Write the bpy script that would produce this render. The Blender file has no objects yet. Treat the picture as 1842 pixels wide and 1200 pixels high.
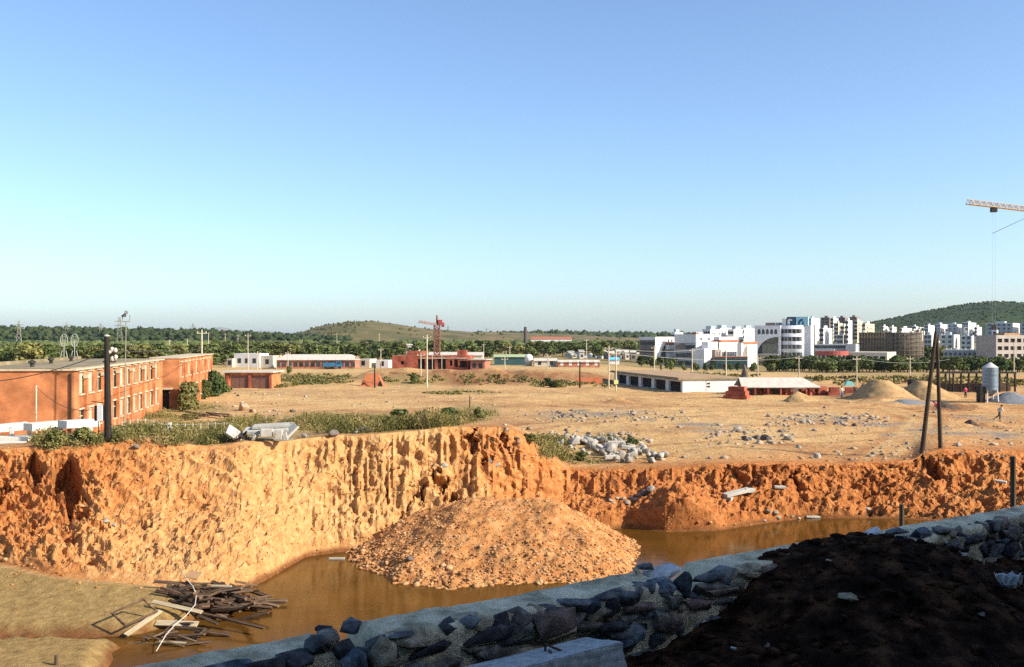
import bpy, math, random
import numpy as np
from mathutils import Vector, Matrix
from mathutils.bvhtree import BVHTree

random.seed(11)
rng = np.random.default_rng(11)
SC = bpy.context.scene
COL = SC.collection
PI = math.pi

# ------------------------------------------------------------------ camera
F, CX, HY, H = 1842.0, 921.0, 606.0, 9.0      # focal length in photo pixels, optical axis, horizon row, eye height
cam_data = bpy.data.cameras.new('camera')
cam = bpy.data.objects.new('camera', cam_data)
COL.objects.link(cam)
cam.location = (0, 0, H)
cam.rotation_euler = (math.radians(90), 0, 0)
cam_data.sensor_width = 36.0
cam_data.lens = 36.0
cam_data.shift_y = 6.0 / 1842.0
cam_data.clip_start = 0.1
cam_data.clip_end = 60000.0
SC.camera = cam

# ------------------------------------------------------------------ sky, sun, exposure
SUN_AZ, SUN_EL = 112.0, 30.0                   # degrees clockwise from the view axis, degrees above the horizon
world = bpy.data.worlds.new('World')
SC.world = world
world.use_nodes = True
wn = world.node_tree
wn.nodes.clear()
sky_node = wn.nodes.new('ShaderNodeTexSky')
sky_node.sky_type = 'NISHITA'
sky_node.sun_disc = False
sky_node.sun_elevation = math.radians(SUN_EL)
sky_node.sun_rotation = math.radians(SUN_AZ)
sky_node.altitude = 0
sky_node.air_density = 0.8
sky_node.dust_density = 1.1
sky_node.ozone_density = 3.0
bg = wn.nodes.new('ShaderNodeBackground')
bg.inputs['Strength'].default_value = 0.125
wout = wn.nodes.new('ShaderNodeOutputWorld')
tint = wn.nodes.new('ShaderNodeMix'); tint.data_type = 'RGBA'; tint.blend_type = 'MULTIPLY'; tint.inputs[0].default_value = 1.0
tint.inputs[7].default_value = (0.99, 1.02, 1.03, 1)          # even tint over the whole sky, like the film's cyan cast
wn.links.new(sky_node.outputs['Color'], tint.inputs[6]); wn.links.new(tint.outputs[2], bg.inputs['Color'])
wn.links.new(bg.outputs['Background'], wout.inputs['Surface'])

sun_data = bpy.data.lights.new('sun', 'SUN')
sun_data.energy = 4.4
sun_data.angle = math.radians(0.5)
sun_data.color = (1.0, 0.9, 0.74)
sun = bpy.data.objects.new('sun', sun_data)
COL.objects.link(sun)
a, e = math.radians(SUN_AZ), math.radians(SUN_EL)
to_sun = Vector((math.sin(a) * math.cos(e), math.cos(a) * math.cos(e), math.sin(e)))
sun.rotation_euler = to_sun.to_track_quat('Z', 'Y').to_euler()
sun.location = (60, -20, 60)

SC.view_settings.view_transform = 'Standard'
SC.view_settings.look = 'None'
SC.view_settings.gamma = 1.0
SC.view_settings.use_curve_mapping = False
SC.view_settings.exposure = 0.9
SC.cycles.use_denoising = False
SC.cycles.use_adaptive_sampling = True
SC.cycles.adaptive_threshold = 0.008
SC.cycles.max_bounces = 5
SC.cycles.diffuse_bounces = 3
SC.cycles.glossy_bounces = 2
SC.cycles.transmission_bounces = 2
SC.cycles.volume_bounces = 0

# ------------------------------------------------------------------ helpers: projection
def U(px): return (px - CX) / F
def at_z(px, py, z):
    d = F * (H - z) / (py - HY)
    return Vector((U(px) * d, d, z))
def at_d(px, py, d): return Vector((U(px) * d, d, H - (py - HY) * d / F))
def zof(py, d): return H - (py - HY) * d / F

# ------------------------------------------------------------------ helpers: materials
MATS = {}
def rgb(c): return (c[0], c[1], c[2], 1.0)
def mat(name, cols, scale=1.0, rough=0.9, bump=0.0, bscale=None, rnd=0.0, detail=6, spec=0.25, metal=0.0, stretch=None, local=False, dist=0.1, con=0.4):
    """noise between the colours in cols (world or object space), optional bump and per-object value change"""
    if name in MATS: return MATS[name]
    m = bpy.data.materials.new(name); m.use_nodes = True
    nt = m.node_tree; N = nt.nodes; Lk = nt.links
    b = N['Principled BSDF']
    b.inputs['Roughness'].default_value = rough
    b.inputs['Specular IOR Level'].default_value = spec
    b.inputs['Metallic'].default_value = metal
    if local:
        tc = N.new('ShaderNodeTexCoord'); vec = tc.outputs['Object']
    else:
        ge = N.new('ShaderNodeNewGeometry'); vec = ge.outputs['Position']
    if stretch:
        mp = N.new('ShaderNodeMapping'); mp.inputs['Scale'].default_value = stretch
        Lk.new(vec, mp.inputs['Vector']); vec = mp.outputs['Vector']
    no = N.new('ShaderNodeTexNoise'); no.inputs['Scale'].default_value = scale; no.inputs['Detail'].default_value = detail
    no.inputs['Roughness'].default_value = 0.62
    Lk.new(vec, no.inputs['Vector'])
    rp = N.new('ShaderNodeValToRGB')
    el = rp.color_ramp.elements
    n = len(cols)
    for i, c in enumerate(cols):
        p = 0.5 - con / 2 + con * i / max(1, n - 1)
        if i < 2: k = el[i]; k.position = p
        else: k = el.new(p)
        k.color = rgb(c)
    if n == 1: el[1].position = 0.7; el[1].color = rgb(cols[0])
    Lk.new(no.outputs['Fac'], rp.inputs['Fac'])
    out = rp.outputs['Color']
    if rnd:
        oi = N.new('ShaderNodeObjectInfo')
        mr = N.new('ShaderNodeMapRange'); mr.inputs['To Min'].default_value = 1 - rnd; mr.inputs['To Max'].default_value = 1 + rnd
        Lk.new(oi.outputs['Random'], mr.inputs['Value'])
        hs = N.new('ShaderNodeHueSaturation')
        Lk.new(mr.outputs['Result'], hs.inputs['Value']); Lk.new(out, hs.inputs['Color'])
        out = hs.outputs['Color']
    Lk.new(out, b.inputs['Base Color'])
    if bump:
        n2 = N.new('ShaderNodeTexNoise'); n2.inputs['Scale'].default_value = bscale or scale * 4; n2.inputs['Detail'].default_value = 8
        n2.inputs['Roughness'].default_value = 0.65
        Lk.new(vec, n2.inputs['Vector'])
        bp = N.new('ShaderNodeBump'); bp.inputs['Strength'].default_value = bump; bp.inputs['Distance'].default_value = dist
        Lk.new(n2.outputs['Fac'], bp.inputs['Height']); Lk.new(bp.outputs['Normal'], b.inputs['Normal'])
    MATS[name] = m
    return m

def brick_mat(name, c1, c2, mortar, scale=1.0, rowh=0.075, bw=0.25, wear=0.5):
    if name in MATS: return MATS[name]
    m = bpy.data.materials.new(name); m.use_nodes = True
    nt = m.node_tree; N = nt.nodes; Lk = nt.links
    b = N['Principled BSDF']; b.inputs['Roughness'].default_value = 0.92; b.inputs['Specular IOR Level'].default_value = 0.15
    tc = N.new('ShaderNodeTexCoord'); sp = N.new('ShaderNodeSeparateXYZ'); cb = N.new('ShaderNodeCombineXYZ')
    ad = N.new('ShaderNodeMath'); ad.operation = 'ADD'
    Lk.new(tc.outputs['Object'], sp.inputs[0]); Lk.new(sp.outputs['X'], ad.inputs[0]); Lk.new(sp.outputs['Y'], ad.inputs[1])
    Lk.new(ad.outputs[0], cb.inputs['X']); Lk.new(sp.outputs['Z'], cb.inputs['Y'])
    br = N.new('ShaderNodeTexBrick'); br.inputs['Scale'].default_value = scale
    br.inputs['Color1'].default_value = rgb(c1); br.inputs['Color2'].default_value = rgb(c2); br.inputs['Mortar'].default_value = rgb(mortar)
    br.inputs['Row Height'].default_value = rowh; br.inputs['Brick Width'].default_value = bw; br.inputs['Mortar Size'].default_value = 0.008
    Lk.new(cb.outputs[0], br.inputs['Vector'])
    ge = N.new('ShaderNodeNewGeometry')
    no = N.new('ShaderNodeTexNoise'); no.inputs['Scale'].default_value = 0.6; no.inputs['Detail'].default_value = 8
    Lk.new(ge.outputs['Position'], no.inputs['Vector'])
    mr = N.new('ShaderNodeMapRange'); mr.inputs['From Min'].default_value = 0.3; mr.inputs['From Max'].default_value = 0.7
    mr.inputs['To Min'].default_value = 1 - wear; mr.inputs['To Max'].default_value = 1 + wear * 0.7
    Lk.new(no.outputs['Fac'], mr.inputs['Value'])
    hs = N.new('ShaderNodeHueSaturation'); Lk.new(mr.outputs[0], hs.inputs['Value']); Lk.new(br.outputs['Color'], hs.inputs['Color'])
    Lk.new(hs.outputs[0], b.inputs['Base Color'])
    MATS[name] = m
    return m

# ------------------------------------------------------------------ helpers: meshes
def link(name, me, m=None, parent=None, smooth=False):
    o = bpy.data.objects.new(name, me)
    if m is not None and len(me.materials) == 0: me.materials.append(m)
    if smooth: me.polygons.foreach_set('use_smooth', [True] * len(me.polygons))
    COL.objects.link(o)
    if parent is not None: o.parent = parent
    return o

class MB:
    def __init__(s): s.v = []; s.f = []
    def add(s, vs, fs):
        n = len(s.v); s.v += [tuple(p) for p in vs]; s.f += [tuple(i + n for i in f) for f in fs]; return s
    def box(s, x0, x1, y0, y1, z0, z1, M=None):
        vs = [Vector(p) for p in ((x0, y0, z0), (x1, y0, z0), (x1, y1, z0), (x0, y1, z0), (x0, y0, z1), (x1, y0, z1), (x1, y1, z1), (x0, y1, z1))]
        if M is not None: vs = [M @ p for p in vs]
        return s.add(vs, [(0, 3, 2, 1), (4, 5, 6, 7), (0, 1, 5, 4), (1, 2, 6, 5), (2, 3, 7, 6), (3, 0, 4, 7)])
    def prism(s, poly, axis, a0, a1):
        """poly: 2-D outline, extruded along axis from a0 to a1"""
        n = len(poly)
        def P(p, t):
            return (t, p[0], p[1]) if axis == 'x' else (p[0], t, p[1]) if axis == 'y' else (p[0], p[1], t)
        vs = [P(p, a0) for p in poly] + [P(p, a1) for p in poly]
        return s.add(vs, [tuple(range(n))[::-1], tuple(range(n, 2 * n))] + [(i, (i + 1) % n, (i + 1) % n + n, i + n) for i in range(n)])
    def tube(s, pts, r, n=6, r2=None):
        pts = [Vector(p) for p in pts]; k = len(pts); vs = []
        for i, p in enumerate(pts):
            t = (pts[min(i + 1, k - 1)] - pts[max(i - 1, 0)])
            t = t.normalized() if t.length > 1e-9 else Vector((0, 0, 1))
            up = Vector((0, 0, 1)) if abs(t.z) < 0.9 else Vector((1, 0, 0))
            a_ = t.cross(up).normalized(); b_ = t.cross(a_)
            rr = r if r2 is None else r + (r2 - r) * i / max(1, k - 1)
            vs += [p + (a_ * math.cos(2 * PI * j / n) + b_ * math.sin(2 * PI * j / n)) * rr for j in range(n)]
        fs = [(i * n + j, i * n + (j + 1) % n, (i + 1) * n + (j + 1) % n, (i + 1) * n + j) for i in range(k - 1) for j in range(n)]
        fs += [tuple(range(n))[::-1], tuple((k - 1) * n + j for j in range(n))]
        return s.add(vs, fs)
    def lathe(s, prof, n=20, c=(0, 0)):
        vs = [(c[0] + r * math.cos(2 * PI * j / n), c[1] + r * math.sin(2 * PI * j / n), z) for r, z in prof for j in range(n)]
        k = len(prof)
        fs = [(i * n + j, i * n + (j + 1) % n, (i + 1) * n + (j + 1) % n, (i + 1) * n + j) for i in range(k - 1) for j in range(n)]
        fs += [tuple(range(n))[::-1], tuple((k - 1) * n + j for j in range(n))]
        return s.add(vs, fs)
    def mesh(s, name='mesh'):
        me = bpy.data.meshes.new(name); me.from_pydata(s.v, [], s.f); me.update(); return me
    def build(s, name, m, parent=None, smooth=False): return link(name, s.mesh(name), m, parent, smooth)

def tag(o, label, cat, group=None, kind=None):
    o['label'] = label; o['category'] = cat
    if group: o['group'] = group
    o['kind'] = kind or 'thing'
    return o
def struct(o, label=None):
    o['kind'] = 'structure'
    if label: o['label'] = label
    return o
def stuff(o, label, cat):
    o['kind'] = 'stuff'; o['label'] = label; o['category'] = cat; return o
def thing(name, label, cat, loc=(0, 0, 0), rz=0.0, group=None):
    o = bpy.data.objects.new(name, None); COL.objects.link(o)
    o.empty_display_size = 0.3
    o.location = loc; o.rotation_euler = (0, 0, rz)
    return tag(o, label, cat, group)

def np_mesh(name, V, Q):
    """V (n,3) floats, Q (m,k) ints, all faces of k corners"""
    me = bpy.data.meshes.new(name)
    V = np.asarray(V, np.float32); Q = np.asarray(Q, np.int32); k = Q.shape[1]
    me.vertices.add(len(V)); me.vertices.foreach_set('co', V.ravel())
    me.loops.add(Q.size); me.loops.foreach_set('vertex_index', Q.ravel())
    me.polygons.add(len(Q)); me.polygons.foreach_set('loop_start', np.arange(0, Q.size, k, dtype=np.int32))
    me.polygons.foreach_set('loop_total', np.full(len(Q), k, np.int32))
    me.update(calc_edges=True); me.validate()
    return me

# ------------------------------------------------------------------ helpers: noise
def _h(ix, iy, seed):
    n = (ix * 374761393 + iy * 668265263 + seed * 144269504) & 0xffffffff
    n = ((n ^ (n >> 13)) * 1274126177) & 0xffffffff
    return ((n ^ (n >> 16)) & 0xffff) / 65535.0
def vn(x, y, seed=0):
    x = np.asarray(x, float); y = np.asarray(y, float)
    ix = np.floor(x).astype(np.int64); iy = np.floor(y).astype(np.int64)
    fx = x - ix; fy = y - iy; fx = fx * fx * (3 - 2 * fx); fy = fy * fy * (3 - 2 * fy)
    a_ = _h(ix, iy, seed); b_ = _h(ix + 1, iy, seed); c_ = _h(ix, iy + 1, seed); d_ = _h(ix + 1, iy + 1, seed)
    return (a_ * (1 - fx) + b_ * fx) * (1 - fy) + (c_ * (1 - fx) + d_ * fx) * fy
def fbm(x, y, seed=0, o=4, g=0.5):
    s = 0; am = 1; t = 0; x = np.asarray(x, float); y = np.asarray(y, float)
    for i in range(o):
        s = s + am * vn(x, y, seed + i * 17); t += am; am *= g; x, y = (0.8 * x - 0.6 * y) * 2.03 + 5.1, (0.6 * x + 0.8 * y) * 2.03 + 1.7
    return s / t * 2 - 1
def ridged(x, y, seed=0): return 1 - np.abs(2 * vn(x, y, seed) - 1) * 2      # -1 .. 1, sharp crests
def sst(a_, b_, x):
    t = np.clip((np.asarray(x, float) - a_) / (b_ - a_), 0, 1); return t * t * (3 - 2 * t)
def gauss(x, c, s): return np.exp(-((x - c) / s) ** 2)

# ------------------------------------------------------------------ helpers: rocks
def ico(sub):
    import bmesh
    bm = bmesh.new(); bmesh.ops.create_icosphere(bm, subdivisions=sub, radius=1.0)
    v = np.array([p.co[:] for p in bm.verts]); f = np.array([[p.index for p in q.verts] for q in bm.faces]); bm.free()
    return v, f
ICO1, ICO2, ICO3 = ico(1), ico(2), ico(3)
def rock_arr(seed, base=ICO2, planes=9, rough=0.06, boxy=0.0, cut=(0.4, 0.75)):
    r = np.random.default_rng(seed)
    v = base[0].copy()
    if boxy:
        m = np.max(np.abs(v), axis=1, keepdims=True); v = v * (1 - boxy) + (v / m) * 0.75 * boxy
    for i in range(planes):
        n = r.normal(size=3); n /= np.linalg.norm(n); dd = r.uniform(*cut)
        ex = np.maximum(0, v @ n - dd); v -= ex[:, None] * n
    v += r.normal(size=v.shape) * rough * 0.5
    v /= np.abs(v).max(axis=0)
    return v
def hull_arr(seed, n=20, boxy=0.8):
    """angular broken stone: the convex hull of points on a rounded box"""
    import bmesh
    r = np.random.default_rng(seed); p = r.normal(size=(n, 3)); p /= np.linalg.norm(p, axis=1, keepdims=True)
    p = p * (1 - boxy) + p / np.max(np.abs(p), axis=1, keepdims=True) * 0.8 * boxy
    p *= r.uniform(0.8, 1.0, (n, 1))
    bm = bmesh.new()
    for q in p: bm.verts.new(q)
    h_ = bmesh.ops.convex_hull(bm, input=bm.verts[:]); dead = [v for v in h_['geom_interior'] if isinstance(v, bmesh.types.BMVert)]
    bmesh.ops.delete(bm, geom=dead, context='VERTS')
    bmesh.ops.bevel(bm, geom=bm.edges[:], offset=0.014, segments=1, affect='EDGES')
    bmesh.ops.triangulate(bm, faces=bm.faces[:])
    bm.verts.ensure_lookup_table(); bm.verts.index_update()
    v = np.array([q.co[:] for q in bm.verts]); f = np.array([[q.index for q in t.verts] for t in bm.faces]); bm.free()
    return v / np.abs(v).max(axis=0), f
ROCKS = []
def rock_meshes():
    for i in range(12):
        ROCKS.append(np_mesh('rock', *hull_arr(100 + i, 18 + i % 5, 0.3 + 0.5 * (i % 3) / 2)))
rock_meshes()
def rock_copies(m):
    out = []
    for me in ROCKS:
        k = me.copy(); k.materials.clear(); k.materials.append(m); out.append(k)
    return out
# ------------------------------------------------------------------ the ground: pit, cut bank, levelled site, far plain (one sheet)
def curve(pts):
    xs = [p[0] for p in pts]; ys = [p[1] for p in pts]
    return lambda x: np.interp(x, xs, ys)
top_y = curve([(-200, 812), (0, 808), (60, 803), (140, 801), (200, 798), (230, 792), (270, 789), (290, 799), (400, 801), (440, 792), (520, 794), (600, 784), (700, 778),
               (780, 770), (850, 767), (915, 769), (945, 786), (980, 815), (1015, 840), (1060, 845), (1150, 842), (1250, 838), (1300, 834), (1400, 832), (1500, 835),
               (1600, 829), (1640, 827), (1662, 814), (1700, 806), (1760, 810), (1842, 812), (2100, 815)])
top_d = curve([(-200, 57), (0, 58), (200, 60), (440, 62), (550, 64), (700, 66), (850, 68), (930, 68.5), (980, 71), (1020, 73), (1300, 73.5), (1500, 75.5), (1660, 77), (1842, 79.5), (2100, 82)])
mid_y = curve([(-200, 905), (0, 905), (200, 930), (440, 905), (600, 892), (850, 872), (960, 890), (1020, 900), (1150, 897), (1300, 894), (1500, 892), (1660, 888), (1842, 880), (2100, 880)])
mid_d = curve([(-200, 55), (0, 55.8), (200, 56.2), (440, 59.3), (600, 63.3), (850, 66.2), (960, 69), (1020, 71.5), (1300, 72), (1500, 74), (1660, 75), (1842, 75), (2100, 76)])
toe_y = curve([(-200, 1005), (0, 1012), (100, 1035), (200, 1045), (300, 1056), (400, 1066), (440, 1062), (480, 1043), (550, 1002), (620, 992), (700, 985), (900, 972), (1050, 955), (1130, 950),
               (1200, 957), (1290, 955), (1380, 941), (1450, 932), (1600, 933), (1700, 938), (1842, 965), (2100, 1000)])
ZW = -3.7
toe_z = curve([(-200, -2.3), (0, -2.35), (200, -2.75), (300, -3.0), (400, -3.5), (450, ZW), (2100, ZW)])

colpx = np.concatenate([np.linspace(-5200, -130, 60)[:-1], np.arange(-130, 1972, 2.6), np.linspace(1972, 7000, 60)[1:]])
NCOL = len(colpx)
pxc = np.clip(colpx, -200, 2100)
uc = (colpx - CX) / F
tz_ = toe_z(pxc); td_ = F * (H - tz_) / (toe_y(pxc) - HY)
md_ = mid_d(pxc); mz_ = H - (mid_y(pxc) - HY) * md_ / F
pd_ = top_d(pxc); pz_ = H - (top_y(pxc) - HY) * pd_ / F
kk = np.ones(5) / 5
def smo(x): return np.convolve(np.pad(x, 2, mode='edge'), kk, 'valid')
td_, md_, mz_, pd_, pz_, tz_ = map(smo, (td_, md_, mz_, pd_, pz_, tz_))

# plain height as a function of view tangent and distance
def plain_z(u, d, pz, pd):
    z = pz * (1 - sst(0, 1, (d - pd) / np.maximum(100 - pd, 12)))
    right = sst(0.06, 0.2, u)
    z = z - 3.0 * right * sst(190, 420, d) + 9.0 * right * sst(560, 900, d)
    z = z + 2.3 * gauss(d, 206, 7.5) * sst(-0.165, -0.13, u) * (1 - sst(0.06, 0.115, u)) * (0.75 + 0.5 * vn(u * 60, d * 0.02, 3))
    z = z + 0.9 * gauss(d, 200, 9) * sst(-0.26, -0.22, u) * (1 - sst(-0.18, -0.14, u))
    far = sst(90, 110, d) * (1 - sst(600, 900, d))
    z = z + far * 0.28 * fbm(u * d * 0.05, d * 0.05, 5, 3)
    z = z + 0.2 * fbm(u * d * 0.3, d * 0.3, 9, 4, 0.55) * (1 - sst(200, 400, d)) * sst(0, 6, d - pd)
    # ruts and low spoil heaps on the levelled ground
    for (px, py, su, sd, hh) in ((1735, 768, 60, 2.2, 0.5), (1600, 726, 60, 5, 0.9), (1720, 735, 60, 4, 0.7), (1115, 723, 22, 2, 0.55), (1540, 716, 40, 4, 0.7), (1790, 765, 20, 1.5, 0.5), (520, 755, 60, 4, 0.3)):
        dd = F * H / (py - HY)
        z = z + hh * gauss(u * F + CX, px, su) * gauss(d, dd, sd) * (0.7 + 0.6 * vn(u * d * 0.8, d * 0.8, 21))
    return z

NF, NCL, NP = 50, 120, 220
rows = []
# pit floor rows (from the near retaining wall to the toe)
def bank_floor(px, d):
    z = np.full_like(d, -4.7)
    bank = np.interp(d, [39, 41.6, 42.5, 43.2, 44.0, 47, 51.6, 54], [-3.05, -3.15, -3.78, -3.78, -3.35, -3.0, -2.5, -2.2])
    bank = np.minimum(bank, tz_ + 0.02)
    bank = bank + 0.05 * fbm(px * 0.03, d * 0.8, 31, 3)
    edge = np.interp(d, [20, 41, 43, 45, 48, 51, 54], [120, 190, 230, 330, 420, 470, 480])
    m = 1 - sst(edge - 40, edge + 60, px + 25 * fbm(d * 0.7, px * 0.01, 33, 3))
    return z * (1 - m) + bank * m
for j in range(NF):
    t = j / NF
    d = 12 + (td_ - 12) * t
    z = bank_floor(pxc, d)
    k = sst(0.0, 1.0, (d - (td_ - 2.5)) / 2.5)
    z = z * (1 - k) + np.maximum(z, tz_ - 0.0) * k
    rows.append((d, z, np.zeros(NCOL), np.full(NCOL, 0.0)))
CL0 = len(rows)
arc = uc * 65.0
CARVE = [(122, 872, 26, 50, 2.4, 0.15), (58, 836, 26, 20, 1.1, 0.3), (5, 880, 10, 30, 0.8, 0.0), (140, 925, 26, 16, 0.8, 0), (795, 875, 9, 26, 1.2, 0.15), (760, 890, 6, 20, 0.7, -0.3), (1672, 845, 20, 26, 1.2, 0.4),
         (1648, 826, 14, 9, 0.7, 0.0), (1330, 868, 34, 26, 0.8, 0.5), (818, 898, 16, 7, 0.8, 0), (852, 798, 7, 30, 0.9, 0.05), (868, 838, 18, 6, 0.5, 0), (1430, 872, 7, 16, 0.5, 0.2), (735, 905, 7, 24, 0.7, -0.5), (700, 900, 5, 26, 0.5, -0.1), (905, 800, 5, 24, 0.5, 0.1),
         (170, 960, 16, 9, 0.5, 0), (255, 955, 22, 10, 0.3, 0)]
amp_rib = np.interp(colpx, [-200, 300, 420, 560, 700, 900, 1050, 1280, 1340, 1500, 1700, 2100], [0.2, 0.1, 0.2, 0.4, 0.62, 0.75, 0.6, 0.55, 0.35, 0.25, 0.2, 0.2])
amp_blk = np.interp(colpx, [-200, 0, 150, 230, 420, 560, 900, 1250, 1340, 1700, 2100], [0.5, 0.58, 0.58, 0.26, 0.17, 0.24, 0.28, 0.3, 0.66, 0.65, 0.5])
stri = np.interp(colpx, [-200, 430, 600, 1000, 1300, 2100], [0.1, 0.15, 1.0, 0.9, 0.4, 0.3])
topdisp = None
fan = np.interp(colpx, [-200, 150, 260, 560, 640, 2100], [0, 0.2, 1, 1, 0, 0])
for j in range(NCL + 1):
    s = j / NCL
    if s < 0.5:
        q = s / 0.5; d = td_ + (md_ - td_) * q; z = tz_ + (mz_ - tz_) * q; ta_, tb_ = md_ - td_, mz_ - tz_; sl = (q - 1) * np.hypot(ta_, tb_)
    else:
        q = (s - 0.5) / 0.5; d = md_ + (pd_ - md_) * q; z = mz_ + (pz_ - mz_) * (q ** 0.92); ta_, tb_ = pd_ - md_, pz_ - mz_; sl = q * np.hypot(ta_, tb_)
    y = HY + F * (H - z) / d
    w = sst(0, 0.12, s) * (0.35 + 0.65 * (1 - sst(0.9, 1.0, s)))
    up = sst(0.12, 0.5, s)
    # vertical erosion ribs, blocky clods, small lumps; outward = towards the viewer (smaller d)
    zz = sl * 0.22 + 0.5 * fbm(arc * 0.2, sl * 0.3, 61, 2)
    ribs = 0.5 * ridged(arc * 0.62 + 1.1 * fbm(arc * 0.2, sl * 0.5, 44, 3), zz, 41) + 0.4 * ridged(arc * 1.5 + 0.5 * fbm(arc * 0.6, sl, 45, 2), zz * 1.6, 42) + 0.3 * ridged(arc * 3.0, zz * 3, 43)
    blk = fbm(arc * 0.75 - sl * 0.2, sl * 0.9, 51, 5, 0.62)
    lum = fbm(arc * 2.6, sl * 2.4, 57, 3, 0.6)
    crumb = sum(am * (1 - 2 * np.abs(2 * vn((0.8 * arc + (0.6 if i % 2 else -0.6) * sl) * fq + 7 * fq, (0.8 * sl - (0.6 if i % 2 else -0.6) * arc) * fq * 1.1, 80 + i) - 1)) for i, (fq, am) in enumerate(((0.8, 0.34), (1.7, 0.24), (3.4, 0.15), (5.2, 0.08))))
    diag = ridged(arc * 0.9 + sl * 1.1 + 0.6 * fbm(arc * 0.5, sl * 0.5, 91, 2), sl * 0.5 - arc * 0.1, 90)
    tread = np.abs(((sl * 0.9 + 1.1 * fbm(arc * 0.35, sl * 0.2, 95, 3)) % 1.0) * 2 - 1)
    big = fbm(arc * 0.16, sl * 0.12, 59, 2)
    disp = w * (amp_rib * (0.2 + 0.8 * up) * ribs * 0.75 + (1 - 0.35 * fan) * amp_blk * blk + amp_blk * 1.25 * (1 - fan * (0.72 - 0.3 * up)) * crumb + (0.14 - 0.06 * fan) * lum + stri * (0.10 * ridged(arc * 2.1 + 0.7 * fbm(arc, sl, 96, 3), sl * 0.5, 97) + 0.05 * ridged(arc * 4.3 + 0.8 * fbm(arc, sl, 99, 2), sl * 0.9, 98)) + 0.14 * (1 - amp_rib) * diag + 0.12 * (0.5 - tread) * up + 0.8 * big)
    for (cx_, cy_, rx, ry, dep, sk) in CARVE:
        cxx = cx_ + sk * (y - cy_)
        ex = (colpx - cxx + 26 * fbm(arc * 1.3, z * 1.3, 77, 4, 0.6)) / rx
        ey = (y - cy_ + 24 * fbm(arc * 1.3, z * 1.3, 78, 4, 0.6)) / ry
        disp = disp - dep * (1 - sst(0.55, 1.05, np.sqrt(ex * ex + ey * ey)))
    # the low spur of earth in front of the right-hand scarp
    disp = disp + 1.9 * gauss(colpx, 1222, 58) * gauss(y, 925, 40) * (1 - sst(0.62, 0.72, s)) * sst(0, 0.1, s)
    disp = disp + 0.9 * gauss(colpx, 1085, 60) * gauss(y, 925, 22) * sst(0, 0.1, s)
    dz = (0.16 * lum + 0.14 * fbm(arc * 1.7 + 9, z * 1.7, 58, 4, 0.6)) * w * (1 - sst(0.93, 1.0, s)) + 0.12 * sst(0.6, 1, s) * fbm(arc * 0.5, 0 * arc, 66, 3)
    dz = dz - 0.25 * gauss(colpx, 1222, 52) * gauss(y, 900, 22) * (1 - sst(0.6, 0.75, s))
    tn_ = np.hypot(ta_, tb_) + 1e-6; nx_ = np.clip(tb_ / tn_, 0.55, 1.0); kz = np.clip(ta_ / tn_, 0, 0.8) * (1 - sst(0.85, 1.0, s))
    rows.append((d - disp * nx_, z + dz + disp * kz, np.full(NCOL, 1.0), np.full(NCOL, s)))
    if j == NCL: topdisp, topdz = disp * nx_, dz
P0 = len(rows)
for j in range(1, NP + 1):
    t = j / NP
    dfar = 330.0
    d = 1.0 / ((1 / pd_) * (1 - t) + (1 / dfar) * t)
    fall = np.exp(-(d - pd_) / 1.6)
    z = plain_z(uc, d, pz_, pd_) + topdz * fall
    rows.append((d - topdisp * fall, z, np.zeros(NCOL), d))
for dd in np.geomspace(345, 14000, 70):
    d = np.full(NCOL, dd)
    rows.append((d, plain_z(uc, d, pz_, pd_), np.zeros(NCOL), d))
NR = len(rows)
D = np.array([r[0] for r in rows]); Z = np.array([r[1] for r in rows])
X = D * uc[None, :]
V = np.stack([X, D, Z], -1).reshape(-1, 3)
ii, jj = np.meshgrid(np.arange(NR - 1), np.arange(NCOL - 1), indexing='ij')
b0 = (ii * NCOL + jj).ravel()
Q = np.stack([b0, b0 + 1, b0 + NCOL + 1, b0 + NCOL], -1)
gmesh = np_mesh('ground', V, Q)
flat_rows = np.ones(len(Q), bool); flat_rows[(CL0 - 1) * (NCOL - 1):(P0 - 1) * (NCOL - 1)] = False
gmesh.polygons.foreach_set('use_smooth', flat_rows)

# what the ground is made of: weights for the material (clay, weeds soil, grey gravel, brown spoil | mud, fields, ...)
PY = HY + F * (H - Z) / np.maximum(D, 1)
PX = np.broadcast_to(colpx[None, :], D.shape)
iscliff = np.zeros_like(D); iscliff[CL0:P0] = 1
isplain = np.zeros_like(D); isplain[P0:] = 1
lowf = fbm(X * 0.12, D * 0.12, 71, 4)
medf = fbm(X * 0.6, D * 0.6, 72, 4)
track = sst(0.35, 0.75, ridged(X * 0.045 + 0.35 * fbm(X * 0.02, D * 0.05, 301, 3), D * 0.11 + 0.5 * fbm(X * 0.03, D * 0.03, 302, 3), 303))
clay = iscliff * 1.0
redder = np.interp(PX, [0, 150, 350, 560, 900, 1000, 1100, 1900], [0.9, 0.9, 0.72, 0.62, 0.62, 0.8, 1.0, 1.0])
clay = clay * np.clip(redder + 0.4 * lowf + 0.2 * medf + 0.12 * sst(830, 790, PY) * 0, 0, 1)
near_edge = isplain * np.exp(-np.maximum(0, D - pd_[None, :]) / 3.0)
clay = clay + near_edge * redder * 0.8 + isplain * np.clip(0.18 + 0.35 * lowf + 0.25 * sst(1200, 1800, PX), 0, 0.7) * (D < 250)
veg = np.zeros_like(D)
def blob(px, py, rx, ry): return 1 - sst(0.6, 1.1, np.sqrt(((PX - px + 10 * medf * (rx / 60)) / rx) ** 2 + ((PY - py + 3 * medf) / ry) ** 2))
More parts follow.
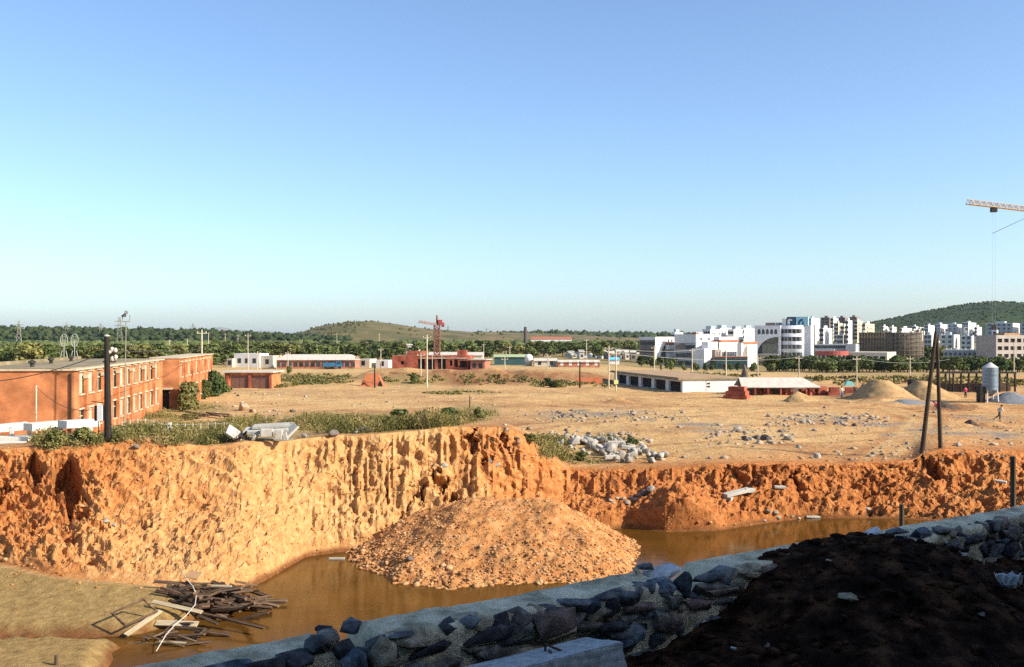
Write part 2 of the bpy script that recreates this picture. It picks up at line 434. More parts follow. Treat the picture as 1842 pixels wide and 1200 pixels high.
for (px, py, rx, ry) in ((330, 780, 300, 26), (640, 762, 220, 22), (850, 742, 60, 20), (560, 682, 90, 14), (470, 690, 60, 10), (830, 705, 70, 5), (985, 800, 50, 22), (1060, 822, 60, 14), (640, 640, 1200, 18), (1650, 668, 260, 14), (740, 684, 80, 12), (350, 735, 80, 16)):
    veg = np.maximum(veg, blob(px, py, rx, ry) * isplain * np.clip(0.75 + 0.6 * medf, 0, 1))
grav = np.zeros_like(D)
for (px, py, rx, ry) in ((1075, 743, 115, 9), (1010, 748, 50, 6), (1490, 752, 110, 9), (1280, 765, 70, 5), (1280, 775, 120, 4), (1770, 752, 60, 7), (1700, 775, 100, 8), (1640, 724, 70, 7), (1760, 780, 90, 5), (1620, 783, 60, 4), (1160, 757, 24, 4), (1820, 785, 60, 6), (1600, 765, 60, 5)):
    grav = np.maximum(grav, blob(px, py, rx, ry) * isplain * np.clip(0.45 + 1.4 * medf, 0, 1))
brown = blob(870, 678, 260, 16) * isplain + 0.8 * blob(1580, 712, 110, 8) * isplain + 0.9 * blob(1720, 733, 50, 7) * isplain + 0.5 * blob(1120, 723, 45, 6) * isplain + 0.6 * blob(1790, 766, 40, 7) * isplain
brown = np.clip(brown * (0.8 + 0.5 * medf) + isplain * (D < 210) * (0.45 * np.clip(lowf * 2.2 - 0.35, 0, 1) + 0.4 * track * np.clip(0.6 + medf, 0, 1)), 0, 1)
mud = (1 - iscliff) * (1 - isplain) * (1 - sst(390, 430, PX)); clay = clay + (1 - iscliff) * (1 - isplain) * sst(390, 430, PX) * 0.7
# damp margin just above the water line
dark_redclay = np.clip((iscliff + near_edge * 0.7) * (np.interp(PX, [0, 110, 200, 350, 900, 1000, 1100, 1900], [0.55, 0.55, 0.15, 0.0, 0.05, 0.4, 0.8, 0.8]) + 0.5 * lowf + 0.3 * medf), 0, 1)  # redder and darker clay tone, strongest towards the right bank
wet = np.clip((ZW + 0.38 + 0.15 * medf - Z) / 0.28, 0, 1) * (1 - isplain)
fieldm = sst(260, 420, D) * isplain
# wheel tracks: pale pressed sand in pairs of bands
near_pl = (isplain > 0) & (D < 190)
tw = np.zeros_like(D); te = np.zeros_like(D)
for pl in ([(860, 790), (960, 766), (1150, 752), (1400, 738), (1700, 722), (1900, 716)], [(1000, 842), (1200, 802), (1450, 790), (1700, 776), (1950, 772)], [(380, 728), (620, 716), (850, 722), (1050, 731), (1280, 728), (1480, 735), (1900, 748)], [(1560, 832), (1640, 780), (1660, 752), (1600, 735), (1500, 728)], [(420, 705), (700, 702), (1000, 706), (1300, 722)]):
    W3 = [at_z(a_, b_, 0) for a_, b_ in pl]
    px_, py_ = X[near_pl], D[near_pl]; best = np.full(px_.shape, 1e9)
    for A_, B_ in zip(W3[:-1], W3[1:]):
        vx, vy = B_.x - A_.x, B_.y - A_.y; t_ = np.clip(((px_ - A_.x) * vx + (py_ - A_.y) * vy) / (vx * vx + vy * vy), 0, 1)
        best = np.minimum(best, np.hypot(px_ - A_.x - t_ * vx, py_ - A_.y - t_ * vy))
    best = best + 0.35 * fbm(px_ * 0.3, py_ * 0.3, 401, 2)
    tw[near_pl] = np.maximum(tw[near_pl], np.exp(-((np.abs(best) - 0.95) / 0.42) ** 2)); te[near_pl] = np.maximum(te[near_pl], np.exp(-((np.abs(best) - 2.0) / 0.55) ** 2))
clay = clay * (1 - 0.85 * tw) + 0.25 * te; brown = np.clip(brown * (1 - 0.9 * tw) + 0.28 * te, 0, 1); grav = grav * (1 - 0.8 * tw)
at1 = gmesh.attributes.new('mask_a', 'FLOAT_COLOR', 'POINT')
at1.data.foreach_set('color', np.stack([np.clip(clay, 0, 1), np.clip(veg, 0, 1), np.clip(grav, 0, 1), brown], -1).astype(np.float32).ravel())
at2 = gmesh.attributes.new('mask_b', 'FLOAT_COLOR', 'POINT')
at2.data.foreach_set('color', np.stack([mud, wet, fieldm, dark_redclay], -1).astype(np.float32).ravel())

gm = bpy.data.materials.new('site_earth'); gm.use_nodes = True
nt = gm.node_tree; N = nt.nodes; Lk = nt.links
pb = N['Principled BSDF']; pb.inputs['Roughness'].default_value = 0.95; pb.inputs['Specular IOR Level'].default_value = 0.12
geo = N.new('ShaderNodeNewGeometry')
def nz(scale, detail=8, rough=0.6, vec=None):
    n = N.new('ShaderNodeTexNoise'); n.inputs['Scale'].default_value = scale; n.inputs['Detail'].default_value = detail; n.inputs['Roughness'].default_value = rough
    Lk.new(vec or geo.outputs['Position'], n.inputs['Vector']); return n.outputs['Fac']
def ramp(f, stops):
    r = N.new('ShaderNodeValToRGB'); el = r.color_ramp.elements
    for i, (p, c) in enumerate(stops):
        k = el[i] if i < 2 else el.new(p)
        k.position = p; k.color = rgb(c)
    Lk.new(f, r.inputs['Fac']); return r.outputs['Color']
def mix(f, a_, b_):
    m = N.new('ShaderNodeMix'); m.data_type = 'RGBA'; m.clamp_factor = True
    Lk.new(f, m.inputs[0]); Lk.new(a_, m.inputs[6]); Lk.new(b_, m.inputs[7]); return m.outputs[2]
def attr(n):
    t = N.new('ShaderNodeAttribute'); t.attribute_name = n
    s = N.new('ShaderNodeSeparateColor'); Lk.new(t.outputs['Color'], s.inputs[0]); return s.outputs[0], s.outputs[1], s.outputs[2], t.outputs['Alpha']
c_, v_, g_, br_ = attr('mask_a'); mu_, we_, fi_, _x = attr('mask_b')
n1 = nz(0.35); n2 = nz(2.2); n3 = nz(9.0, 6, 0.7)
sandc = ramp(n2, [(0.25, (0.41, 0.245, 0.1)), (0.5, (0.53, 0.345, 0.15)), (0.75, (0.63, 0.45, 0.225))])
clayc = ramp(n2, [(0.28, (0.36, 0.125, 0.036)), (0.5, (0.5, 0.215, 0.068)), (0.72, (0.6, 0.32, 0.125))])
vegc = ramp(n2, [(0.3, (0.17, 0.14, 0.05)), (0.55, (0.32, 0.22, 0.09)), (0.75, (0.46, 0.31, 0.14))])
gravc = ramp(n3, [(0.3, (0.15, 0.125, 0.1)), (0.6, (0.29, 0.24, 0.185)), (0.8, (0.42, 0.34, 0.25))])
brownc = ramp(n2, [(0.3, (0.13, 0.055, 0.026)), (0.55, (0.25, 0.115, 0.052)), (0.8, (0.36, 0.19, 0.09))])
mudc = ramp(n2, [(0.3, (0.22, 0.14, 0.05)), (0.6, (0.36, 0.235, 0.09)), (0.8, (0.44, 0.3, 0.13))])
fieldc = ramp(n1, [(0.35, (0.09, 0.11, 0.035)), (0.52, (0.22, 0.18, 0.075)), (0.7, (0.34, 0.25, 0.12))])
wetc = ramp(n2, [(0.3, (0.12, 0.045, 0.015)), (0.7, (0.24, 0.1, 0.035))])
col = mix(c_, sandc, clayc)
redc = ramp(n2, [(0.28, (0.22, 0.07, 0.022)), (0.5, (0.37, 0.135, 0.042)), (0.72, (0.48, 0.21, 0.07))])
col = mix(_x, col, redc); col = mix(fi_, col, fieldc); col = mix(br_, col, brownc); col = mix(v_, col, vegc); col = mix(g_, col, gravc); col = mix(mu_, col, mudc); col = mix(we_, col, wetc)
hs = N.new('ShaderNodeHueSaturation'); mr = N.new('ShaderNodeMapRange')
mr.inputs['From Min'].default_value = 0.3; mr.inputs['From Max'].default_value = 0.7; mr.inputs['To Min'].default_value = 0.84; mr.inputs['To Max'].default_value = 1.14
Lk.new(n3, mr.inputs['Value']); Lk.new(mr.outputs[0], hs.inputs['Value']); Lk.new(col, hs.inputs['Color'])
Lk.new(hs.outputs['Color'], pb.inputs['Base Color'])
bp = N.new('ShaderNodeBump'); bp.inputs['Strength'].default_value = 0.9; bp.inputs['Distance'].default_value = 0.16
Lk.new(nz(3.2, 10, 0.72), bp.inputs['Height']); Lk.new(bp.outputs['Normal'], pb.inputs['Normal'])
ground = struct(link('ground', gmesh, gm), 'orange clay ground with a cut bank, levelled site and plain')

GB = BVHTree.FromPolygons([tuple(p) for p in V.tolist()], Q.tolist())
CAMP = Vector((0, 0, H))
def gz(x, y):
    h = GB.ray_cast(Vector((x, y, 200)), Vector((0, 0, -1)))
    return h[0].z if h[0] is not None else 0.0
def hit(px, py, bvh=None):
    h = (bvh or GB).ray_cast(CAMP, Vector((U(px), 1.0, -(py - HY) / F)).normalized())
    return h[0]
def ground_at(px, d): return Vector((U(px) * d, d, gz(U(px) * d, d)))

# ------------------------------------------------------------------ water in the pit
wm = bpy.data.materials.new('muddy_water'); wm.use_nodes = True
b = wm.node_tree.nodes['Principled BSDF']
b.inputs['Base Color'].default_value = (0.115, 0.05, 0.011, 1); b.inputs['Roughness'].default_value = 0.13; b.inputs['IOR'].default_value = 1.33; b.inputs['Specular IOR Level'].default_value = 0.14
tn = wm.node_tree.nodes.new('ShaderNodeTexNoise'); tn.inputs['Scale'].default_value = 1.4; tn.inputs['Detail'].default_value = 4
g2 = wm.node_tree.nodes.new('ShaderNodeNewGeometry'); wm.node_tree.links.new(g2.outputs['Position'], tn.inputs['Vector'])
bb = wm.node_tree.nodes.new('ShaderNodeBump'); bb.inputs['Strength'].default_value = 0.12; bb.inputs['Distance'].default_value = 0.05
wm.node_tree.links.new(tn.outputs['Fac'], bb.inputs['Height']); wm.node_tree.links.new(bb.outputs['Normal'], b.inputs['Normal'])
tn2 = wm.node_tree.nodes.new('ShaderNodeTexNoise'); tn2.inputs['Scale'].default_value = 0.25; tn2.inputs['Detail'].default_value = 5
wm.node_tree.links.new(g2.outputs['Position'], tn2.inputs['Vector'])
rr_ = wm.node_tree.nodes.new('ShaderNodeValToRGB'); rr_.color_ramp.elements[0].position = 0.35; rr_.color_ramp.elements[0].color = (0.07, 0.032, 0.005, 1)
rr_.color_ramp.elements[1].position = 0.65; rr_.color_ramp.elements[1].color = (0.11, 0.05, 0.009, 1)
wm.node_tree.links.new(tn2.outputs['Fac'], rr_.inputs['Fac']); wm.node_tree.links.new(rr_.outputs['Color'], b.inputs['Base Color'])
mb = MB(); mb.add([(-60, 16, ZW), (70, 16, ZW), (70, 86, ZW), (-60, 72, ZW)], [(0, 1, 2, 3)])
struct(mb.build('water', wm), 'brown muddy water pooled in the pit')

# ------------------------------------------------------------------ far hills and mountains
def hill(name, label, pts, d, depth, m, base=-4, seed=1, rough=2.0, n=160):
    """ridge whose crest passes through pts (photo px, py) at distance d; a rounded body of the given depth"""
    xs = np.linspace(pts[0][0], pts[-1][0], n); ys = np.interp(xs, [p[0] for p in pts], [p[1] for p in pts])
    ys = np.convolve(np.pad(ys, 4, mode='edge'), np.ones(9) / 9, 'valid')
    crest = H - (ys - HY) * d / F
    X_ = (xs - CX) / F * d
    VV = []; K = 26
    for j in range(K + 1):
        t = j / K * 2 - 1                       # -1 front foot .. 1 back foot
        prof = (1 - t * t) ** 0.9
        zz = base + (crest - base) * prof
        zz = zz + rough * fbm(X_ * 0.012, np.full(n, t * depth * 0.012), seed, 4) * prof * (1 - prof * 0.6) * 2
        yy = d + t * depth + 0 * X_
        VV.append(np.stack([X_ * (1 + 0.0 * t), yy, zz], -1))
    VV = np.array(VV).reshape(-1, 3)
    i_, j_ = np.meshgrid(np.arange(K), np.arange(n - 1), indexing='ij'); q0 = (i_ * n + j_).ravel()
    me = np_mesh(name, VV, np.stack([q0, q0 + 1, q0 + n + 1, q0 + n], -1))
    o = struct(link(name, me, m, smooth=True), label)
    return o, VV
hill_green = mat('hill_forest', [(0.012, 0.03, 0.01), (0.02, 0.045, 0.014), (0.045, 0.07, 0.02)], 0.02, 0.95, 0.0, detail=9)
hill_dry = mat('hill_scrub', [(0.05, 0.065, 0.02), (0.13, 0.105, 0.04), (0.22, 0.15, 0.07)], 0.022, 0.95, 0.0, detail=9)
blue_rock = mat('far_rock', [(0.16, 0.17, 0.17), (0.22, 0.22, 0.2)], 0.002, 0.95)
hillR, hillR_v = hill('hill', 'broad dark green wooded hill behind the white town', [(1380, 612), (1480, 600), (1540, 588), (1600, 577), (1660, 564), (1720, 551), (1765, 544), (1790, 542), (1815, 546), (1860, 556), (1940, 578), (2060, 604), (2150, 615)], 1700, 330, hill_green, seed=3, rough=2)
hillC, hillC_v = hill('hill', 'low scrubby hill with a brown flank behind the red crane', [(500, 608), (545, 602), (580, 590), (610, 583), (640, 578), (670, 577), (700, 580), (740, 587), (800, 592), (860, 597), (960, 601), (1100, 606), (1160, 610)], 1500, 260, hill_dry, seed=5, rough=5)
hillL, hillL_v = hill('hill', 'long dark wooded ridge along the horizon at the far left', [(-700, 590), (-200, 592), (0, 594), (120, 596), (250, 598), (360, 600), (450, 604), (560, 608), (640, 611)], 1300, 160, hill_green, seed=8, rough=3)
hillF, hillF_v = hill('hill', 'low wooded rise along the skyline between the crane and town', [(780, 606), (900, 604), (1000, 603), (1120, 604), (1250, 606), (1400, 610)], 1900, 200, hill_green, seed=18, rough=3)
hill('mountains', 'pale blue mountain peaks far off on the horizon', [(250, 606), (340, 601), (375, 595), (388, 592), (402, 589), (415, 592), (440, 596), (470, 598), (485, 595), (500, 598), (560, 604), (620, 608)], 11500, 900, blue_rock, base=-60, seed=11, rough=40)
# ------------------------------------------------------------------ foreground: rubble stone retaining wall, spoil heap, the block the picture is taken from
WA = Vector((-4.9, 12.6, 0)); WE = Vector((0.823, 0.568, 0)); WN = Vector((0.568, -0.823, 0))
WYAW = math.atan2(WE.y, WE.x)
def wp(t, w, z): p = WA + WE * t + WN * w; return Vector((p.x, p.y, z))
def face(px, py, w):
    """wall coordinates of the photo point on the vertical plane w"""
    u = U(px)
    ax, ay = WA.x + WN.x * w, WA.y + WN.y * w
    t = (u * ay - ax) / (WE.x - u * WE.y)
    y = ay + WE.y * t
    return t, zof(py, y)

mortar = mat('lime_mortar', [(0.26, 0.24, 0.16), (0.5, 0.47, 0.33), (0.68, 0.64, 0.46)], 1.6, 0.95, 1.0, 9, dist=0.07, con=0.26)
STONE = {
    'dark': mat('stone_dark', [(0.012, 0.014, 0.018), (0.035, 0.038, 0.045), (0.075, 0.08, 0.085)], 5, 0.8, 0.7, 16, rnd=0.25, dist=0.05, con=0.28),
    'slate': mat('stone_slate', [(0.035, 0.045, 0.05), (0.085, 0.1, 0.11), (0.17, 0.185, 0.19)], 4, 0.85, 0.6, 18, rnd=0.2, dist=0.05, con=0.28),
    'blue': mat('stone_blue', [(0.02, 0.036, 0.055), (0.06, 0.088, 0.115), (0.19, 0.22, 0.24)], 4, 0.8, 0.7, 14, rnd=0.2, dist=0.05, con=0.28),
    'grey': mat('stone_grey', [(0.06, 0.058, 0.05), (0.13, 0.125, 0.11), (0.24, 0.23, 0.2)], 5, 0.9, 0.7, 18, rnd=0.2, dist=0.05, con=0.28),
    'tan': mat('stone_tan', [(0.16, 0.145, 0.09), (0.28, 0.25, 0.17), (0.4, 0.37, 0.28)], 6, 0.9, 0.8, 20, rnd=0.15, dist=0.05, con=0.28),
    'pink': mat('stone_pink', [(0.085, 0.07, 0.065), (0.17, 0.125, 0.11), (0.24, 0.19, 0.165)], 4, 0.9, 0.7, 14, rnd=0.1, dist=0.05, con=0.28),
    'white': mat('stone_white', [(0.28, 0.31, 0.33), (0.42, 0.45, 0.46), (0.56, 0.58, 0.58)], 5, 0.85, 0.5, 18, rnd=0.12, dist=0.04, con=0.3),
}
ztop_c = curve([(-12, 4.93), (0, 4.93), (2.55, 4.96), (2.75, 4.62), (3.1, 4.66), (3.2, 5.0), (5, 5.0), (8.4, 5.02), (8.6, 4.86), (9.0, 4.72), (9.5, 4.8), (9.7, 5.05), (11.8, 5.05), (14, 5.0), (20, 5.03), (23, 5.06), (40, 5.06)])
wcap = thing('stone_wall', 'broken rubble stone wall with a grey mortar top crossing the foreground', 'wall', (0, 0, 0))
ts = np.arange(-12, 40, 0.06)
prof = [(0.02, -6.0), (0.0, 3.0), (-0.02, 4.2), (-0.02, 'a'), (0.04, 'b'), (0.14, 'b'), (0.24, 'b'), (0.34, 'b'), (0.44, 'b'), (0.54, 'b'), (0.68, 'b'), (0.84, 'b'), (0.94, 'c'), (0.95, 'd'), (0.90, 4.35), (0.92, 4.0), (0.94, 2.0)]
VV = []
for k, (w0, zz) in enumerate(prof):
    zt = ztop_c(ts)
    wv = np.full_like(ts, w0) + (0.05 * fbm(ts * 1.6, 0 * ts + k * 0.9, 201, 4) if k < 14 else 0.04 * fbm(ts * 1.2, 0 * ts + k, 202, 3))
    if k in (11, 12, 13, 14, 15): wv = wv + 0.13 * fbm(ts * 1.1, 0 * ts + 3, 205, 4)
    if zz == 'a': z_ = zt - 0.07 + 0.03 * fbm(ts * 2, 0 * ts, 203, 3)
    elif zz == 'b': z_ = zt + 0.035 * fbm(ts * 1.4, 0 * ts + w0 * 3, 204, 5) + 0.028 * fbm(ts * 5, 0 * ts + w0 * 9, 207, 4, 0.65) - 0.02 * (w0 < 0.1)
    elif zz == 'c': z_ = zt - 0.04 + 0.03 * fbm(ts * 3, 0 * ts, 206, 3)
    elif zz == 'd': z_ = zt - 0.14
    else: z_ = np.full_like(ts, zz)
    VV.append(np.stack([WA.x + WE.x * ts + WN.x * wv, WA.y + WE.y * ts + WN.y * wv, z_], -1))
VV = np.array(VV); K, nT = VV.shape[:2]
i_, j_ = np.meshgrid(np.arange(K - 1), np.arange(nT - 1), indexing='ij'); q0 = (i_ * nT + j_).ravel()
me = np_mesh('mortar_core', VV.reshape(-1, 3), np.stack([q0, q0 + nT, q0 + nT + 1, q0 + 1], -1))
link('mortar_core', me, mortar, wcap, smooth=True)

SR = {}
def stone_mesh(tone, k):
    if (tone, k) not in SR:
        me = np_mesh('stone', *hull_arr(300 + k * 7 + len(tone), 15, 1.0)); me.materials.append(STONE[tone]); SR[(tone, k)] = me
    return SR[(tone, k)]
def wall_stone(t, w, z, L, Dp, Hh, tone, tilt=0.0, parent=None, name='stone', k=None, yaw=0.0):
    o = bpy.data.objects.new(name, stone_mesh(tone, random.randrange(7) if k is None else k))
    COL.objects.link(o)
    o.location = wp(t, w, z); o.scale = (L / 2, Dp / 2, Hh / 2)
    o.rotation_euler = (random.uniform(-0.06, 0.06), tilt, WYAW + yaw)
    if parent is not None: o.parent = parent
    return o
FACE_STONES = [  # photo centre, size in photo pixels, tone, tilt
    (730, 1144, 62, 15, 'slate', 0.05), (772, 1168, 96, 26, 'dark', 0.0), (880, 1143, 120, 30, 'dark', 0.03), (800, 1193, 92, 26, 'grey', 0.02),
    (1003, 1117, 96, 52, 'pink', 0.1), (1046, 1089, 72, 18, 'slate', 0.1), (1076, 1103, 44, 34, 'tan', 0.0), (1108, 1092, 26, 30, 'dark', 0.0), (1136, 1078, 44, 24, 'slate', 0.1),
    (1105, 1126, 80, 18, 'dark', 0.1), (1140, 1140, 66, 46, 'blue', 0.0), (1198, 1118, 60, 42, 'grey', 0.15), (940, 1132, 50, 34, 'grey', 0.0), (1165, 1100, 36, 26, 'dark', 0), (900, 1178, 110, 34, 'grey', 0.02), (850, 1120, 40, 16, 'slate', 0),
    (600, 1152, 36, 26, 'grey', 0.0), (575, 1160, 26, 36, 'slate', 0.0), (640, 1130, 34, 22, 'slate', 0.0), (620, 1172, 40, 30, 'dark', 0), (540, 1188, 60, 30, 'dark', 0.0), (480, 1200, 80, 34, 'dark', 0.0), (420, 1214, 90, 36, 'blue', 0), (350, 1226, 90, 40, 'slate', 0),
    (660, 1192, 40, 44, 'dark', 0), (740, 1212, 80, 32, 'slate', 0),
    (1286, 1040, 76, 12, 'slate', 0.0), (1352, 1030, 70, 11, 'grey', 0.03), (1300, 1060, 120, 26, 'grey', 0.05), (1238, 1055, 20, 46, 'dark', 0.0), (1262, 1078, 50, 24, 'slate', 0.1), (1215, 1082, 40, 30, 'grey', 0),
    (1622, 958, 42, 13, 'slate', 0.0), (1666, 963, 50, 22, 'blue', 0.05), (1672, 988, 60, 34, 'blue', 0.0), (1715, 984, 62, 34, 'slate', 0.05), (1757, 968, 60, 20, 'slate', -0.05), (1633, 982, 46, 30, 'dark', 0.0),
    (1730, 1004, 30, 16, 'white', 0.0), (1776, 988, 56, 32, 'dark', 0.0), (1800, 946, 40, 22, 'grey', 0.0), (1832, 958, 44, 34, 'grey', 0.0), (1822, 988, 44, 28, 'dark', 0.0), (1700, 955, 34, 12, 'grey', 0.05), (1696, 973, 14, 9, 'white', 0.0), (1860, 985, 50, 40, 'slate', 0.0),
    (1890, 945, 60, 26, 'slate', 0.0), (1900, 975, 60, 30, 'dark', 0.0), (1655, 1008, 50, 22, 'dark', 0), (1790, 1010, 50, 20, 'grey', 0), (1842, 1012, 40, 20, 'slate', 0)]
for (px, py, wpx, hpx, tone, tilt) in FACE_STONES:
    t, z = face(px, py, 1.0)
    y = WA.y + WE.y * t - 0.7
    wall_stone(t, 0.88 + random.uniform(-0.02, 0.05), z, wpx * y / F * 1.12, random.uniform(0.3, 0.42), hpx * y / F * 1.12, tone, tilt, wcap)
zc = 3.35                              # packed courses of rubble over the whole near face
random.seed(61)
tones = ['dark', 'slate', 'slate', 'grey', 'grey', 'blue', 'slate', 'pink', 'tan', 'tan']
while zc < 4.95:
    ch = random.uniform(0.13, 0.28); t = -11.0
    while t < 36:
        L = random.uniform(0.24, 0.95) * random.uniform(0.7, 1.1); ht = ch * random.uniform(0.75, 1.2)
        zt = float(ztop_c(t + L / 2))
        if zc + ht * 0.5 < zt - 0.02:
            top_row = zc + ch > zt - 0.16
            wall_stone(t + L / 2, 0.80 + random.uniform(-0.05, 0.06) + (0.03 if top_row else 0), min(zc + ch / 2, zt - ht / 2 + 0.03), L * 1.12, random.uniform(0.32, 0.46), ht * 1.12, random.choice(tones), random.uniform(-0.12, 0.12), wcap, yaw=random.uniform(-0.1, 0.1))
        t += L * 0.98
    zc += ch * 0.93
# loose stones lying on or against the wall
def loose(px, py, w, L, Dp, Hh, tone, label, tilt=0.0, yaw=0.0):
    t, z = face(px, py, w)
    o = wall_stone(t, w, z, L, Dp, Hh, tone, tilt, None, 'loose_stone', yaw=yaw)
    return tag(o, label, 'stone')
loose(687, 1173, 1.16, 0.33, 0.36, 0.42, 'tan', 'speckled tan upright stone leaning on the wall end above the water', 0.1)
loose(636, 1190, 1.24, 0.32, 0.36, 0.34, 'blue', 'flat-faced blue grey stone below the cracked mortar gap in the wall', -0.2)
loose(582, 1133, 0.25, 0.24, 0.22, 0.12, 'dark', 'small dark stone perched on the cracked mortar gap', 0.1)
loose(1578, 964, 0.55, 0.52, 0.5, 0.36, 'white', 'pale squared stone on the wall where the soil spills over', 0.1, 0.2)
loose(1592, 998, 1.45, 0.22, 0.2, 0.16, 'white', 'small white stone in the soil under the pale squared stone', 0.2)
loose(1144, 1027, 0.3, 0.13, 0.13, 0.13, 'tan', 'small sunlit pale stone on the wall edge by the mound', 0)
loose(1192, 1030, 0.35, 0.75, 0.5, 0.16, 'white', 'flat pale stone slab on the broken part of the wall', -0.15)
loose(1162, 1018, 0.25, 0.3, 0.26, 0.14, 'slate', 'grey rounded stone at the broken wall edge beside the water', 0.1)

# cast block with a bent lifting bar
granite = mat('speckled_concrete', [(0.17, 0.2, 0.21), (0.3, 0.335, 0.34), (0.42, 0.45, 0.44)], 9, 0.9, 0.5, 40, dist=0.01)
blk = thing('concrete_block', 'long speckled grey concrete block with bent steel bar before the wall', 'block', wp(4.9, 2.15, 4.3), WYAW + 0.02)
import bmesh
bm = bmesh.new(); bmesh.ops.create_cube(bm, size=1.0)
for v in bm.verts: v.co = Vector((v.co.x * 2.35, v.co.y * 0.85, v.co.z * 0.46))
bmesh.ops.subdivide_edges(bm, edges=bm.edges[:], cuts=7, use_grid_fill=True)
for v in bm.verts:
    v.co += Vector((random.uniform(-1, 1), random.uniform(-1, 1), random.uniform(-1, 1))) * 0.006
bmesh.ops.bevel(bm, geom=[e_ for e_ in bm.edges if len(e_.link_faces) == 2 and e_.calc_face_angle(0) > 1.0], offset=0.02, segments=2, affect='EDGES')
me = bpy.data.meshes.new('block_body'); bm.to_mesh(me); bm.free()
body = link('block_body', me, granite, blk); body.location = (0, 0, 0.22); body.rotation_euler = (-0.16, -0.02, 0)
steel = mat('rusty_bar', [(0.035, 0.02, 0.015), (0.09, 0.045, 0.025)], 12, 0.8)
mb = MB(); mb.tube([(0.28, 0.22, 0.42), (0.27, 0.2, 0.52), (0.3, 0.08, 0.5), (0.4, -0.03, 0.45), (0.55, -0.1, 0.43)], 0.018, 7); mb.tube([(0.3, 0.16, 0.44), (0.22, 0.02, 0.47), (0.12, -0.12, 0.43)], 0.015, 7)
mb.build('lifting_bar', steel, blk)

# spoil heap of dark soil tipped against the wall
soil_c = mat('dark_soil', [(0.006, 0.004, 0.003), (0.026, 0.013, 0.008), (0.1, 0.05, 0.026)], 2.2, 1.0, 1.0, 14, spec=0.05, dist=0.1, con=0.3)
face_z = curve([(-12, 3.55), (5, 3.6), (7, 3.85), (8.6, 4.1), (9.6, 4.35), (10.4, 4.75), (11.2, 5.02), (12.2, 5.16), (13.4, 5.16), (14.1, 5.02), (14.6, 4.75), (15.4, 4.45), (17, 4.2), (21, 3.95), (40, 3.9)])
T_, W_ = np.meshgrid(np.arange(-12, 40, 0.085), np.concatenate([np.arange(-0.5, 4.2, 0.07), np.arange(4.3, 13.2, 0.2)]), indexing='ij')
far_z = 3.95 + 0.25 * fbm(T_ * 0.25, W_ * 0.25, 221, 3)
s_ = sst(0.9, 5.5, W_)
Zs = face_z(T_) * (1 - s_) + far_z * s_
Zs = Zs + 0.35 * gauss(T_, 13.5, 3.0) * gauss(W_, 3.0, 1.8)
Zs = Zs - 0.45 * sst(0.6, -0.25, W_) * (T_ > -99) - 0.5 * sst(0.1, -0.45, W_)
Zs = Zs + 0.12 * fbm(T_ * 1.1, W_ * 1.1, 223, 4) + 0.09 * fbm(T_ * 3.5, W_ * 3.5, 224, 4, 0.6)
XX = WA.x + WE.x * T_ + WN.x * W_; YY = WA.y + WE.y * T_ + WN.y * W_
nA, nB = T_.shape
SV = np.stack([XX, YY, Zs], -1).reshape(-1, 3)
i_, j_ = np.meshgrid(np.arange(nA - 1), np.arange(nB - 1), indexing='ij'); q0 = (i_ * nB + j_).ravel()
SQ = np.stack([q0, q0 + 1, q0 + nB + 1, q0 + nB], -1)
me = np_mesh('soil_heap', SV, SQ)
soil = tag(link('soil_heap', me, soil_c, smooth=True), 'heap of dark loose soil spilling over the stone wall in shade', 'soil heap')
SB = BVHTree.FromPolygons([tuple(p) for p in SV.tolist()], SQ.tolist())

def scatter_rocks(name, m, pts, sizes, flat=0.7, sub=ICO1, parent=None, seed=5, sink=0.3):
    """many small stones as one mesh"""
    r = np.random.default_rng(seed); vs = []; fs = []; n0 = 0
    lib = [rock_arr(500 + k, sub, 6, 0.08) for k in range(8)]
    for p, s in zip(pts, sizes):
        v = lib[r.integers(8)] * np.array([s, s * r.uniform(0.6, 1), s * r.uniform(0.5, 1) * flat])
        a_ = r.uniform(0, 2 * PI); ca, sa = math.cos(a_), math.sin(a_)
        v = np.stack([v[:, 0] * ca - v[:, 1] * sa, v[:, 0] * sa + v[:, 1] * ca, v[:, 2]], -1)
        vs.append(v + np.array([p[0], p[1], p[2] + s * flat * (0.5 - sink)])); fs.append(sub[1] + n0); n0 += len(v)
    me = np_mesh(name, np.concatenate(vs), np.concatenate(fs))
    return link(name, me, m, parent)
pts = []; szs = []
for k in range(3600):
    t = random.uniform(5, 26); w = random.uniform(-0.1, 9) if random.random() < 0.4 else random.uniform(0.0, 4)
    if w < 1.1 and not (10.9 < t < 14.3): continue
    p = wp(t, w, 0); h = SB.ray_cast(Vector((p.x, p.y, 20)), Vector((0, 0, -1)))
    if h[0] is None: continue
    pts.append(h[0]); szs.append(min(0.16, 0.02 + random.expovariate(28)))
clods = scatter_rocks('soil_clods', soil_c, pts, szs, 0.8, parent=soil); clods['kind'] = 'stuff'

def on_soil(px, py): return hit(px, py, SB)
def soil_stone(px, py, L, tone, label, flat=0.5, name='loose_stone', cat='stone'):
    p = on_soil(px, py)
    if p is None: return
    o = bpy.data.objects.new(name, stone_mesh(tone, random.randrange(7))); COL.objects.link(o)
    o.location = p + Vector((0, 0, L * flat * 0.25)); o.scale = (L / 2, L * 0.35, L * flat / 2); o.rotation_euler = (random.uniform(-.3, .3), random.uniform(-.3, .3), random.uniform(0, 3))
    tag(o, label, cat)
soil_stone(1527, 1078, 0.34, 'tan', 'pale shell-shaped stone lying on the dark soil', 0.45)
soil_stone(1380, 1163, 0.14, 'pink', 'small pinkish stone on the dark soil, below the shell-shaped stone')
soil_stone(1362, 1166, 0.1, 'tan', 'tiny tan stone beside the small pinkish stone on the soil')
soil_stone(1266, 1120, 0.1, 'white', 'tiny white stone on the soil right of the concrete block')
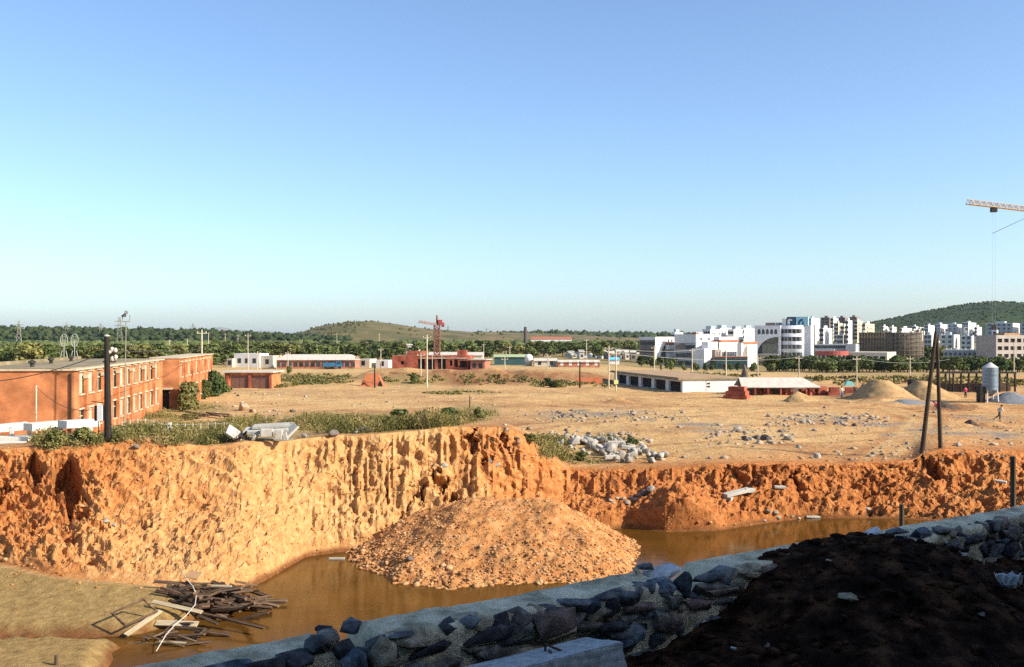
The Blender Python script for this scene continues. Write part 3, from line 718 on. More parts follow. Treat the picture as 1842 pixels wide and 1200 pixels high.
soil_stone(1320, 1168, 0.1, 'white', 'sliver of white stone low on the soil heap')
soil_stone(1760, 1105, 0.26, 'grey', 'flat grey stone on the soil below the white torn bag', 0.3)
soil_stone(1108, 1186, 0.32, 'white', 'white broken stone at the corner of the concrete block', 0.4)
soil_stone(1490, 1010, 0.12, 'tan', 'tiny pale stone on the crest of the dark soil heap')
# torn white bag
p = on_soil(1818, 1062)
rag = mat('white_plastic', [(0.3, 0.34, 0.36), (0.6, 0.63, 0.65)], 8, 0.6, 0.4, 20)
r0, r1 = 0.07, 0.27; vs = []; fs = []; n = 26
for i in range(n):
    a_ = 2 * PI * i / n * 0.8 + 0.5
    for k in range(4):
        rr = r0 + (r1 - r0) * k / 3 * random.uniform(0.75, 1.1)
        vs.append((rr * math.cos(a_), rr * math.sin(a_) * 0.8, 0.05 + 0.2 * (k / 3) ** 2 + random.uniform(-0.03, 0.05)))
for i in range(n - 1):
    for k in range(3): fs.append((i * 4 + k, (i + 1) * 4 + k, (i + 1) * 4 + k + 1, i * 4 + k + 1))
mb = MB(); mb.add(vs, fs); bag = mb.build('plastic_bag', rag); bag.location = p
md = bag.modifiers.new('t', 'SOLIDIFY'); md.thickness = 0.006
tag(bag, 'torn white plastic bag lying open on the dark soil', 'bag')

# wooden stakes standing behind the wall
stake_m = mat('stake_wood', [(0.05, 0.035, 0.022), (0.12, 0.085, 0.05)], 6, 0.9, stretch=(1, 1, 0.15))
def stake(px, ytop, ybot, d, r, label, lean=0.0, m=stake_m):
    p = at_d(px, ytop, d); base = -4.8
    o = thing('wooden_stake', label, 'stake', (p.x, p.y, base))
    mb = MB(); mb.tube([(-lean * (p.z - base), 0, 0), (0, 0, p.z - base)], r, 8, r * 0.92); mb.build('shaft', m, o)
    return o
stake(1622, 907, 941, 32, 0.085, 'short squared wooden stake standing in the water behind the wall', 0.0)
stake(1822, 821, 908, 34, 0.1, 'tall dark wooden stake behind the wall at the right edge', -0.004)

# the unfinished block in whose shade the foreground lies (behind and beside the viewpoint)
conc = mat('raw_concrete', [(0.25, 0.24, 0.22), (0.36, 0.35, 0.32)], 0.8, 0.9)
shade = thing('concrete_building', 'unfinished concrete building behind the viewpoint', 'building', wp(20, 14.2, 3.0), WYAW)
mb = MB(); mb.box(-38, 55, -16, 0, -1.0, 12.4); mb.build('wall', conc, shade)
mb = MB(); mb.box(-38.4, 55.4, -16.4, 0.25, 12.4, 12.9); mb.build('roof_slab', conc, shade)
gl = mat('window_dark', [(0.02, 0.025, 0.03), (0.05, 0.055, 0.06)], 1, 0.25, spec=0.5)
mb = MB(); mb.box(-0.9, 0.9, -0.03, 0.03, 0, 1.7); wme = mb.mesh('window'); wme.materials.append(gl)
for k in range(-10, 15):
    for zc in (2.0, 5.2, 8.4):
        o = bpy.data.objects.new('window', wme); COL.objects.link(o); o.parent = shade; o.location = (k * 3.6, 0.02, zc)
# ------------------------------------------------------------------ in the pit: stony mound, scrap timber, stones
def grid_heap(name, m, x0, x1, y0, y1, fn, nx, ny, parent=None):
    gx, gy = np.meshgrid(np.linspace(x0, x1, nx), np.linspace(y0, y1, ny), indexing='ij')
    zz = fn(gx, gy); VV = np.stack([gx, gy, zz], -1).reshape(-1, 3)
    i_, j_ = np.meshgrid(np.arange(nx - 1), np.arange(ny - 1), indexing='ij'); q0 = (i_ * ny + j_).ravel()
    QQ = np.stack([q0, q0 + ny, q0 + ny + 1, q0 + 1], -1)
    return link(name, np_mesh(name, VV, QQ), m, parent, smooth=True), BVHTree.FromPolygons([tuple(p) for p in VV.tolist()], QQ.tolist())
RA, RB, RY = U(840) * 61.6, U(985) * 61.6, 61.6
def mound_z(x, y):
    dx = np.where(x < RA, (RA - x) / 7.2, np.where(x > RB, (x - RB) / 5.3, 0.0))
    dy = np.where(y < RY, (RY - y) / 9.1, (y - RY) / 9.0)
    r = np.sqrt(dx * dx + dy * dy) + 0.13 * fbm(x * 0.35, y * 0.35, 301, 4)
    z = -0.75 - 2.95 * np.power(np.maximum(r, 0) + 1e-6, 1.12)
    return z + 0.3 * fbm(x * 0.7, y * 0.7, 302, 5, 0.62) + 0.12 * fbm(x * 3.5, y * 3.5, 303, 4, 0.6)
mound_m = mat('stony_clay', [(0.33, 0.13, 0.042), (0.46, 0.21, 0.075), (0.55, 0.3, 0.13)], 1.6, 0.95, 0.9, 9, spec=0.1, dist=0.08)
mound, MBV = grid_heap('earth_mound', mound_m, RA - 9.5, RB + 8, RY - 11.5, RY + 5.5, mound_z, 210, 180)
tag(mound, 'wide stony mound of orange earth rising from the muddy water', 'mound')
pts = []; szs = []
for k in range(13000):
    x = random.uniform(RA - 8, RB + 6.2); y = random.uniform(RY - 10, RY + 2.5)
    z = float(mound_z(np.array(x), np.array(y)))
    if z < ZW - 0.1: continue
    low = max(0.0, (-0.7 - z) / 3.0)
    if random.random() > 0.42 + 0.6 * low ** 1.5 + (0.25 if x < RA else 0): continue
    pts.append((x, y, z)); szs.append(min(0.24, 0.03 + random.expovariate(34) * (0.6 + 0.9 * low ** 2)))
cob_m = mat('cobble', [(0.28, 0.12, 0.045), (0.44, 0.22, 0.09), (0.56, 0.35, 0.18)], 1.1, 0.95, 0.4, 9, spec=0.1, detail=3)
cob = scatter_rocks('cobbles', cob_m, pts, szs, 0.75, parent=mound); cob['kind'] = 'stuff'
# rough stones strewn over the cut bank and its foot
pts = []; szs = []
for k in range(3000):
    px = random.uniform(-20, 1860); py = random.uniform(810, 1060)
    p = hit(px, py)
    if p is None or p.y > 90 or p.z < ZW: continue
    pts.append(p); szs.append(min(0.26, 0.025 + random.expovariate(30)))
bank_st = scatter_rocks('bank_stones', mat('bank_clod', [(0.28, 0.11, 0.035), (0.44, 0.2, 0.07), (0.55, 0.33, 0.16)], 0.8, 0.95, 0.4, 9, spec=0.1, detail=3), pts, szs, 0.8, seed=9)
stuff(bank_st, 'small stones and clods strewn over the orange cut bank', 'stones')
# rough stones on the levelled ground
pts = []; szs = []
for (x0, x1, y0, y1, n, s) in ((960, 1240, 738, 760, 260, 0.12), (1380, 1600, 745, 766, 260, 0.13), (900, 1860, 700, 830, 700, 0.07), (380, 560, 705, 760, 160, 0.11), (1270, 1430, 765, 800, 160, 0.11), (1090, 1170, 778, 800, 90, 0.13), (1500, 1860, 760, 830, 200, 0.08), (560, 900, 700, 740, 120, 0.08)):
    for k in range(n):
        p = hit(random.uniform(x0, x1), random.uniform(y0, y1))
        if p is None or p.z < -1.2: continue
        pts.append(p); szs.append(min(0.4, 0.03 + random.expovariate(1 / s)))
gst = mat('site_gravel', [(0.13, 0.10, 0.08), (0.3, 0.23, 0.16), (0.48, 0.40, 0.30)], 0.5, 0.95, detail=3)
stuff(scatter_rocks('gravel', gst, pts, szs, 0.7, seed=13), 'scattered gravel and small stones on the levelled site', 'gravel')

pale_rock = rock_copies(mat('pale_rubble', [(0.17, 0.15, 0.12), (0.28, 0.26, 0.22), (0.42, 0.39, 0.34)], 1.5, 0.9, 0.4, 8, rnd=0.22))
tan_rock = rock_copies(mat('tan_rubble', [(0.35, 0.23, 0.13), (0.52, 0.39, 0.25)], 1.5, 0.95, 0.4, 8, rnd=0.2))
dark_rock = rock_copies(mat('dark_rubble', [(0.06, 0.05, 0.045), (0.16, 0.13, 0.11)], 1.5, 0.9, 0.4, 8, rnd=0.3))
def rock(px, py, L, label, lib=pale_rock, group=None, flat=0.6, asp=0.7, lift=0.0, name='rock', yaw=None, tilt=0.25, p=None):
    p = p or hit(px, py)
    if p is None: return None
    o = bpy.data.objects.new(name, random.choice(lib)); COL.objects.link(o)
    o.scale = (L / 2, L * asp / 2, L * flat / 2)
    o.location = (p.x, p.y, p.z + L * flat * 0.3 + lift)
    o.rotation_euler = (random.uniform(-tilt, tilt), random.uniform(-tilt, tilt), random.uniform(0, 6) if yaw is None else yaw)
    return tag(o, label, 'rock', group)
# heap of broken pale stone at the rim
g = 'broken stones heaped at the pit rim'
poly_c = [(1025, 800, 0.5), (1050, 803, 0.7), (1075, 808, 0.9), (1100, 808, 1.0), (1125, 812, 0.8), (1150, 818, 0.6), (1175, 822, 0.45), (1090, 822, 0.8), (1120, 826, 0.6), (1060, 795, 0.7), (1095, 797, 0.8)]
random.seed(5)
for k in range(110):
    cx_, cy_, hh = random.choice(poly_c)
    px = random.gauss(cx_, 13); py = random.gauss(cy_, 6)
    if py > 834 or py < 786: continue
    L = random.choice([0.35, 0.45, 0.6, 0.75, 0.95])
    rock(px, py, L, 'pale broken stone in the heap between weeds at the pit rim', pale_rock, g, random.uniform(0.45, 0.85), random.uniform(0.5, 0.9), random.uniform(0, 0.45) * hh, tilt=0.6)
for (px, py, L, yw, tl) in ((1045, 800, 1.5, 0.6, 0.4), (1108, 806, 1.5, 0.1, 0.0), (1085, 818, 1.4, -0.7, 0.4), (1130, 815, 1.2, 0.0, 0.1), (1100, 833, 1.1, 0.2, 0.0)):
    p = hit(px, py)
    mb = MB(); mb.box(-L / 2, L / 2, -0.18, 0.18, 0, 0.3); o = mb.build('stone_post', mat('dressed_stone', [(0.36, 0.32, 0.27), (0.5, 0.46, 0.4)], 2, 0.9, 0.3, 10))
    bv = o.modifiers.new('b', 'BEVEL'); bv.width = 0.04
    o.location = p + Vector((0, 0, 0.3)); o.rotation_euler = (0.1, tl, yw)
    tag(o, 'long squared stone lying across the pale broken stone heap', 'stone', 'squared stones in the rubble heap')
# white rubble on the bench below the right-hand scarp
for (px, py, L) in ((1098, 902, 0.5), (1110, 897, 0.3), (1122, 899, 0.45), (1135, 896, 0.35), (1127, 906, 0.55), (1150, 892, 0.6), (1160, 889, 0.8), (1172, 883, 0.9), (1143, 900, 0.4), (1104, 906, 0.3)):
    rock(px, py, L, 'white stone strewn on the earth ledge above the water', pale_rock, 'white stones on the ledge under the scarp', 0.5)
for (px, py, L) in ((1382, 921, 0.45), (1394, 925, 0.6), (1400, 933, 0.5), (1424, 931, 0.35), (1437, 934, 0.3), (1375, 938, 0.3)):
    rock(px, py, L, 'white stone at the muddy water line below the right bank', pale_rock, 'white stones at the water line', 0.6)
# boulders and rubble on the levelled site
for (px, py, L, lib, lab) in ((437, 738, 1.9, tan_rock, 'large brown broken masonry lump near the brick building'), (455, 742, 1.0, tan_rock, 'smaller broken masonry lump beside the large brown one'), (525, 741, 0.7, dark_rock, 'dark lone rock on pale sand above the weeds'),
                              (1340, 791, 0.8, dark_rock, 'dark boulder at the pale stone cluster, right of centre'), (1376, 791, 1.0, dark_rock, 'dark flat boulder in the stone cluster beyond the scarp'), (1418, 792, 0.9, pale_rock, 'pale oblong stone with dark end on bare sand'), (1362, 789, 0.7, dark_rock, 'dark rock between two larger boulders on the sand'),
                              (1325, 776, 1.0, pale_rock, 'white upright rock on the sand'), (1436, 806, 0.6, pale_rock, 'pale stone alone on the sand near the scarp edge'), (1470, 824, 0.8, pale_rock, 'flat pale stone at the lip of the scarp'), (1632, 799, 0.45, pale_rock, 'small white stone left of the leaning poles'),
                              (1680, 743, 0.7, pale_rock, 'white lump beside the person in red'), (1725, 803, 0.7, pale_rock, 'pale flat stone right of the leaning poles'), (1660, 803, 0.4, dark_rock, 'dark clod between the feet of the leaning poles'), 
                              (600, 783, 0.8, dark_rock, 'dark round rock on the cliff lip right of the slabs'), (655, 778, 0.9, pale_rock, 'white flat rock on the cliff lip'), (672, 775, 0.8, dark_rock, 'grey flat rock on the cliff lip beside the white one'),
                              (640, 780, 0.4, pale_rock, 'small white rock on the cliff lip left of the flat one'), (548, 787, 0.6, pale_rock, 'white rock alone on the lip right of the slabs'), (870, 742, 0.9, tan_rock, 'reddish lump among weeds on the promontory'), (245, 806, 0.5, pale_rock, 'pale rock set in the orange bank below the black pole'),
                              (190, 940, 0.5, pale_rock, 'pale angular rock beside the dark hollow in the bank'), (205, 946, 0.35, pale_rock, 'small pale rock low beside the dark hollow'), (800, 840, 0.6, pale_rock, 'pale rock jutting from the middle of the cliff'), (882, 832, 0.5, pale_rock, 'pale rock under the dark groove in the cliff'), (895, 838, 0.45, pale_rock, 'small pale rock right of the one under the groove'),
                              (738, 1008, 0.55, dark_rock, 'dark boulder on the face of the stony mound'), (1560, 918, 0.5, pale_rock, 'white stone in the red bank above the stake')):
    bv = MBV if 'mound' in lab else None
    p = hit(px, py, bv)
    rock(px, py, L, lab, lib, p=p)
random.seed(8)
for k in range(46):
    c = random.choice([(1300, 777, 26, 5), (1330, 790, 40, 3), (1440, 760, 45, 3), (1490, 762, 40, 3), (1000, 747, 20, 3), (1015, 751, 25, 2), (965, 776, 20, 3), (1020, 779, 20, 3), (470, 755, 50, 5), (455, 712, 40, 3)])
    rock(random.gauss(c[0], c[2]), random.gauss(c[1], c[3]), random.choice([0.3, 0.4, 0.5, 0.7]), 'loose stone scattered over the levelled sand', random.choice([pale_rock, pale_rock, tan_rock, dark_rock]), 'loose stones on the levelled sand', 0.6)

# broken slabs lying on the ledge below the scarp
beam_m = mat('pale_concrete', [(0.34, 0.32, 0.27), (0.5, 0.48, 0.42)], 0.8, 0.9, 0.3, 6, rnd=0.08)
def slab(px, py, L, W, T, yaw, tilt, roll, label, lift=0.0, m=None, group=None, p=None, name='concrete_slab'):
    p = p or hit(px, py)
    mb = MB(); mb.box(-L / 2, L / 2, -W / 2, W / 2, -T / 2, T / 2)
    o = mb.build(name, m or beam_m); bv = o.modifiers.new('b', 'BEVEL'); bv.width = min(T, W) * 0.08
    o.location = p + Vector((0, 0, T / 2 + lift)); o.rotation_euler = (roll, tilt, yaw)
    return tag(o, label, 'slab', group)
slab(1326, 890, 2.2, 0.5, 0.22, 0.5, -0.12, 0.15, 'tilted broken slab with a dark side on the red ledge', 0.05)
slab(1306, 899, 0.9, 0.4, 0.25, -0.6, 0.1, 0.1, 'short broken slab left of the tilted one on the ledge')
slab(1348, 886, 0.7, 0.45, 0.3, 0.2, 0, 0.0, 'pale block at the upper end of the tilted slab')
slab(1462, 931, 1.0, 0.3, 0.12, 0.1, 0.05, 0.1, 'thin pale board-like slab at the water line')
slab(1403, 878, 0.8, 0.3, 0.15, 0.1, 0.05, 0.1, 'pale slab fragment high on the right bank')
slab(1800, 868, 0.8, 0.3, 0.15, -0.6, 0.1, 0.1, 'pale slab fragment beside the tall stake')
slab(608, 997, 0.9, 0.25, 0.08, 0.0, 0.0, 0.0, 'pale board floating at the left foot of the mound', p=Vector((U(606) * 58.5, 58.5, ZW)))
# slabs piled on the cliff lip
PL = hit(478, 796)
def onlip(px, py, dd=0.0):
    d = PL.y + dd; return at_d(px, py, d)
lipg = None
slab(0, 0, 2.75, 1.15, 0.2, 0.06, -0.06, 0.18, 'long grey concrete slab lying across the pile on the cliff lip', p=onlip(480, 776, 0.7))
slab(0, 0, 2.4, 0.9, 0.16, 0.07, -0.05, 0.1, 'cream concrete slab lying on top of the pile', p=onlip(491, 768, 0.9))
slab(0, 0, 1.1, 0.85, 0.16, 0.5, -0.75, 0.3, 'cream concrete slab leaning at the right end of the pile', p=onlip(520, 778, 0.3))
slab(0, 0, 1.25, 0.9, 0.14, 0.4, 0.62, 0.65, 'grey concrete slab leaning at the left end of the pile', p=onlip(424, 784, 0.3))
slab(0, 0, 0.75, 0.6, 0.5, 0.15, 0.0, 0.0, 'bright white concrete cube propping up the pile', p=onlip(480, 786, -0.1))
slab(0, 0, 0.42, 0.3, 0.58, 0.0, 0.05, 0.0, 'round-topped upright stone under the slab pile', p=onlip(502, 790, -0.3), name='upright_stone')
slab(0, 0, 0.26, 0.2, 0.5, 0.0, -0.25, 0.0, 'narrow white upright stone at the right of the slab pile', p=onlip(513, 793, -0.3), name='upright_stone')
slab(0, 0, 3.2, 0.8, 0.35, 0.1, 0.0, 0.0, 'broad rubble footing beneath the slab pile', p=Vector((PL.x - 0.3, PL.y + 1.5, PL.z - 0.3)), m=mat('pale_rubble', []))
rock(0, 0, 0.62, 'round white boulder at the left of the slab pile', pale_rock, p=onlip(457, 790, -0.2), flat=0.7)
bar_m = mat('dark_rust', [(0.03, 0.018, 0.012), (0.08, 0.04, 0.025)], 5, 0.9)
c0 = onlip(420, 797, -0.5); c1 = onlip(444, 778, -0.4)
mb = MB(); random.seed(2)
for k in range(5):
    q = [c0.lerp(c1, t) + Vector((random.uniform(-.1, .1), random.uniform(-.15, .15), random.uniform(-.08, .08))) for t in (0, .25, .5, .75, 1)]
    mb.tube(q, 0.045, 6)
tag(mb.build('steel_bars', bar_m), 'tangled dark steel bars hanging over the cliff lip by the slabs', 'steel bars')

# scrap timber at the water's edge
wood1 = mat('old_timber', [(0.025, 0.015, 0.01), (0.09, 0.052, 0.03), (0.24, 0.155, 0.09)], 2.0, 0.9, rnd=0.45, local=True, stretch=(0.4, 3, 3))
wood2 = mat('pale_timber', [(0.32, 0.25, 0.15), (0.5, 0.41, 0.27)], 2.0, 0.9, rnd=0.15, local=True, stretch=(0.4, 3, 3))
random.seed(21)
def plank(p, L, W, T, yaw, tilt, roll, label, m, group=None):
    mb = MB(); mb.box(-L / 2, L / 2, -W / 2, W / 2, -T / 2, T / 2); o = mb.build('timber_plank', m)
    o.location = p; o.rotation_euler = (roll, tilt, yaw); return tag(o, label, 'plank', group)
def tpos(px, py, lift):
    p = hit(px, py); z = max(p.z, ZW)
    q = at_z(px, py, z); return q + Vector((0, 0, lift))
for k in range(84):
    px = random.uniform(316, 466); c = 1072 + (px - 322) * 0.14
    py = random.gauss(c + 5, 13)
    plank(tpos(px, py, random.uniform(0.08, 0.75) * (1 - abs(px - 395) / 130)), random.uniform(1.0, 3.0), random.uniform(0.1, 0.3), random.uniform(0.06, 0.13), random.gauss(-0.32, 0.35), random.gauss(0, 0.14), random.uniform(-0.6, 0.6),
          'weathered dark board in the scrap timber heap at the water edge', wood1, 'boards in the scrap timber heap')
for k in range(15):
    px = random.uniform(262, 400); py = random.uniform(1125, 1172) - (px - 262) * 0.1
    plank(tpos(px, py, random.uniform(0.05, 0.3)), random.uniform(0.9, 2.2), random.uniform(0.08, 0.2), 0.05, random.gauss(0.15, 0.5), random.gauss(0, 0.08), random.uniform(-0.3, 0.3), 'brown board in the lower scatter of scrap timber', wood1, 'boards in the lower timber scatter')
plank(tpos(318, 1112, 0.5), 2.6, 0.2, 0.06, -0.32, 0.1, 0.5, 'long pale board lying over the lower timber scatter', wood2)
plank(tpos(372, 1128, 0.35), 1.5, 0.16, 0.06, -0.6, 0.12, 0.2, 'dark board sticking out beyond the long pale one', wood1)
plank(tpos(258, 1135, 0.35), 2.1, 0.22, 0.06, 1.15, -0.25, 0.3, 'upright pale board leaning on the lower timber scatter', wood2)
plank(tpos(318, 1132, 0.25), 1.9, 0.32, 0.05, -0.12, 0.0, 0.5, 'pale slatted board in the lower timber scatter', wood2)
plank(tpos(310, 1160, 0.1), 1.2, 0.14, 0.05, -0.2, 0.0, 0.2, 'thin pale board at the near edge of the timber', wood2)
plank(tpos(398, 1083, 0.75), 1.0, 0.16, 0.06, -0.1, 0.0, 0.3, 'short pale board on top of the dark timber heap', wood2)
plank(tpos(348, 1068, 0.9), 0.7, 0.5, 0.04, -0.3, 0.1, 0.5, 'small tan panel on top of the timber heap', mat('tan_panel', [(0.35, 0.2, 0.1), (0.45, 0.27, 0.14)], 3))
def frame(px, py, L, W, yaw, tilt, roll, label, lift=0.4):
    o = thing('window_frame', label, 'frame', tpos(px, py, lift)); o.rotation_euler = (roll, tilt, yaw)
    for (x0, x1, y0, y1) in ((-L / 2, L / 2, -W / 2, -W / 2 + 0.08), (-L / 2, L / 2, W / 2 - 0.08, W / 2), (-L / 2, -L / 2 + 0.08, -W / 2 + 0.08, W / 2 - 0.08), (L / 2 - 0.08, L / 2, -W / 2 + 0.08, W / 2 - 0.08)):
        mb = MB(); mb.box(x0, x1, y0, y1, -0.03, 0.03); mb.build('frame_bar', wood1, o)
frame(242, 1122, 1.7, 1.0, 1.0, -0.15, 0.5, 'old wooden window frame leaning at the left of the timber', 0.5)
frame(330, 1147, 1.7, 0.8, -0.15, 0.0, 0.15, 'wooden frame lying flat in the lower timber scatter', 0.25)
pts = [tpos(x, y, l) for (x, y, l) in ((328, 1070, 1.05), (336, 1082, 1.0), (347, 1092, 0.95), (353, 1105, 0.85), (351, 1118, 0.75), (335, 1132, 0.6), (315, 1145, 0.5), (298, 1158, 0.35), (281, 1176, 0.1))]
mb = MB(); mb.tube(pts, 0.02, 6); tag(mb.build('cable', mat('white_cable', [(0.5, 0.46, 0.36), (0.6, 0.56, 0.46)], 2, 0.7)), 'pale cable snaking down over the scrap timber', 'cable')
p = tpos(100, 1196, 0.0); mb = MB(); mb.tube([(0, 0, -0.3), (0.03, 0, 0.35)], 0.07, 7); o = mb.build('wooden_stake', stake_m); o.location = p; tag(o, 'stub of a wooden stake in the sand at lower left', 'stake')

# pipe end and dark hollow at the right edge of the picture
conc_dark = mat('pipe_concrete', [(0.09, 0.09, 0.075), (0.15, 0.15, 0.125)], 2, 0.9, 0.3, 8)
p = ground_at(1862, 72.5)
o = thing('concrete_pipe', 'large dark concrete pipe on the bank at the right edge', 'pipe', (p.x + 0.3, p.y, zof(852, p.y)), -0.5)
mb = MB(); n = 28
ro, ri = 0.72, 0.58
vs = []
for x in (-0.6, 2.6):
    for r in (ro, ri): vs += [(x, r * math.cos(2 * PI * j / n), r * math.sin(2 * PI * j / n)) for j in range(n)]
fs = []
for j in range(n):
    k = (j + 1) % n
    fs += [(j, k, 2 * n + k, 2 * n + j), (n + k, n + j, 3 * n + j, 3 * n + k), (k, j, n + j, n + k), (2 * n + j, 2 * n + k, 3 * n + k, 3 * n + j)]
mb.add(vs, fs); mb.build('pipe_barrel', conc_dark, o, smooth=False)
# ------------------------------------------------------------------ builders for houses
white_w = mat('white_render', [(0.62, 0.60, 0.56), (0.74, 0.72, 0.68)], 0.25, 0.9)
cream_w = mat('cream_render', [(0.5, 0.44, 0.34), (0.62, 0.56, 0.45)], 0.25, 0.9)
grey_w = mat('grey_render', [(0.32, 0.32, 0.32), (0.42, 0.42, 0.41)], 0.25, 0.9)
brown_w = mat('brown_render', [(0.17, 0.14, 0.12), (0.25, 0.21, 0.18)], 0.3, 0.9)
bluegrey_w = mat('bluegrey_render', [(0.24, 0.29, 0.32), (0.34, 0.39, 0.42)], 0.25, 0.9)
brick_o = brick_mat('orange_brick', (0.5, 0.165, 0.058), (0.43, 0.13, 0.045), (0.48, 0.27, 0.14))
brick_r = brick_mat('red_brick', (0.36, 0.075, 0.04), (0.28, 0.055, 0.03), (0.33, 0.17, 0.11))
brick_p = brick_mat('pink_brick', (0.42, 0.16, 0.09), (0.36, 0.12, 0.07), (0.4, 0.24, 0.17))
roof_g = mat('roof_felt', [(0.13, 0.11, 0.06), (0.24, 0.19, 0.11), (0.36, 0.29, 0.17)], 0.35, 0.95)
roof_w = mat('cement_roof', [(0.46, 0.41, 0.34), (0.6, 0.55, 0.47)], 0.6, 0.9, stretch=(3, 1, 1))
roof_t = mat('red_tile', [(0.33, 0.1, 0.05), (0.45, 0.16, 0.08)], 0.8, 0.9)
roof_n = mat('green_roof', [(0.3, 0.38, 0.2), (0.4, 0.48, 0.28)], 0.6, 0.9)
teal_w = mat('teal_wall', [(0.025, 0.07, 0.07), (0.05, 0.11, 0.11)], 0.5, 0.6)
glass = mat('window_glass', [(0.015, 0.02, 0.025), (0.05, 0.06, 0.065)], 0.4, 0.2, spec=0.5, rnd=0.4)
pale_glass = mat('curtained_glass', [(0.42, 0.40, 0.33), (0.62, 0.60, 0.5)], 0.9, 0.4, spec=0.4, rnd=0.2)
trim_m = mat('pale_trim', [(0.42, 0.33, 0.22), (0.58, 0.48, 0.34)], 1.2, 0.9)
dark_in = mat('dark_interior', [(0.015, 0.012, 0.01), (0.04, 0.03, 0.025)], 1, 0.95)
iron_door = mat('rusty_door', [(0.12, 0.055, 0.04), (0.2, 0.1, 0.07)], 1.5, 0.8, local=True)

def facade_mb(mb, L, h, ops, rec, T):
    """wall sheet in local (s, z) with openings cut out and reveals of depth rec; T maps (s, depth, z) to 3-D"""
    xs = sorted(set([0, L] + [o[0] for o in ops] + [o[1] for o in ops])); zs = sorted(set([0, h] + [o[2] for o in ops] + [o[3] for o in ops]))
    for i in range(len(xs) - 1):
        for j in range(len(zs) - 1):
            cx_, cz_ = (xs[i] + xs[i + 1]) / 2, (zs[j] + zs[j + 1]) / 2
            if any(o[0] < cx_ < o[1] and o[2] < cz_ < o[3] for o in ops): continue
            mb.add([T(xs[i], 0, zs[j]), T(xs[i + 1], 0, zs[j]), T(xs[i + 1], 0, zs[j + 1]), T(xs[i], 0, zs[j + 1])], [(0, 1, 2, 3)])
    for (a_, b_, c_, d_) in ops:
        for P in (((a_, 0, c_), (a_, rec, c_), (a_, rec, d_), (a_, 0, d_)), ((b_, 0, d_), (b_, rec, d_), (b_, rec, c_), (b_, 0, c_)), ((a_, 0, c_), (b_, 0, c_), (b_, rec, c_), (a_, rec, c_)), ((a_, rec, d_), (b_, rec, d_), (b_, 0, d_), (a_, 0, d_))):
            mb.add([T(*q) for q in P], [(0, 1, 2, 3)])

class Block:
    """building with a near corner: left face px0..pxc, right face pxc..px1; local x along the left face, local y into the building"""
    def __init__(s, name, label, cat, px0, pxc, px1, d, ytop, phi, wall, base=None, group=None, ops_f=(), ops_r=(), rec=0.25, roof=None, parapet=0.0, depth=None, back=None):
        if depth is None and phi > 0: phi = max(phi, math.degrees(math.atan(U(pxc))) + 9)
        ph = math.radians(phi)
        C = Vector((U(pxc) * d, d, 0))
        def run(px, dx, dy):
            u = U(px); return (u * C.y - C.x) / (dx - u * dy)
        s.L1 = run(px0, -math.cos(ph), math.sin(ph)) if px0 < pxc else (back or 8.0)
        s.L2 = depth if depth else run(px1, math.sin(ph), math.cos(ph))
        gzv = gz(C.x, C.y) if base is None else base
        s.zb = gzv - 0.6; top = zof(ytop, d); s.h = top - s.zb
        org = C + Vector((-math.cos(ph), math.sin(ph), 0)) * s.L1
        s.root = thing(name, label, cat, (org.x, org.y, s.zb), -ph, group)
        mb = MB(); L1, L2, h = s.L1, s.L2, s.h
        facade_mb(mb, L1, h, list(ops_f), rec, lambda a_, dd, z: (a_, dd, z))
        facade_mb(mb, L2, h, list(ops_r), rec, lambda a_, dd, z: (L1 - dd, a_, z))
        mb.add([(0, 0, 0), (0, L2, 0), (0, L2, h), (0, 0, h), (L1, L2, 0), (L1, L2, h)], [(0, 3, 2, 1), (1, 2, 5, 4)])
        mb.add([(0, 0, h), (L1, 0, h), (L1, L2, h), (0, L2, h)], [(0, 1, 2, 3)])
        mb.build('wall', wall, s.root)
        if roof:
            mb = MB(); ov = 0.25
            mb.box(-ov, L1 + ov, -ov, L2 + ov, h + 0.003, h + 0.22); mb.build('roof_slab', roof, s.root)
        if parapet:
            for (x0, x1, y0, y1) in ((0, L1, 0, 0.25), (0, L1, L2 - 0.25, L2), (0, 0.25, 0.25, L2 - 0.25), (L1 - 0.25, L1, 0.25, L2 - 0.25)):
                mb = MB(); mb.box(x0, x1, y0, y1, h, h + parapet); mb.build('parapet', wall, s.root)
    def z(s, py, d): return zof(py, d) - s.zb
    def box(s, name, m, x0, x1, y0, y1, z0, z1, parent=None):
        mb = MB(); mb.box(x0, x1, y0, y1, z0, z1); return mb.build(name, m, parent or s.root)
    def wins(s, f, n, w, h, zlist, m=glass, x0=None, x1=None, name='window', proud=0.03):
        L = s.L1 if f == 'f' else s.L2
        x0 = 0.06 * L if x0 is None else x0; x1 = 0.94 * L if x1 is None else x1
        mb = MB()
        if f == 'f': mb.box(-w / 2, w / 2, -proud, proud, 0, h)
        else: mb.box(-proud, proud, -w / 2, w / 2, 0, h)
        me = mb.mesh(name); me.materials.append(m)
        for zc in zlist:
            for i in range(n):
                t = x0 + (x1 - x0) * (i + 0.5) / n
                o = bpy.data.objects.new(name, me); COL.objects.link(o); o.parent = s.root
                o.location = (t, 0, zc) if f == 'f' else (s.L1, t, zc)
    def panel(s, f, outline, m, name, proud=0.06):
        """flat panel with the given (s, z) outline, set on a face"""
        mb = MB()
        if f == 'f': mb.prism(outline, 'y', -proud, 0.02)
        else: mb.prism(outline, 'x', s.L1 - 0.02, s.L1 + proud)
        return mb.build(name, m, s.root)

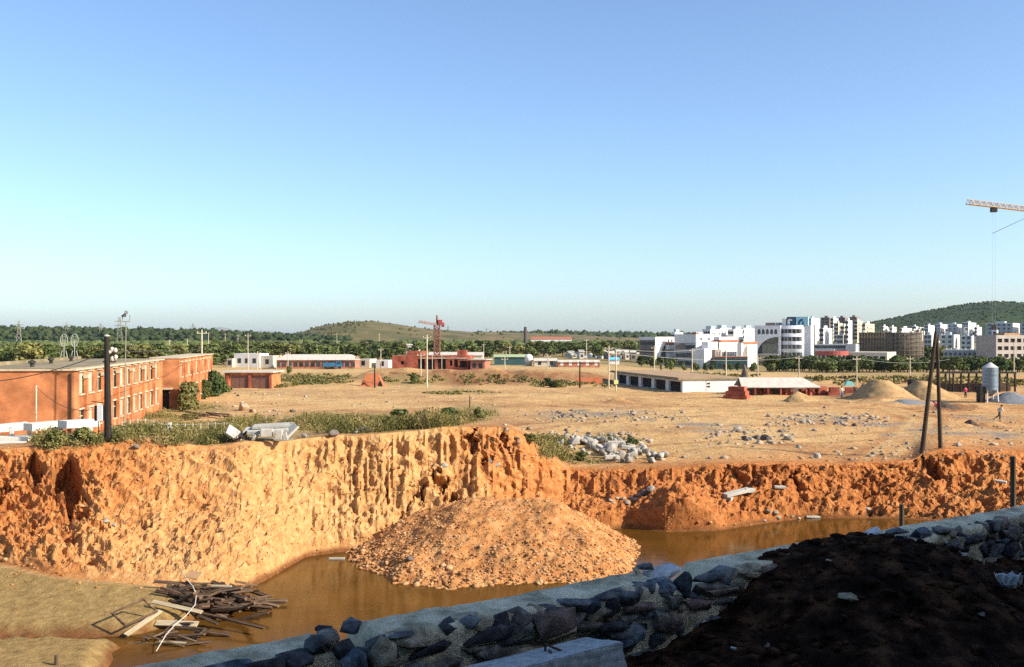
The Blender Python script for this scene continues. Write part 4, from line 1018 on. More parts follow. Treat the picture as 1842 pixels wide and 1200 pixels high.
def gable(name, label, cat, px0, px1, yr, ye, yb, d, depth, wall, roof, yaw=0.0, nwin=0, group=None, wm_=None, ridge_in=0.0, ww=1.0, wh=1.1, base=None):
    x0, x1 = U(px0) * d, U(px1) * d; L = x1 - x0
    zb = (gz((x0 + x1) / 2, d) if base is None else base) - 0.4; ze = zof(ye, d) - zb; zr = zof(yr, d + depth / 2) - zb
    ze = max(ze, 1.0); zr = max(zr, ze + 0.4)
    r = thing(name, label, cat, ((x0 + x1) / 2, d, zb), yaw, group)
    mb = MB(); w = L / 2
    mb.box(-w + 0.2, w - 0.2, 0.2, depth - 0.2, 0, ze - 0.02)
    mb.add([(-w + 0.2, 0.2, ze - 0.02), (-w + 0.2, depth - 0.2, ze - 0.02), (-w + 0.2, depth / 2, zr - 0.12)], [(0, 1, 2)])
    mb.add([(w - 0.2, 0.2, ze - 0.02), (w - 0.2, depth - 0.2, ze - 0.02), (w - 0.2, depth / 2, zr - 0.12)], [(0, 2, 1)])
    mb.build('wall', wall, r)
    mb = MB(); ri = ridge_in
    mb.add([(-w, -0.2, ze - 0.1), (w, -0.2, ze - 0.1), (w - ri, depth / 2, zr), (-w + ri, depth / 2, zr), (-w, depth + 0.2, ze - 0.1), (w, depth + 0.2, ze - 0.1)], [(0, 1, 2, 3), (3, 2, 5, 4)])
    if ri > 0: mb.add([(-w, -0.2, ze - 0.1), (-w + ri, depth / 2, zr), (-w, depth + 0.2, ze - 0.1), (w, -0.2, ze - 0.1), (w - ri, depth / 2, zr), (w, depth + 0.2, ze - 0.1)], [(0, 1, 2), (3, 5, 4)])
    o = mb.build('roof', roof, r); md_m = o.modifiers.new('s', 'SOLIDIFY'); md_m.thickness = 0.1; md_m.offset = 1
    if nwin:
        mb = MB(); mb.box(-ww / 2, ww / 2, -0.04, 0.04, 0, wh); me = mb.mesh('window'); me.materials.append(wm_ or glass)
        for i in range(nwin):
            q = bpy.data.objects.new('window', me); COL.objects.link(q); q.parent = r
            q.location = (-w + L * (i + 0.5) / nwin, 0.2, max(0.9, ze * 0.35))
    return r

# ------------------------------------------------------------------ long two-storey brick works at the left
wz = [(0.95, 2.55), (3.95, 5.75)]
L2_ = 40.0; ops = []; kinds = []
nb = 12
for i in range(nb):
    c = 1.9 + i * (L2_ - 3.2) / nb * 1.0 + 0.6
    for (a_, b_) in wz: ops.append((c - 0.78, c + 0.78, a_ + 0.6, b_ + 0.65)); kinds.append(c)
random.seed(3)
BW = Block('brick_building', 'long two-storey orange brick works with tall pale windows and flat roof', 'building', -160, 133, 292, 85, 667, -8.84, brick_o, base=0.2, ops_r=ops, rec=0.2, depth=40.0)
def brick_trim(B, ops, L, step=2, cap=True, pane=pale_glass):
    mbp = MB(); mbp.box(-0.03, 0.03, -0.68, 0.68, 0, 1.0)
    for (a_, b_, c_, d_) in ops:
        c = (a_ + b_) / 2
        w_ = B.box('window', glass if random.random() < 0.3 else pane, B.L1 - 0.2, B.L1 - 0.16, a_, b_, c_, d_)
        hh = d_ - c_
        for (y0, y1, z0, z1) in ((a_, a_ + 0.09, c_, d_), (b_ - 0.09, b_, c_, d_), (c - 0.04, c + 0.04, c_, d_), (a_ + 0.09, b_ - 0.09, c_ + hh * 0.62, c_ + hh * 0.68)):
            B.box('window_frame', trim_m, B.L1 - 0.157, B.L1 - 0.1, y0, y1, z0, z1, w_)
        B.box('sill', trim_m, B.L1 - 0.05, B.L1 + 0.14, a_ - 0.12, b_ + 0.12, c_ - 0.13, c_, w_)
        B.box('lintel', trim_m, B.L1 - 0.04, B.L1 + 0.07, a_ - 0.16, b_ + 0.16, d_ + 0.002, d_ + 0.16, w_)
brick_trim(BW, ops, 40)
h = BW.h
for i in range(7):
    y = 3.35 + i * 6.12
    if y > 39.5: continue
    BW.box('pilaster', brick_o, BW.L1 + 0.003, BW.L1 + 0.26, y - 0.26, y + 0.26, 0, h - 0.75)
    BW.box('pilaster_cap', trim_m, BW.L1 + 0.003, BW.L1 + 0.36, y - 0.36, y + 0.36, h - 0.75, h - 0.45)
BW.box('cornice', trim_m, -0.15, BW.L1 + 0.22, -0.15, 40.2, h + 0.003, h + 0.14)
BW.box('roof_felt', roof_g, 0.4, BW.L1 - 0.4, 0.4, 39.6, h + 0.143, h + 0.2)
BW.box('roof_parapet', roof_g, 3, 3.4, 1, 39, h + 0.2, h + 0.5)
BW.box('downpipe', mat('dark_pipe', [(0.05, 0.03, 0.02)], 1), BW.L1 - 0.3, BW.L1 - 0.18, -0.13, -0.01, 0, h - 0.2)
# second, farther wing, set forward to the right
ops2 = []
for i in range(9):
    c = 2.0 + i * 3.2
    for (a_, b_) in wz: ops2.append((c - 0.75, c + 0.75, a_ + 0.6, b_ + 0.6))
BW2 = Block('brick_building', 'farther brick wing with pale windows beyond a blank brick end wall', 'building', 270, 322, 378, 129, 645, -8.84, brick_o, base=0.0, ops_r=ops2, rec=0.2, depth=31.0)
brick_trim(BW2, ops2, 31)
BW2.box('cornice', trim_m, -0.1, BW2.L1 + 0.2, -0.1, 31.2, BW2.h + 0.003, BW2.h + 0.14)
BW2.box('door', dark_in, BW2.L1 - 2.3, BW2.L1 - 1.2, -0.05, 0.02, 0.6, 2.9); BW2.box('door_canopy', trim_m, BW2.L1 - 2.8, BW2.L1 - 0.7, -0.9, 0.0, 3.0, 3.2)
for i in range(5):
    y = 3.6 + i * 6.4; BW2.box('pilaster', brick_o, BW2.L1 + 0.003, BW2.L1 + 0.24, y - 0.25, y + 0.25, 0, BW2.h - 0.5)
# things on the brick roof
R0 = BW.root.matrix_basis.copy()
def on_roof(px, py, z): return at_z(px, py, z)
RZ = BW.zb + BW.h + 0.2
for i, (px, py) in enumerate(((58, 660), (92, 654), (128, 650))):
    p = on_roof(px, py, RZ)
    o = thing('roof_vent', ['squat dark roof vent nearest the left edge of the brick roof', 'squat dark roof vent in the middle of the brick roof', 'squat dark roof vent beside the lattice frames on the brick roof'][i], 'vent', (p.x, p.y, RZ))
    mb = MB(); mb.lathe([(0.18, 0), (0.18, 0.3), (0.34, 0.32), (0.3, 0.5), (0.05, 0.62)], 10); mb.build('vent_cowl', mat('vent_iron', [(0.03, 0.025, 0.02), (0.06, 0.05, 0.04)], 3), o)
pale_metal = mat('pale_metal', [(0.25, 0.27, 0.2), (0.36, 0.38, 0.3)], 1, 0.6)
for i, px in enumerate((115, 134)):
    p = on_roof(px, 646, RZ); dd = p.y
    o = thing('antenna_frame', ['white round-ended lattice frame on the brick roof, the left of two', 'white round-ended lattice frame on the brick roof, nearer the black pole'][i], 'antenna', (p.x, p.y, RZ))
    mb = MB()
    for k in (-0.25, 0.25): mb.tube([(k * 1.8, 0, 0), (k, 0, 0.9), (k, 0, 1.0)], 0.05, 6)
    mb.tube([(0, 0, 0), (0, 0, 2.3)], 0.05, 6); mb.build('mast', pale_metal, o)
    ring = [(0.42 * math.cos(a_), 0, 2.2 + 0.75 * math.sin(a_)) for a_ in np.linspace(0, 2 * PI, 17)]
    mb = MB(); mb.tube(ring, 0.05, 5)
    for zz in (1.75, 2.2, 2.65): mb.tube([(-0.36, 0, zz), (0.36, 0, zz)], 0.03, 5)
    for xx in (-0.18, 0.18): mb.tube([(xx, 0, 1.55), (xx, 0, 2.85)], 0.03, 5)
    mb.build('lattice', pale_metal, o)

# ------------------------------------------------------------------ poles, wires
pole_c = mat('pole_concrete', [(0.45, 0.38, 0.27), (0.6, 0.53, 0.4)], 0.8, 0.9)
pole_d = mat('tarred_wood', [(0.012, 0.01, 0.008), (0.035, 0.028, 0.02)], 2, 0.75, stretch=(1, 1, 0.2))
ins_m = mat('porcelain', [(0.6, 0.52, 0.4), (0.72, 0.65, 0.52)], 3, 0.4)
POLES = {}
def pole(px, yt, yb, label, r=0.11, m=pole_c, arm=True, d=None, group=None, brace=None, name='utility_pole'):
    d = d or F * H / (yb - HY)
    p = ground_at(px, d); zt = zof(yt, d); hh = zt - p.z + 0.3
    o = thing(name, label, 'utility pole', (p.x, p.y, p.z - 0.3), 0, group)
    mb = MB(); mb.tube([(0, 0, 0), (0, 0, hh)], r * 1.15, 8, r * 0.8); mb.build('shaft', m, o)
    if arm:
        mb = MB(); mb.box(-0.75, 0.75, -0.06, 0.06, hh - 0.62, hh - 0.5); mb.build('crossarm', m, o)
        for k in (-0.65, 0, 0.65):
            mb = MB(); mb.lathe([(0.04, hh - 0.5), (0.07, hh - 0.42), (0.06, hh - 0.32), (0.02, hh - 0.27)], 6, (k, 0)); mb.build('insulator', ins_m, o)
    if brace:
        mb = MB(); mb.tube([(brace, 0, 0.0), (0.06, 0, hh * 0.85)], r * 0.7, 6); mb.build('brace', m, o)
    POLES[px] = Vector((p.x, p.y, zt - 0.35))
    return o
gp = 'pale utility poles over the site'
PL_ = [(363, 593, 712, 'tall pale pole in front of the far brick wing', 0.13), (768, 602, 697, 'tallest pale pole left of the red crane building', 0.13), (757, 634, 689, 'shorter pale pole just left of the tallest one', 0.11), (446, 600, 672, 'pale pole behind the garage roof', 0.11),
       (463, 632, 672, 'braced pale pole right behind the garage', 0.1), (497, 640, 664, 'short pale pole at the left end of the white-roofed shed', 0.1), (518, 632, 664, 'pale pole in front of the white-roofed shed', 0.1), (685, 626, 662, 'pale pole between the shed and the brick ruin', 0.12),
       (985, 637, 683, 'braced pale pole pair on the brown embankment', 0.11), (1095, 622, 699, 'pale pole left of the dark open shed', 0.12), (1108, 630, 703, 'pale pole with a yellow box by the dark open shed', 0.12), (908, 642, 679, 'short pale pole before the green-roofed shed', 0.11),
       (917, 622, 656, 'pale pole behind the green-roofed shed', 0.13), (870, 618, 648, 'pale pole above the brick ruin', 0.13), (1055, 610, 652, 'pale pole behind the pink brick house', 0.15), (1177, 622, 671, 'pale pole before the first white building', 0.14), (1245, 627, 668, 'pale pole before the second white building', 0.14),
       (1306, 618, 679, 'tall pale pole before the fourth white building', 0.13), (1363, 640, 682, 'short pale pole below the arched office', 0.13), (1437, 640, 682, 'pale pole right of the arched office trees', 0.12), (1541, 641, 693, 'pale pole before the red canopy', 0.11), (1637, 641, 678, 'pale pole before the scaffolded tower', 0.12),
       (1824, 615, 676, 'pale green pole by the street trees at right', 0.13), (375, 598, 640, 'slim pale pole beyond the brick wing', 0.18), (405, 600, 634, 'slim far pole left of the garage pole', 0.18), (428, 602, 634, 'slim far pole on the wood edge', 0.18), (606, 600, 628, 'slim far pole in the trees above the shed', 0.18),
       (682, 600, 632, 'slim far pole in the trees under the hill', 0.18), (305, 611, 645, 'pale tee-topped pole above the brick roof', 0.16), (337, 609, 636, 'far tee-topped pole above the wing', 0.18), (236, 618, 652, 'leafy pale post above the brick roof', 0.14)]
for (px, yt, yb, lab, r) in PL_:
    pole(px, yt, yb, lab, r, group=gp, brace=1.1 if px in (463, 985) else None)
pole(1043, 650, 698, 'short dark wooden pole beside the orange sheet on the embankment', 0.13, pole_d, arm=False)
pole(674, 658, 697, 'short dark post before the red brick heap', 0.13, pole_d, arm=False)
pole(1708, 643, 692, 'dark pole with a white lamp head right of the leaning poles', 0.12, pole_d, arm=False)
pole(1465, 584, 650, 'thin dark mast behind the arched office', 0.2, pole_d, arm=False)
pole(1189, 655, 674, 'thick dark stub of a post behind the shed roof', 0.2, pole_d, arm=False)
pole(845, 712, 733, 'thin dark post standing on the promontory edge', 0.07, pole_d, arm=False)
o = [k for k in bpy.data.objects if k.get('label', '').startswith('pale pole with a yellow')][0]
mb = MB(); mb.box(-0.35, 0.35, -0.3, -0.12, 1.4, 2.1); mb.build('yellow_box', mat('yellow_paint', [(0.6, 0.6, 0.2), (0.7, 0.68, 0.3)], 1), o)

# black pole on the cliff edge with brackets and meter box
p = hit(192, 800); d = p.y + 0.8
bz = gz(U(192) * d, d) - 0.6
hh = zof(605, d) - bz
o = thing('utility_pole', 'thick black tarred pole standing on the cliff edge at left', 'utility pole', (U(193) * d, d, bz))
mb = MB(); mb.tube([(0.05, 0, 0), (-0.03, 0, hh)], 0.23, 12, 0.145); mb.build('shaft', pole_d, o)
mb = MB(); mb.lathe([(0.15, hh), (0.16, hh + 0.06), (0.05, hh + 0.1)], 12, (-0.03, 0)); mb.build('cap', ins_m, o)
mb = MB(); mb.box(-0.3, 0.55, -0.07, 0.07, hh - 1.05, hh - 0.95); mb.box(-0.25, 0.5, -0.06, 0.06, hh - 1.55, hh - 1.47); mb.build('bracket', bar_m, o)
for (x, z) in ((0.28, -0.75), (0.48, -0.8), (0.3, -1.3), (0.5, -1.2), (0.17, -0.9)):
    mb = MB(); mb.lathe([(0.05, hh + z - 0.18), (0.12, hh + z - 0.06), (0.1, hh + z + 0.06), (0.03, hh + z + 0.12)], 8, (x, 0)); mb.build('insulator', ins_m, o)
mb = MB(); mb.box(-0.52, -0.22, -0.22, 0.1, hh - 5.0, hh - 4.05); mb.build('meter_box', mat('white_enamel', [(0.62, 0.62, 0.6), (0.72, 0.72, 0.7)], 1, 0.5), o)
mb = MB(); mb.box(-0.7, -0.523, -0.18, 0.06, hh - 5.0, hh - 4.1); mb.build('box_side', pole_d, o)
mb = MB(); mb.tube([(-0.9, 0, hh - 3.85), (0.1, 0, hh - 4.0)], 0.03, 6); mb.tube([(-0.5, 0, hh - 5.0), (-0.55, 0, hh - 5.9)], 0.03, 6); mb.build('conduit', bar_m, o)
PB = Vector((U(193) * d, d, bz + hh - 0.9))
# leaning pair of poles on the right-hand rim
pa = hit(1657, 815); pb_ = hit(1692, 806)
o = thing('pole_frame', 'pair of dark poles leaning together into a tall narrow frame', 'pole frame', pa)
topd = (pa.y + pb_.y) / 2
ta = at_d(1683, 600, topd) - pa; tb = at_d(1685.5, 606, topd + 0.1) - pa
mb = MB(); mb.tube([(0, 0, -0.5), ta], 0.185, 10, 0.125); mb.build('pole', mat('leaning_pole', [(0.03, 0.02, 0.012), (0.075, 0.05, 0.03)], 2, 0.8, stretch=(1, 1, 0.2)), o)
mb = MB(); mb.tube([pb_ - pa + Vector((0, 0, -0.4)), tb], 0.165, 10, 0.115); mb.build('pole', MATS['leaning_pole'], o)
mb = MB(); mb.lathe([(0.1, 0), (0.12, 0.15), (0.08, 0.35), (0.02, 0.4)], 8, (ta.x, ta.y)); q = mb.build('cap', pole_d, o); q.location = (0, 0, ta.z - 0.15)
mb = MB(); mb.lathe([(0.06, 0), (0.1, 0.08), (0.05, 0.2)], 8); q = mb.build('insulator', ins_m, o); q.location = (tb.x + 0.12, tb.y, tb.z - 0.5)
# loudspeaker mast
p = ground_at(223, 82); hh = zof(578, 82) - p.z
o = thing('loudspeaker_mast', 'thin grey mast with loudspeaker horns in front of the brick works', 'mast', (p.x, p.y, p.z - 0.3))
gm_ = mat('mast_steel', [(0.2, 0.19, 0.14), (0.3, 0.29, 0.22)], 2, 0.6)
mb = MB(); mb.tube([(0, 0, 0), (0.17, 0, hh + 0.3)], 0.055, 7, 0.04); mb.build('shaft', gm_, o)
mb = MB(); mb.box(-0.15, 0.5, -0.03, 0.03, hh + 0.25, hh + 0.31); mb.tube([(-0.13, 0, hh + 0.25), (-0.13, 0, hh + 0.75)], 0.03, 6); mb.tube([(0.47, 0, hh + 0.25), (0.47, 0, hh + 0.8)], 0.03, 6); mb.build('crossarm', gm_, o)
for (x0, x1, z0) in ((-0.2, 0.12, 0.72), (0.1, 0.22, 0.95)):
    mb = MB(); mb.tube([(x0, 0, hh + z0), (x1, -0.1, hh + z0 + 0.06)], 0.04, 8, 0.17); mb.build('horn', mat('horn_grey', [(0.06, 0.06, 0.06), (0.1, 0.1, 0.1)], 2, 0.5), o)

wire_m = mat('wire', [(0.05, 0.045, 0.04)], 1, 0.6)
wire_p = mat('pale_wire', [(0.35, 0.35, 0.32)], 1, 0.5)
def wire(a_, b_, label, sag=0.6, r=0.022, m=wire_m, n=16, group=None):
    pts = [a_.lerp(b_, t) - Vector((0, 0, sag * 4 * t * (1 - t))) for t in np.linspace(0, 1, n)]
    mb = MB(); mb.tube(pts, r, 4); return tag(mb.build('power_line', m), label, 'wire', group)
off = Vector((0, -0.14, 0))
wire(PB, at_d(-60, 690, 60), 'dark wire sagging from the black pole across the brick end wall', 0.4, 0.025)
wire(PB, POLES[446], 'dark wire running from the black pole over the brick roof', 1.2, 0.03)
wire(POLES[446], POLES[757], 'wire strung above the white-roofed shed', 1.0, 0.035)
wire(POLES[363], POLES[768], 'wire strung high above the site from wing to tall pole', 1.6, 0.035)
wire(POLES[768], POLES[1095], 'wire strung above the brown embankment', 1.6, 0.035)
wire(POLES[757], POLES[985], 'lower wire across the brick ruin', 1.0, 0.03)
wire(POLES[1095], POLES[1306], 'wire strung before the white buildings', 1.0, 0.03, wire_p)
wire(POLES[1108], POLES[1437], 'pale wire passing below the arched office', 1.0, 0.03, wire_p)
wire(POLES[1437], POLES[1541], 'pale wire sagging before the red canopy', 0.8, 0.03, wire_p)
wire(POLES[1541], POLES[1708] + off, 'pale wire before the street trees', 0.8, 0.03, wire_p)
wire(POLES[1177], POLES[1363], 'upper pale wire below the white buildings', 1.2, 0.03, wire_p)
wire(at_d(62, 692, 70), at_d(165, 737, 66), 'thin dark wire drooping to the meter box', 0.6, 0.02)
# ------------------------------------------------------------------ rim structures at the left
wconc = mat('white_concrete', [(0.62, 0.6, 0.5), (0.74, 0.72, 0.62)], 0.8, 0.85)
dR = 66.0
pz = gz(U(90) * dR, dR)
o = thing('concrete_canopy', 'long low white concrete canopy on thin posts left of the black pole', 'canopy', (0, 0, 0))
for (a_, b_, y0, y1) in ((-60, 50, 771, 757), (50, 112, 763, 755), (112, 172, 758, 752)):
    A = at_d(a_, y0 - 0, dR - 1); B_ = at_d(b_, y1 + 3, dR + 1)
    mb = MB()
    dirv = (B_ - A); L = dirv.length; M_ = Matrix.Translation(A) @ dirv.to_track_quat('X', 'Z').to_matrix().to_4x4()
    mb.box(0, L - 0.03, -0.5, 0.5, -0.42, 0.04, M_); mb.build('canopy_slab', wconc, o)
for px in (-20, 21, 52, 82, 110, 138, 163):
    q = at_d(px, 776, dR); g0 = gz(q.x, q.y)
    mb = MB(); mb.box(q.x - 0.09, q.x + 0.09, q.y - 0.09, q.y + 0.09, g0 - 0.3, zof(768, dR)); mb.build('post', wconc, o)
for i, (a_, b_, yt, yb) in enumerate(((-40, 48, 786, 794), (-40, 40, 796, 806))):
    A = at_d(a_, yt, dR - 3 - i * 1.2); B_ = at_d(b_, yt, dR - 3 - i * 1.2)
    mb = MB(); mb.box(A.x, B_.x, A.y, A.y + 0.8, A.z - 0.35 - (1.5 if i else 0.0), A.z)
    tag(mb.build('concrete_kerb', wconc), ['upper white concrete block under the low canopy', 'lower white concrete block beside the orange bank edge'][i], 'block')
# wire fence along the weeds
fe = thing('wire_fence', 'sagging wire fence on thin posts in the weeds behind the cliff edge', 'fence', (0, 0, 0))
fp = []
for px in range(206, 430, 14):
    d = 67 + (px - 206) * 0.02; q = ground_at(px, d); fp.append(q)
    mb = MB(); mb.tube([q - Vector((0, 0, 0.2)), q + Vector((random.uniform(-.05, .05), 0, 0.95))], 0.03, 5); mb.build('post', pole_c, fe)
for hh in (0.5, 0.85):
    mb = MB(); mb.tube([q + Vector((0, 0, hh)) for q in fp], 0.012, 4); mb.build('strand', wire_p, fe)
q = ground_at(305, 67); o = thing('fence_post', 'stout white concrete fence post in the weeds', 'post', q)
mb = MB(); mb.box(-0.11, 0.11, -0.11, 0.11, -0.2, 1.0); mb.build('shaft', wconc, o); mb = MB(); mb.box(-0.2, 0.2, -0.13, 0.13, 0.55, 0.68); mb.build('collar', wconc, o)
q = ground_at(65, 69); zt = zof(693, 69); o = thing('pipe_post', 'slim pale pipe standing before the brick end wall', 'post', q)
mb = MB(); mb.tube([(0, 0, -0.2), (0, 0, zt - q.z)], 0.05, 6); mb.build('shaft', pole_c, o)
# timber beams on the slope by the brick works
for k in range(7):
    q = hit(370 + random.uniform(-34, 34), 752 + random.uniform(-4, 4))
    plank(q + Vector((0, 0, random.uniform(0.1, 0.35))), random.uniform(2.5, 4), 0.2, 0.15, random.gauss(-0.45, 0.12), 0.05, 0, 'dark beam in the bundle lying on the slope by the brick works', wood1, 'beams on the slope by the brick works')

# ------------------------------------------------------------------ garage and sheds in the middle distance
G = Block('garage', 'low brick garage with two brown doors under a pale roof slab', 'garage', 404, 488, 500, 180, 670.5, 3, brick_o, depth=6.0, ops_f=(), rec=0.3)
h = G.h
for (px0, px1) in ((417, 447), (453, 484)):
    a_ = (px0 - 404) / 84 * G.L1; b_ = (px1 - 404) / 84 * G.L1
    dr = G.box('door', iron_door, a_, b_, -0.06, 0.03, 0.5, h - 0.5)
    G.box('door_leaf', iron_door, (a_ + b_) / 2 - 0.04, (a_ + b_) / 2 + 0.04, -0.09, -0.062, 0.5, h - 0.5, dr)
for px in (410, 450, 487): x = (px - 404) / 84 * G.L1; G.box('pier', brick_r, x - 0.22, x + 0.22, -0.32, -0.003, 0, h - 0.25)
G.box('roof_slab', roof_w, -0.5, G.L1 + 0.5, -0.6, 6.5, h + 0.003, h + 0.22)
gable('long_shed', 'long brick shed with a pale cement roof before the tree belt', 'shed', 495, 640, 638, 647.5, 663, 290, 9, brick_p, roof_w, 0.0, 14, ridge_in=2.0, ww=1.1, wh=1.2)
for (a_, b_, yt, lab, m) in ((421, 470, 636, 'roofless white house ruin behind the garage', white_w), (470, 494, 640, 'small broken white wall right of the ruin', cream_w), (642, 668, 646, 'low cream wall end at the right of the long shed', cream_w), (676, 702, 648, 'small white hut left of the brick ruin', white_w), (408, 421, 645, 'little pale hut at the left of the ruin', cream_w)):
    q = Block('ruined_house', lab, 'ruin', a_, b_ - 3, b_, 300, yt, 12, m, depth=6)
    q.wins('f', 3 if b_ - a_ > 30 else 1, 1.1, 1.4, [q.h * 0.4])
mb = MB(); random.seed(4)
# blue truck
q = ground_at(598, 288); o = thing('truck', 'small blue truck parked before the long shed', 'truck', q, 0.15)
blue_p = mat('blue_paint', [(0.02, 0.10, 0.2), (0.04, 0.16, 0.28)], 1, 0.4)
mb = MB(); mb.box(-2.6, 0.9, -0.95, 0.95, 0.75, 1.75); mb.build('cargo_bed', blue_p, o)
mb = MB(); mb.prism([(1.0, 0.6), (2.8, 0.6), (2.8, 1.35), (2.3, 2.15), (1.0, 2.15)], 'y', -0.9, 0.9); cb = mb.build('cab', blue_p, o)
mb = MB(); mb.box(1.3, 2.2, -0.93, -0.903, 1.4, 2.0); mb.build('window', glass, cb)
for x in (-1.9, 2.0):
    for s in (-1, 1):
        mb = MB(); mb.tube([(x, s * 0.95, 0.42), (x, s * 0.7, 0.42)], 0.42, 12); mb.build('wheel', pole_d, o)
# red brick ruin under the crane
dC = 264
ops = []
W1 = (U(885) - U(705)) * dC
def sx(px): return (px - 705) / 180 * W1
for (a_, b_, yt, yb) in ((752, 765, 646, 664), (769, 783, 647, 665), (788, 803, 644, 665), (810, 815, 648, 658), (818, 825, 647, 660), (828, 841, 649, 661), (721, 727, 650, 656)):
    ops.append((sx(a_), sx(b_), max(0.3, zof(yb, dC) + 0.6), zof(yt, dC) + 0.6))
RU = Block('brick_shell', 'roofless red brick building shell with dark openings below the red crane', 'building', 705, 843, 846, dC, 640, 4, brick_r, base=0.0, ops_f=[o_ for o_ in ops], rec=0.5, depth=12)
for (a_, b_, c_, d_) in ops: RU.box('opening', dark_in, a_, b_, 0.5, 0.56, c_, d_)
RU.box('upper_wall', brick_r, sx(729), sx(757), 3, 9, RU.h + 0.003, RU.h + 1.1); RU.box('stair_head', brick_r, sx(822), sx(838), 2, 6, RU.h + 0.003, RU.h + 1.4)
RU.box('floor_slab', roof_w, -0.3, RU.L1 + 0.3, -0.4, 12.2, RU.h - 0.9, RU.h - 0.7) if False else None
RU.box('lintel_band', trim_m, sx(760), sx(843), -0.12, -0.003, RU.h - 0.75, RU.h - 0.5)
for px in (780, 797): RU.box('scaffold_pole', pole_c, sx(px) - 0.08, sx(px) + 0.08, -1.2, -1.04, 0, RU.h + 0.3)
q = Block('brick_outhouse', 'pale brick outhouse at the right end of the red brick shell', 'building', 846, 872, 888, 262, 648, 10, brick_p, depth=7)
q.box('lean_to_roof', roof_w, -0.5, q.L1 + 0.6, -0.6, 7.3, q.h + 0.003, q.h + 0.2); q.wins('f', 2, 1.0, 1.2, [1.6])
gable('far_shed', 'pale roofed shed behind the red brick shell', 'shed', 770, 870, 634, 639, 650, 300, 8, cream_w, roof_w, 0, 0)
# heap of red bricks, hollow at one side
def heap(px0, px1, yt, yb, depth, m, label, cat='heap', name='sand_heap', peak=0.5, pw=1.3, seed=1, n=46, rough=0.08, flatness=0.15, d=None, rr=None):
    d = d or F * H / (yb - HY); a_ = U(px0) * d; b_ = U(px1) * d; L = b_ - a_; cy = d + depth / 2
    zb = gz((a_ + b_) / 2, cy); hh = zof(yt, cy) - zb
    px_ = a_ + L * peak
    def fn(x, y):
        rx = np.where(x < px_, (px_ - x) / (L * peak), (x - px_) / (L * (1 - peak))); ry = np.abs(y - cy) / (depth / 2)
        r = np.sqrt(rx ** 2 + ry ** 2) + 0.10 * fbm(x * 4 / L + seed, y * 4 / depth, seed, 3)
        rr_ = np.maximum(0, r - flatness) / (1 - flatness)
        return zb - 0.25 + (hh + 0.25) * np.maximum(1 - rr_ ** (1 / pw) if pw < 1 else 1 - rr_, -0.15) + rough * hh * fbm(x * 12 / L, y * 12 / depth, seed + 5, 4)
    o, _ = grid_heap(name, m, a_ - L * 0.05, b_ + L * 0.05, d - depth * 0.05, d + depth * 1.05, fn, n, n)
    return tag(o, label, cat)
q = ground_at(670, 188); hb = zof(672, 190) - q.z; wb = 22.5 * 188 / F
o = thing('brick_hut', 'low orange red brick kiln hut with sloping sides and a dark mouth', 'hut', q)
mb = MB(); mb.add([(-wb, -1.6, -0.3), (wb, -1.6, -0.3), (wb, 2.6, -0.3), (-wb, 2.6, -0.3), (-wb * 0.5, 0.1, hb), (wb * 0.45, 0.1, hb), (wb * 0.45, 1.2, hb), (-wb * 0.5, 1.2, hb)], [(0, 1, 5, 4), (1, 2, 6, 5), (2, 3, 7, 6), (3, 0, 4, 7), (4, 5, 6, 7)])
mb.build('wall', mat('brick_rubble', [(0.3, 0.085, 0.035), (0.42, 0.13, 0.055), (0.48, 0.19, 0.09)], 2.5, 0.95, 0.8, 6), o)
mb = MB(); mb.add([(wb * 0.45, -1.35, 0.0), (wb * 0.92, -1.5, 0.0), (wb * 0.7, -0.95, 1.1)], [(0, 1, 2)]); q2 = mb.build('mouth', dark_in, o); q2.modifiers.new('s', 'SOLIDIFY').thickness = 0.25
mb = MB(); mb.box(-wb * 0.62, -wb * 0.48, -1.35, -1.0, 0.55, 0.8); mb.build('vent_hole', dark_in, o)
slab(1060, 690, 5.0, 0.15, 1.1, 0.05, 0.0, 0.0, 'orange red sheet standing before the brown embankment', m=mat('red_sheet', [(0.5, 0.13, 0.05), (0.55, 0.2, 0.1)], 1), name='metal_sheet')
# green-roofed shed and white tank
gable('long_shed', 'dark teal shed with a pale green roof right of the red shell', 'shed', 888, 956, 638, 642, 657, 330, 8, teal_w, roof_n, 0.0, 0)
q = ground_at(951, 318); o = thing('storage_tank', 'round white storage tank at the end of the teal shed', 'tank', q)
mb = MB(); mb.lathe([(0.9, 0), (1.0, 1.2), (1.25, 1.5), (1.3, 2.4), (1.1, 3.1), (0.6, 3.5), (0.1, 3.6)], 18); mb.build('tank_shell', white_w, o, True)
gable('brick_house', 'low pink brick house with white window bays behind the embankment', 'house', 1003, 1080, 648, 651, 661, 305, 7, brick_p, roof_w, 0.0, 5, wm_=white_w, ww=0.9, wh=1.6)
gable('brick_house', 'cream hut with a dark arched end left of the pink brick house', 'house', 960, 1003, 645, 649, 661, 312, 7, cream_w, roof_w, 0.0, 2)
gable('market_stall', 'hut with a bright blue roof beyond the pink brick house', 'hut', 1096, 1115, 643, 647, 655, 360, 5, white_w, mat('blue_tarp', [(0.1, 0.4, 0.6), (0.15, 0.5, 0.7)], 1), 0, 0)
random.seed(14)
for k in range(20):
    px = 1022 + k * 6.6 + random.uniform(-2, 2); w = random.uniform(8, 15)
    yr = random.uniform(629, 637); d = random.uniform(400, 480)
    gable('village_house', 'small pale roofed house in the crowded row before the white buildings', 'house', px - w / 2, px + w / 2, yr, yr + 3, 650, d, 6, random.choice([white_w, cream_w, brown_w]), random.choice([roof_w, roof_w, roof_g]), random.uniform(-.4, .4), 1, 'small houses in the crowded row')
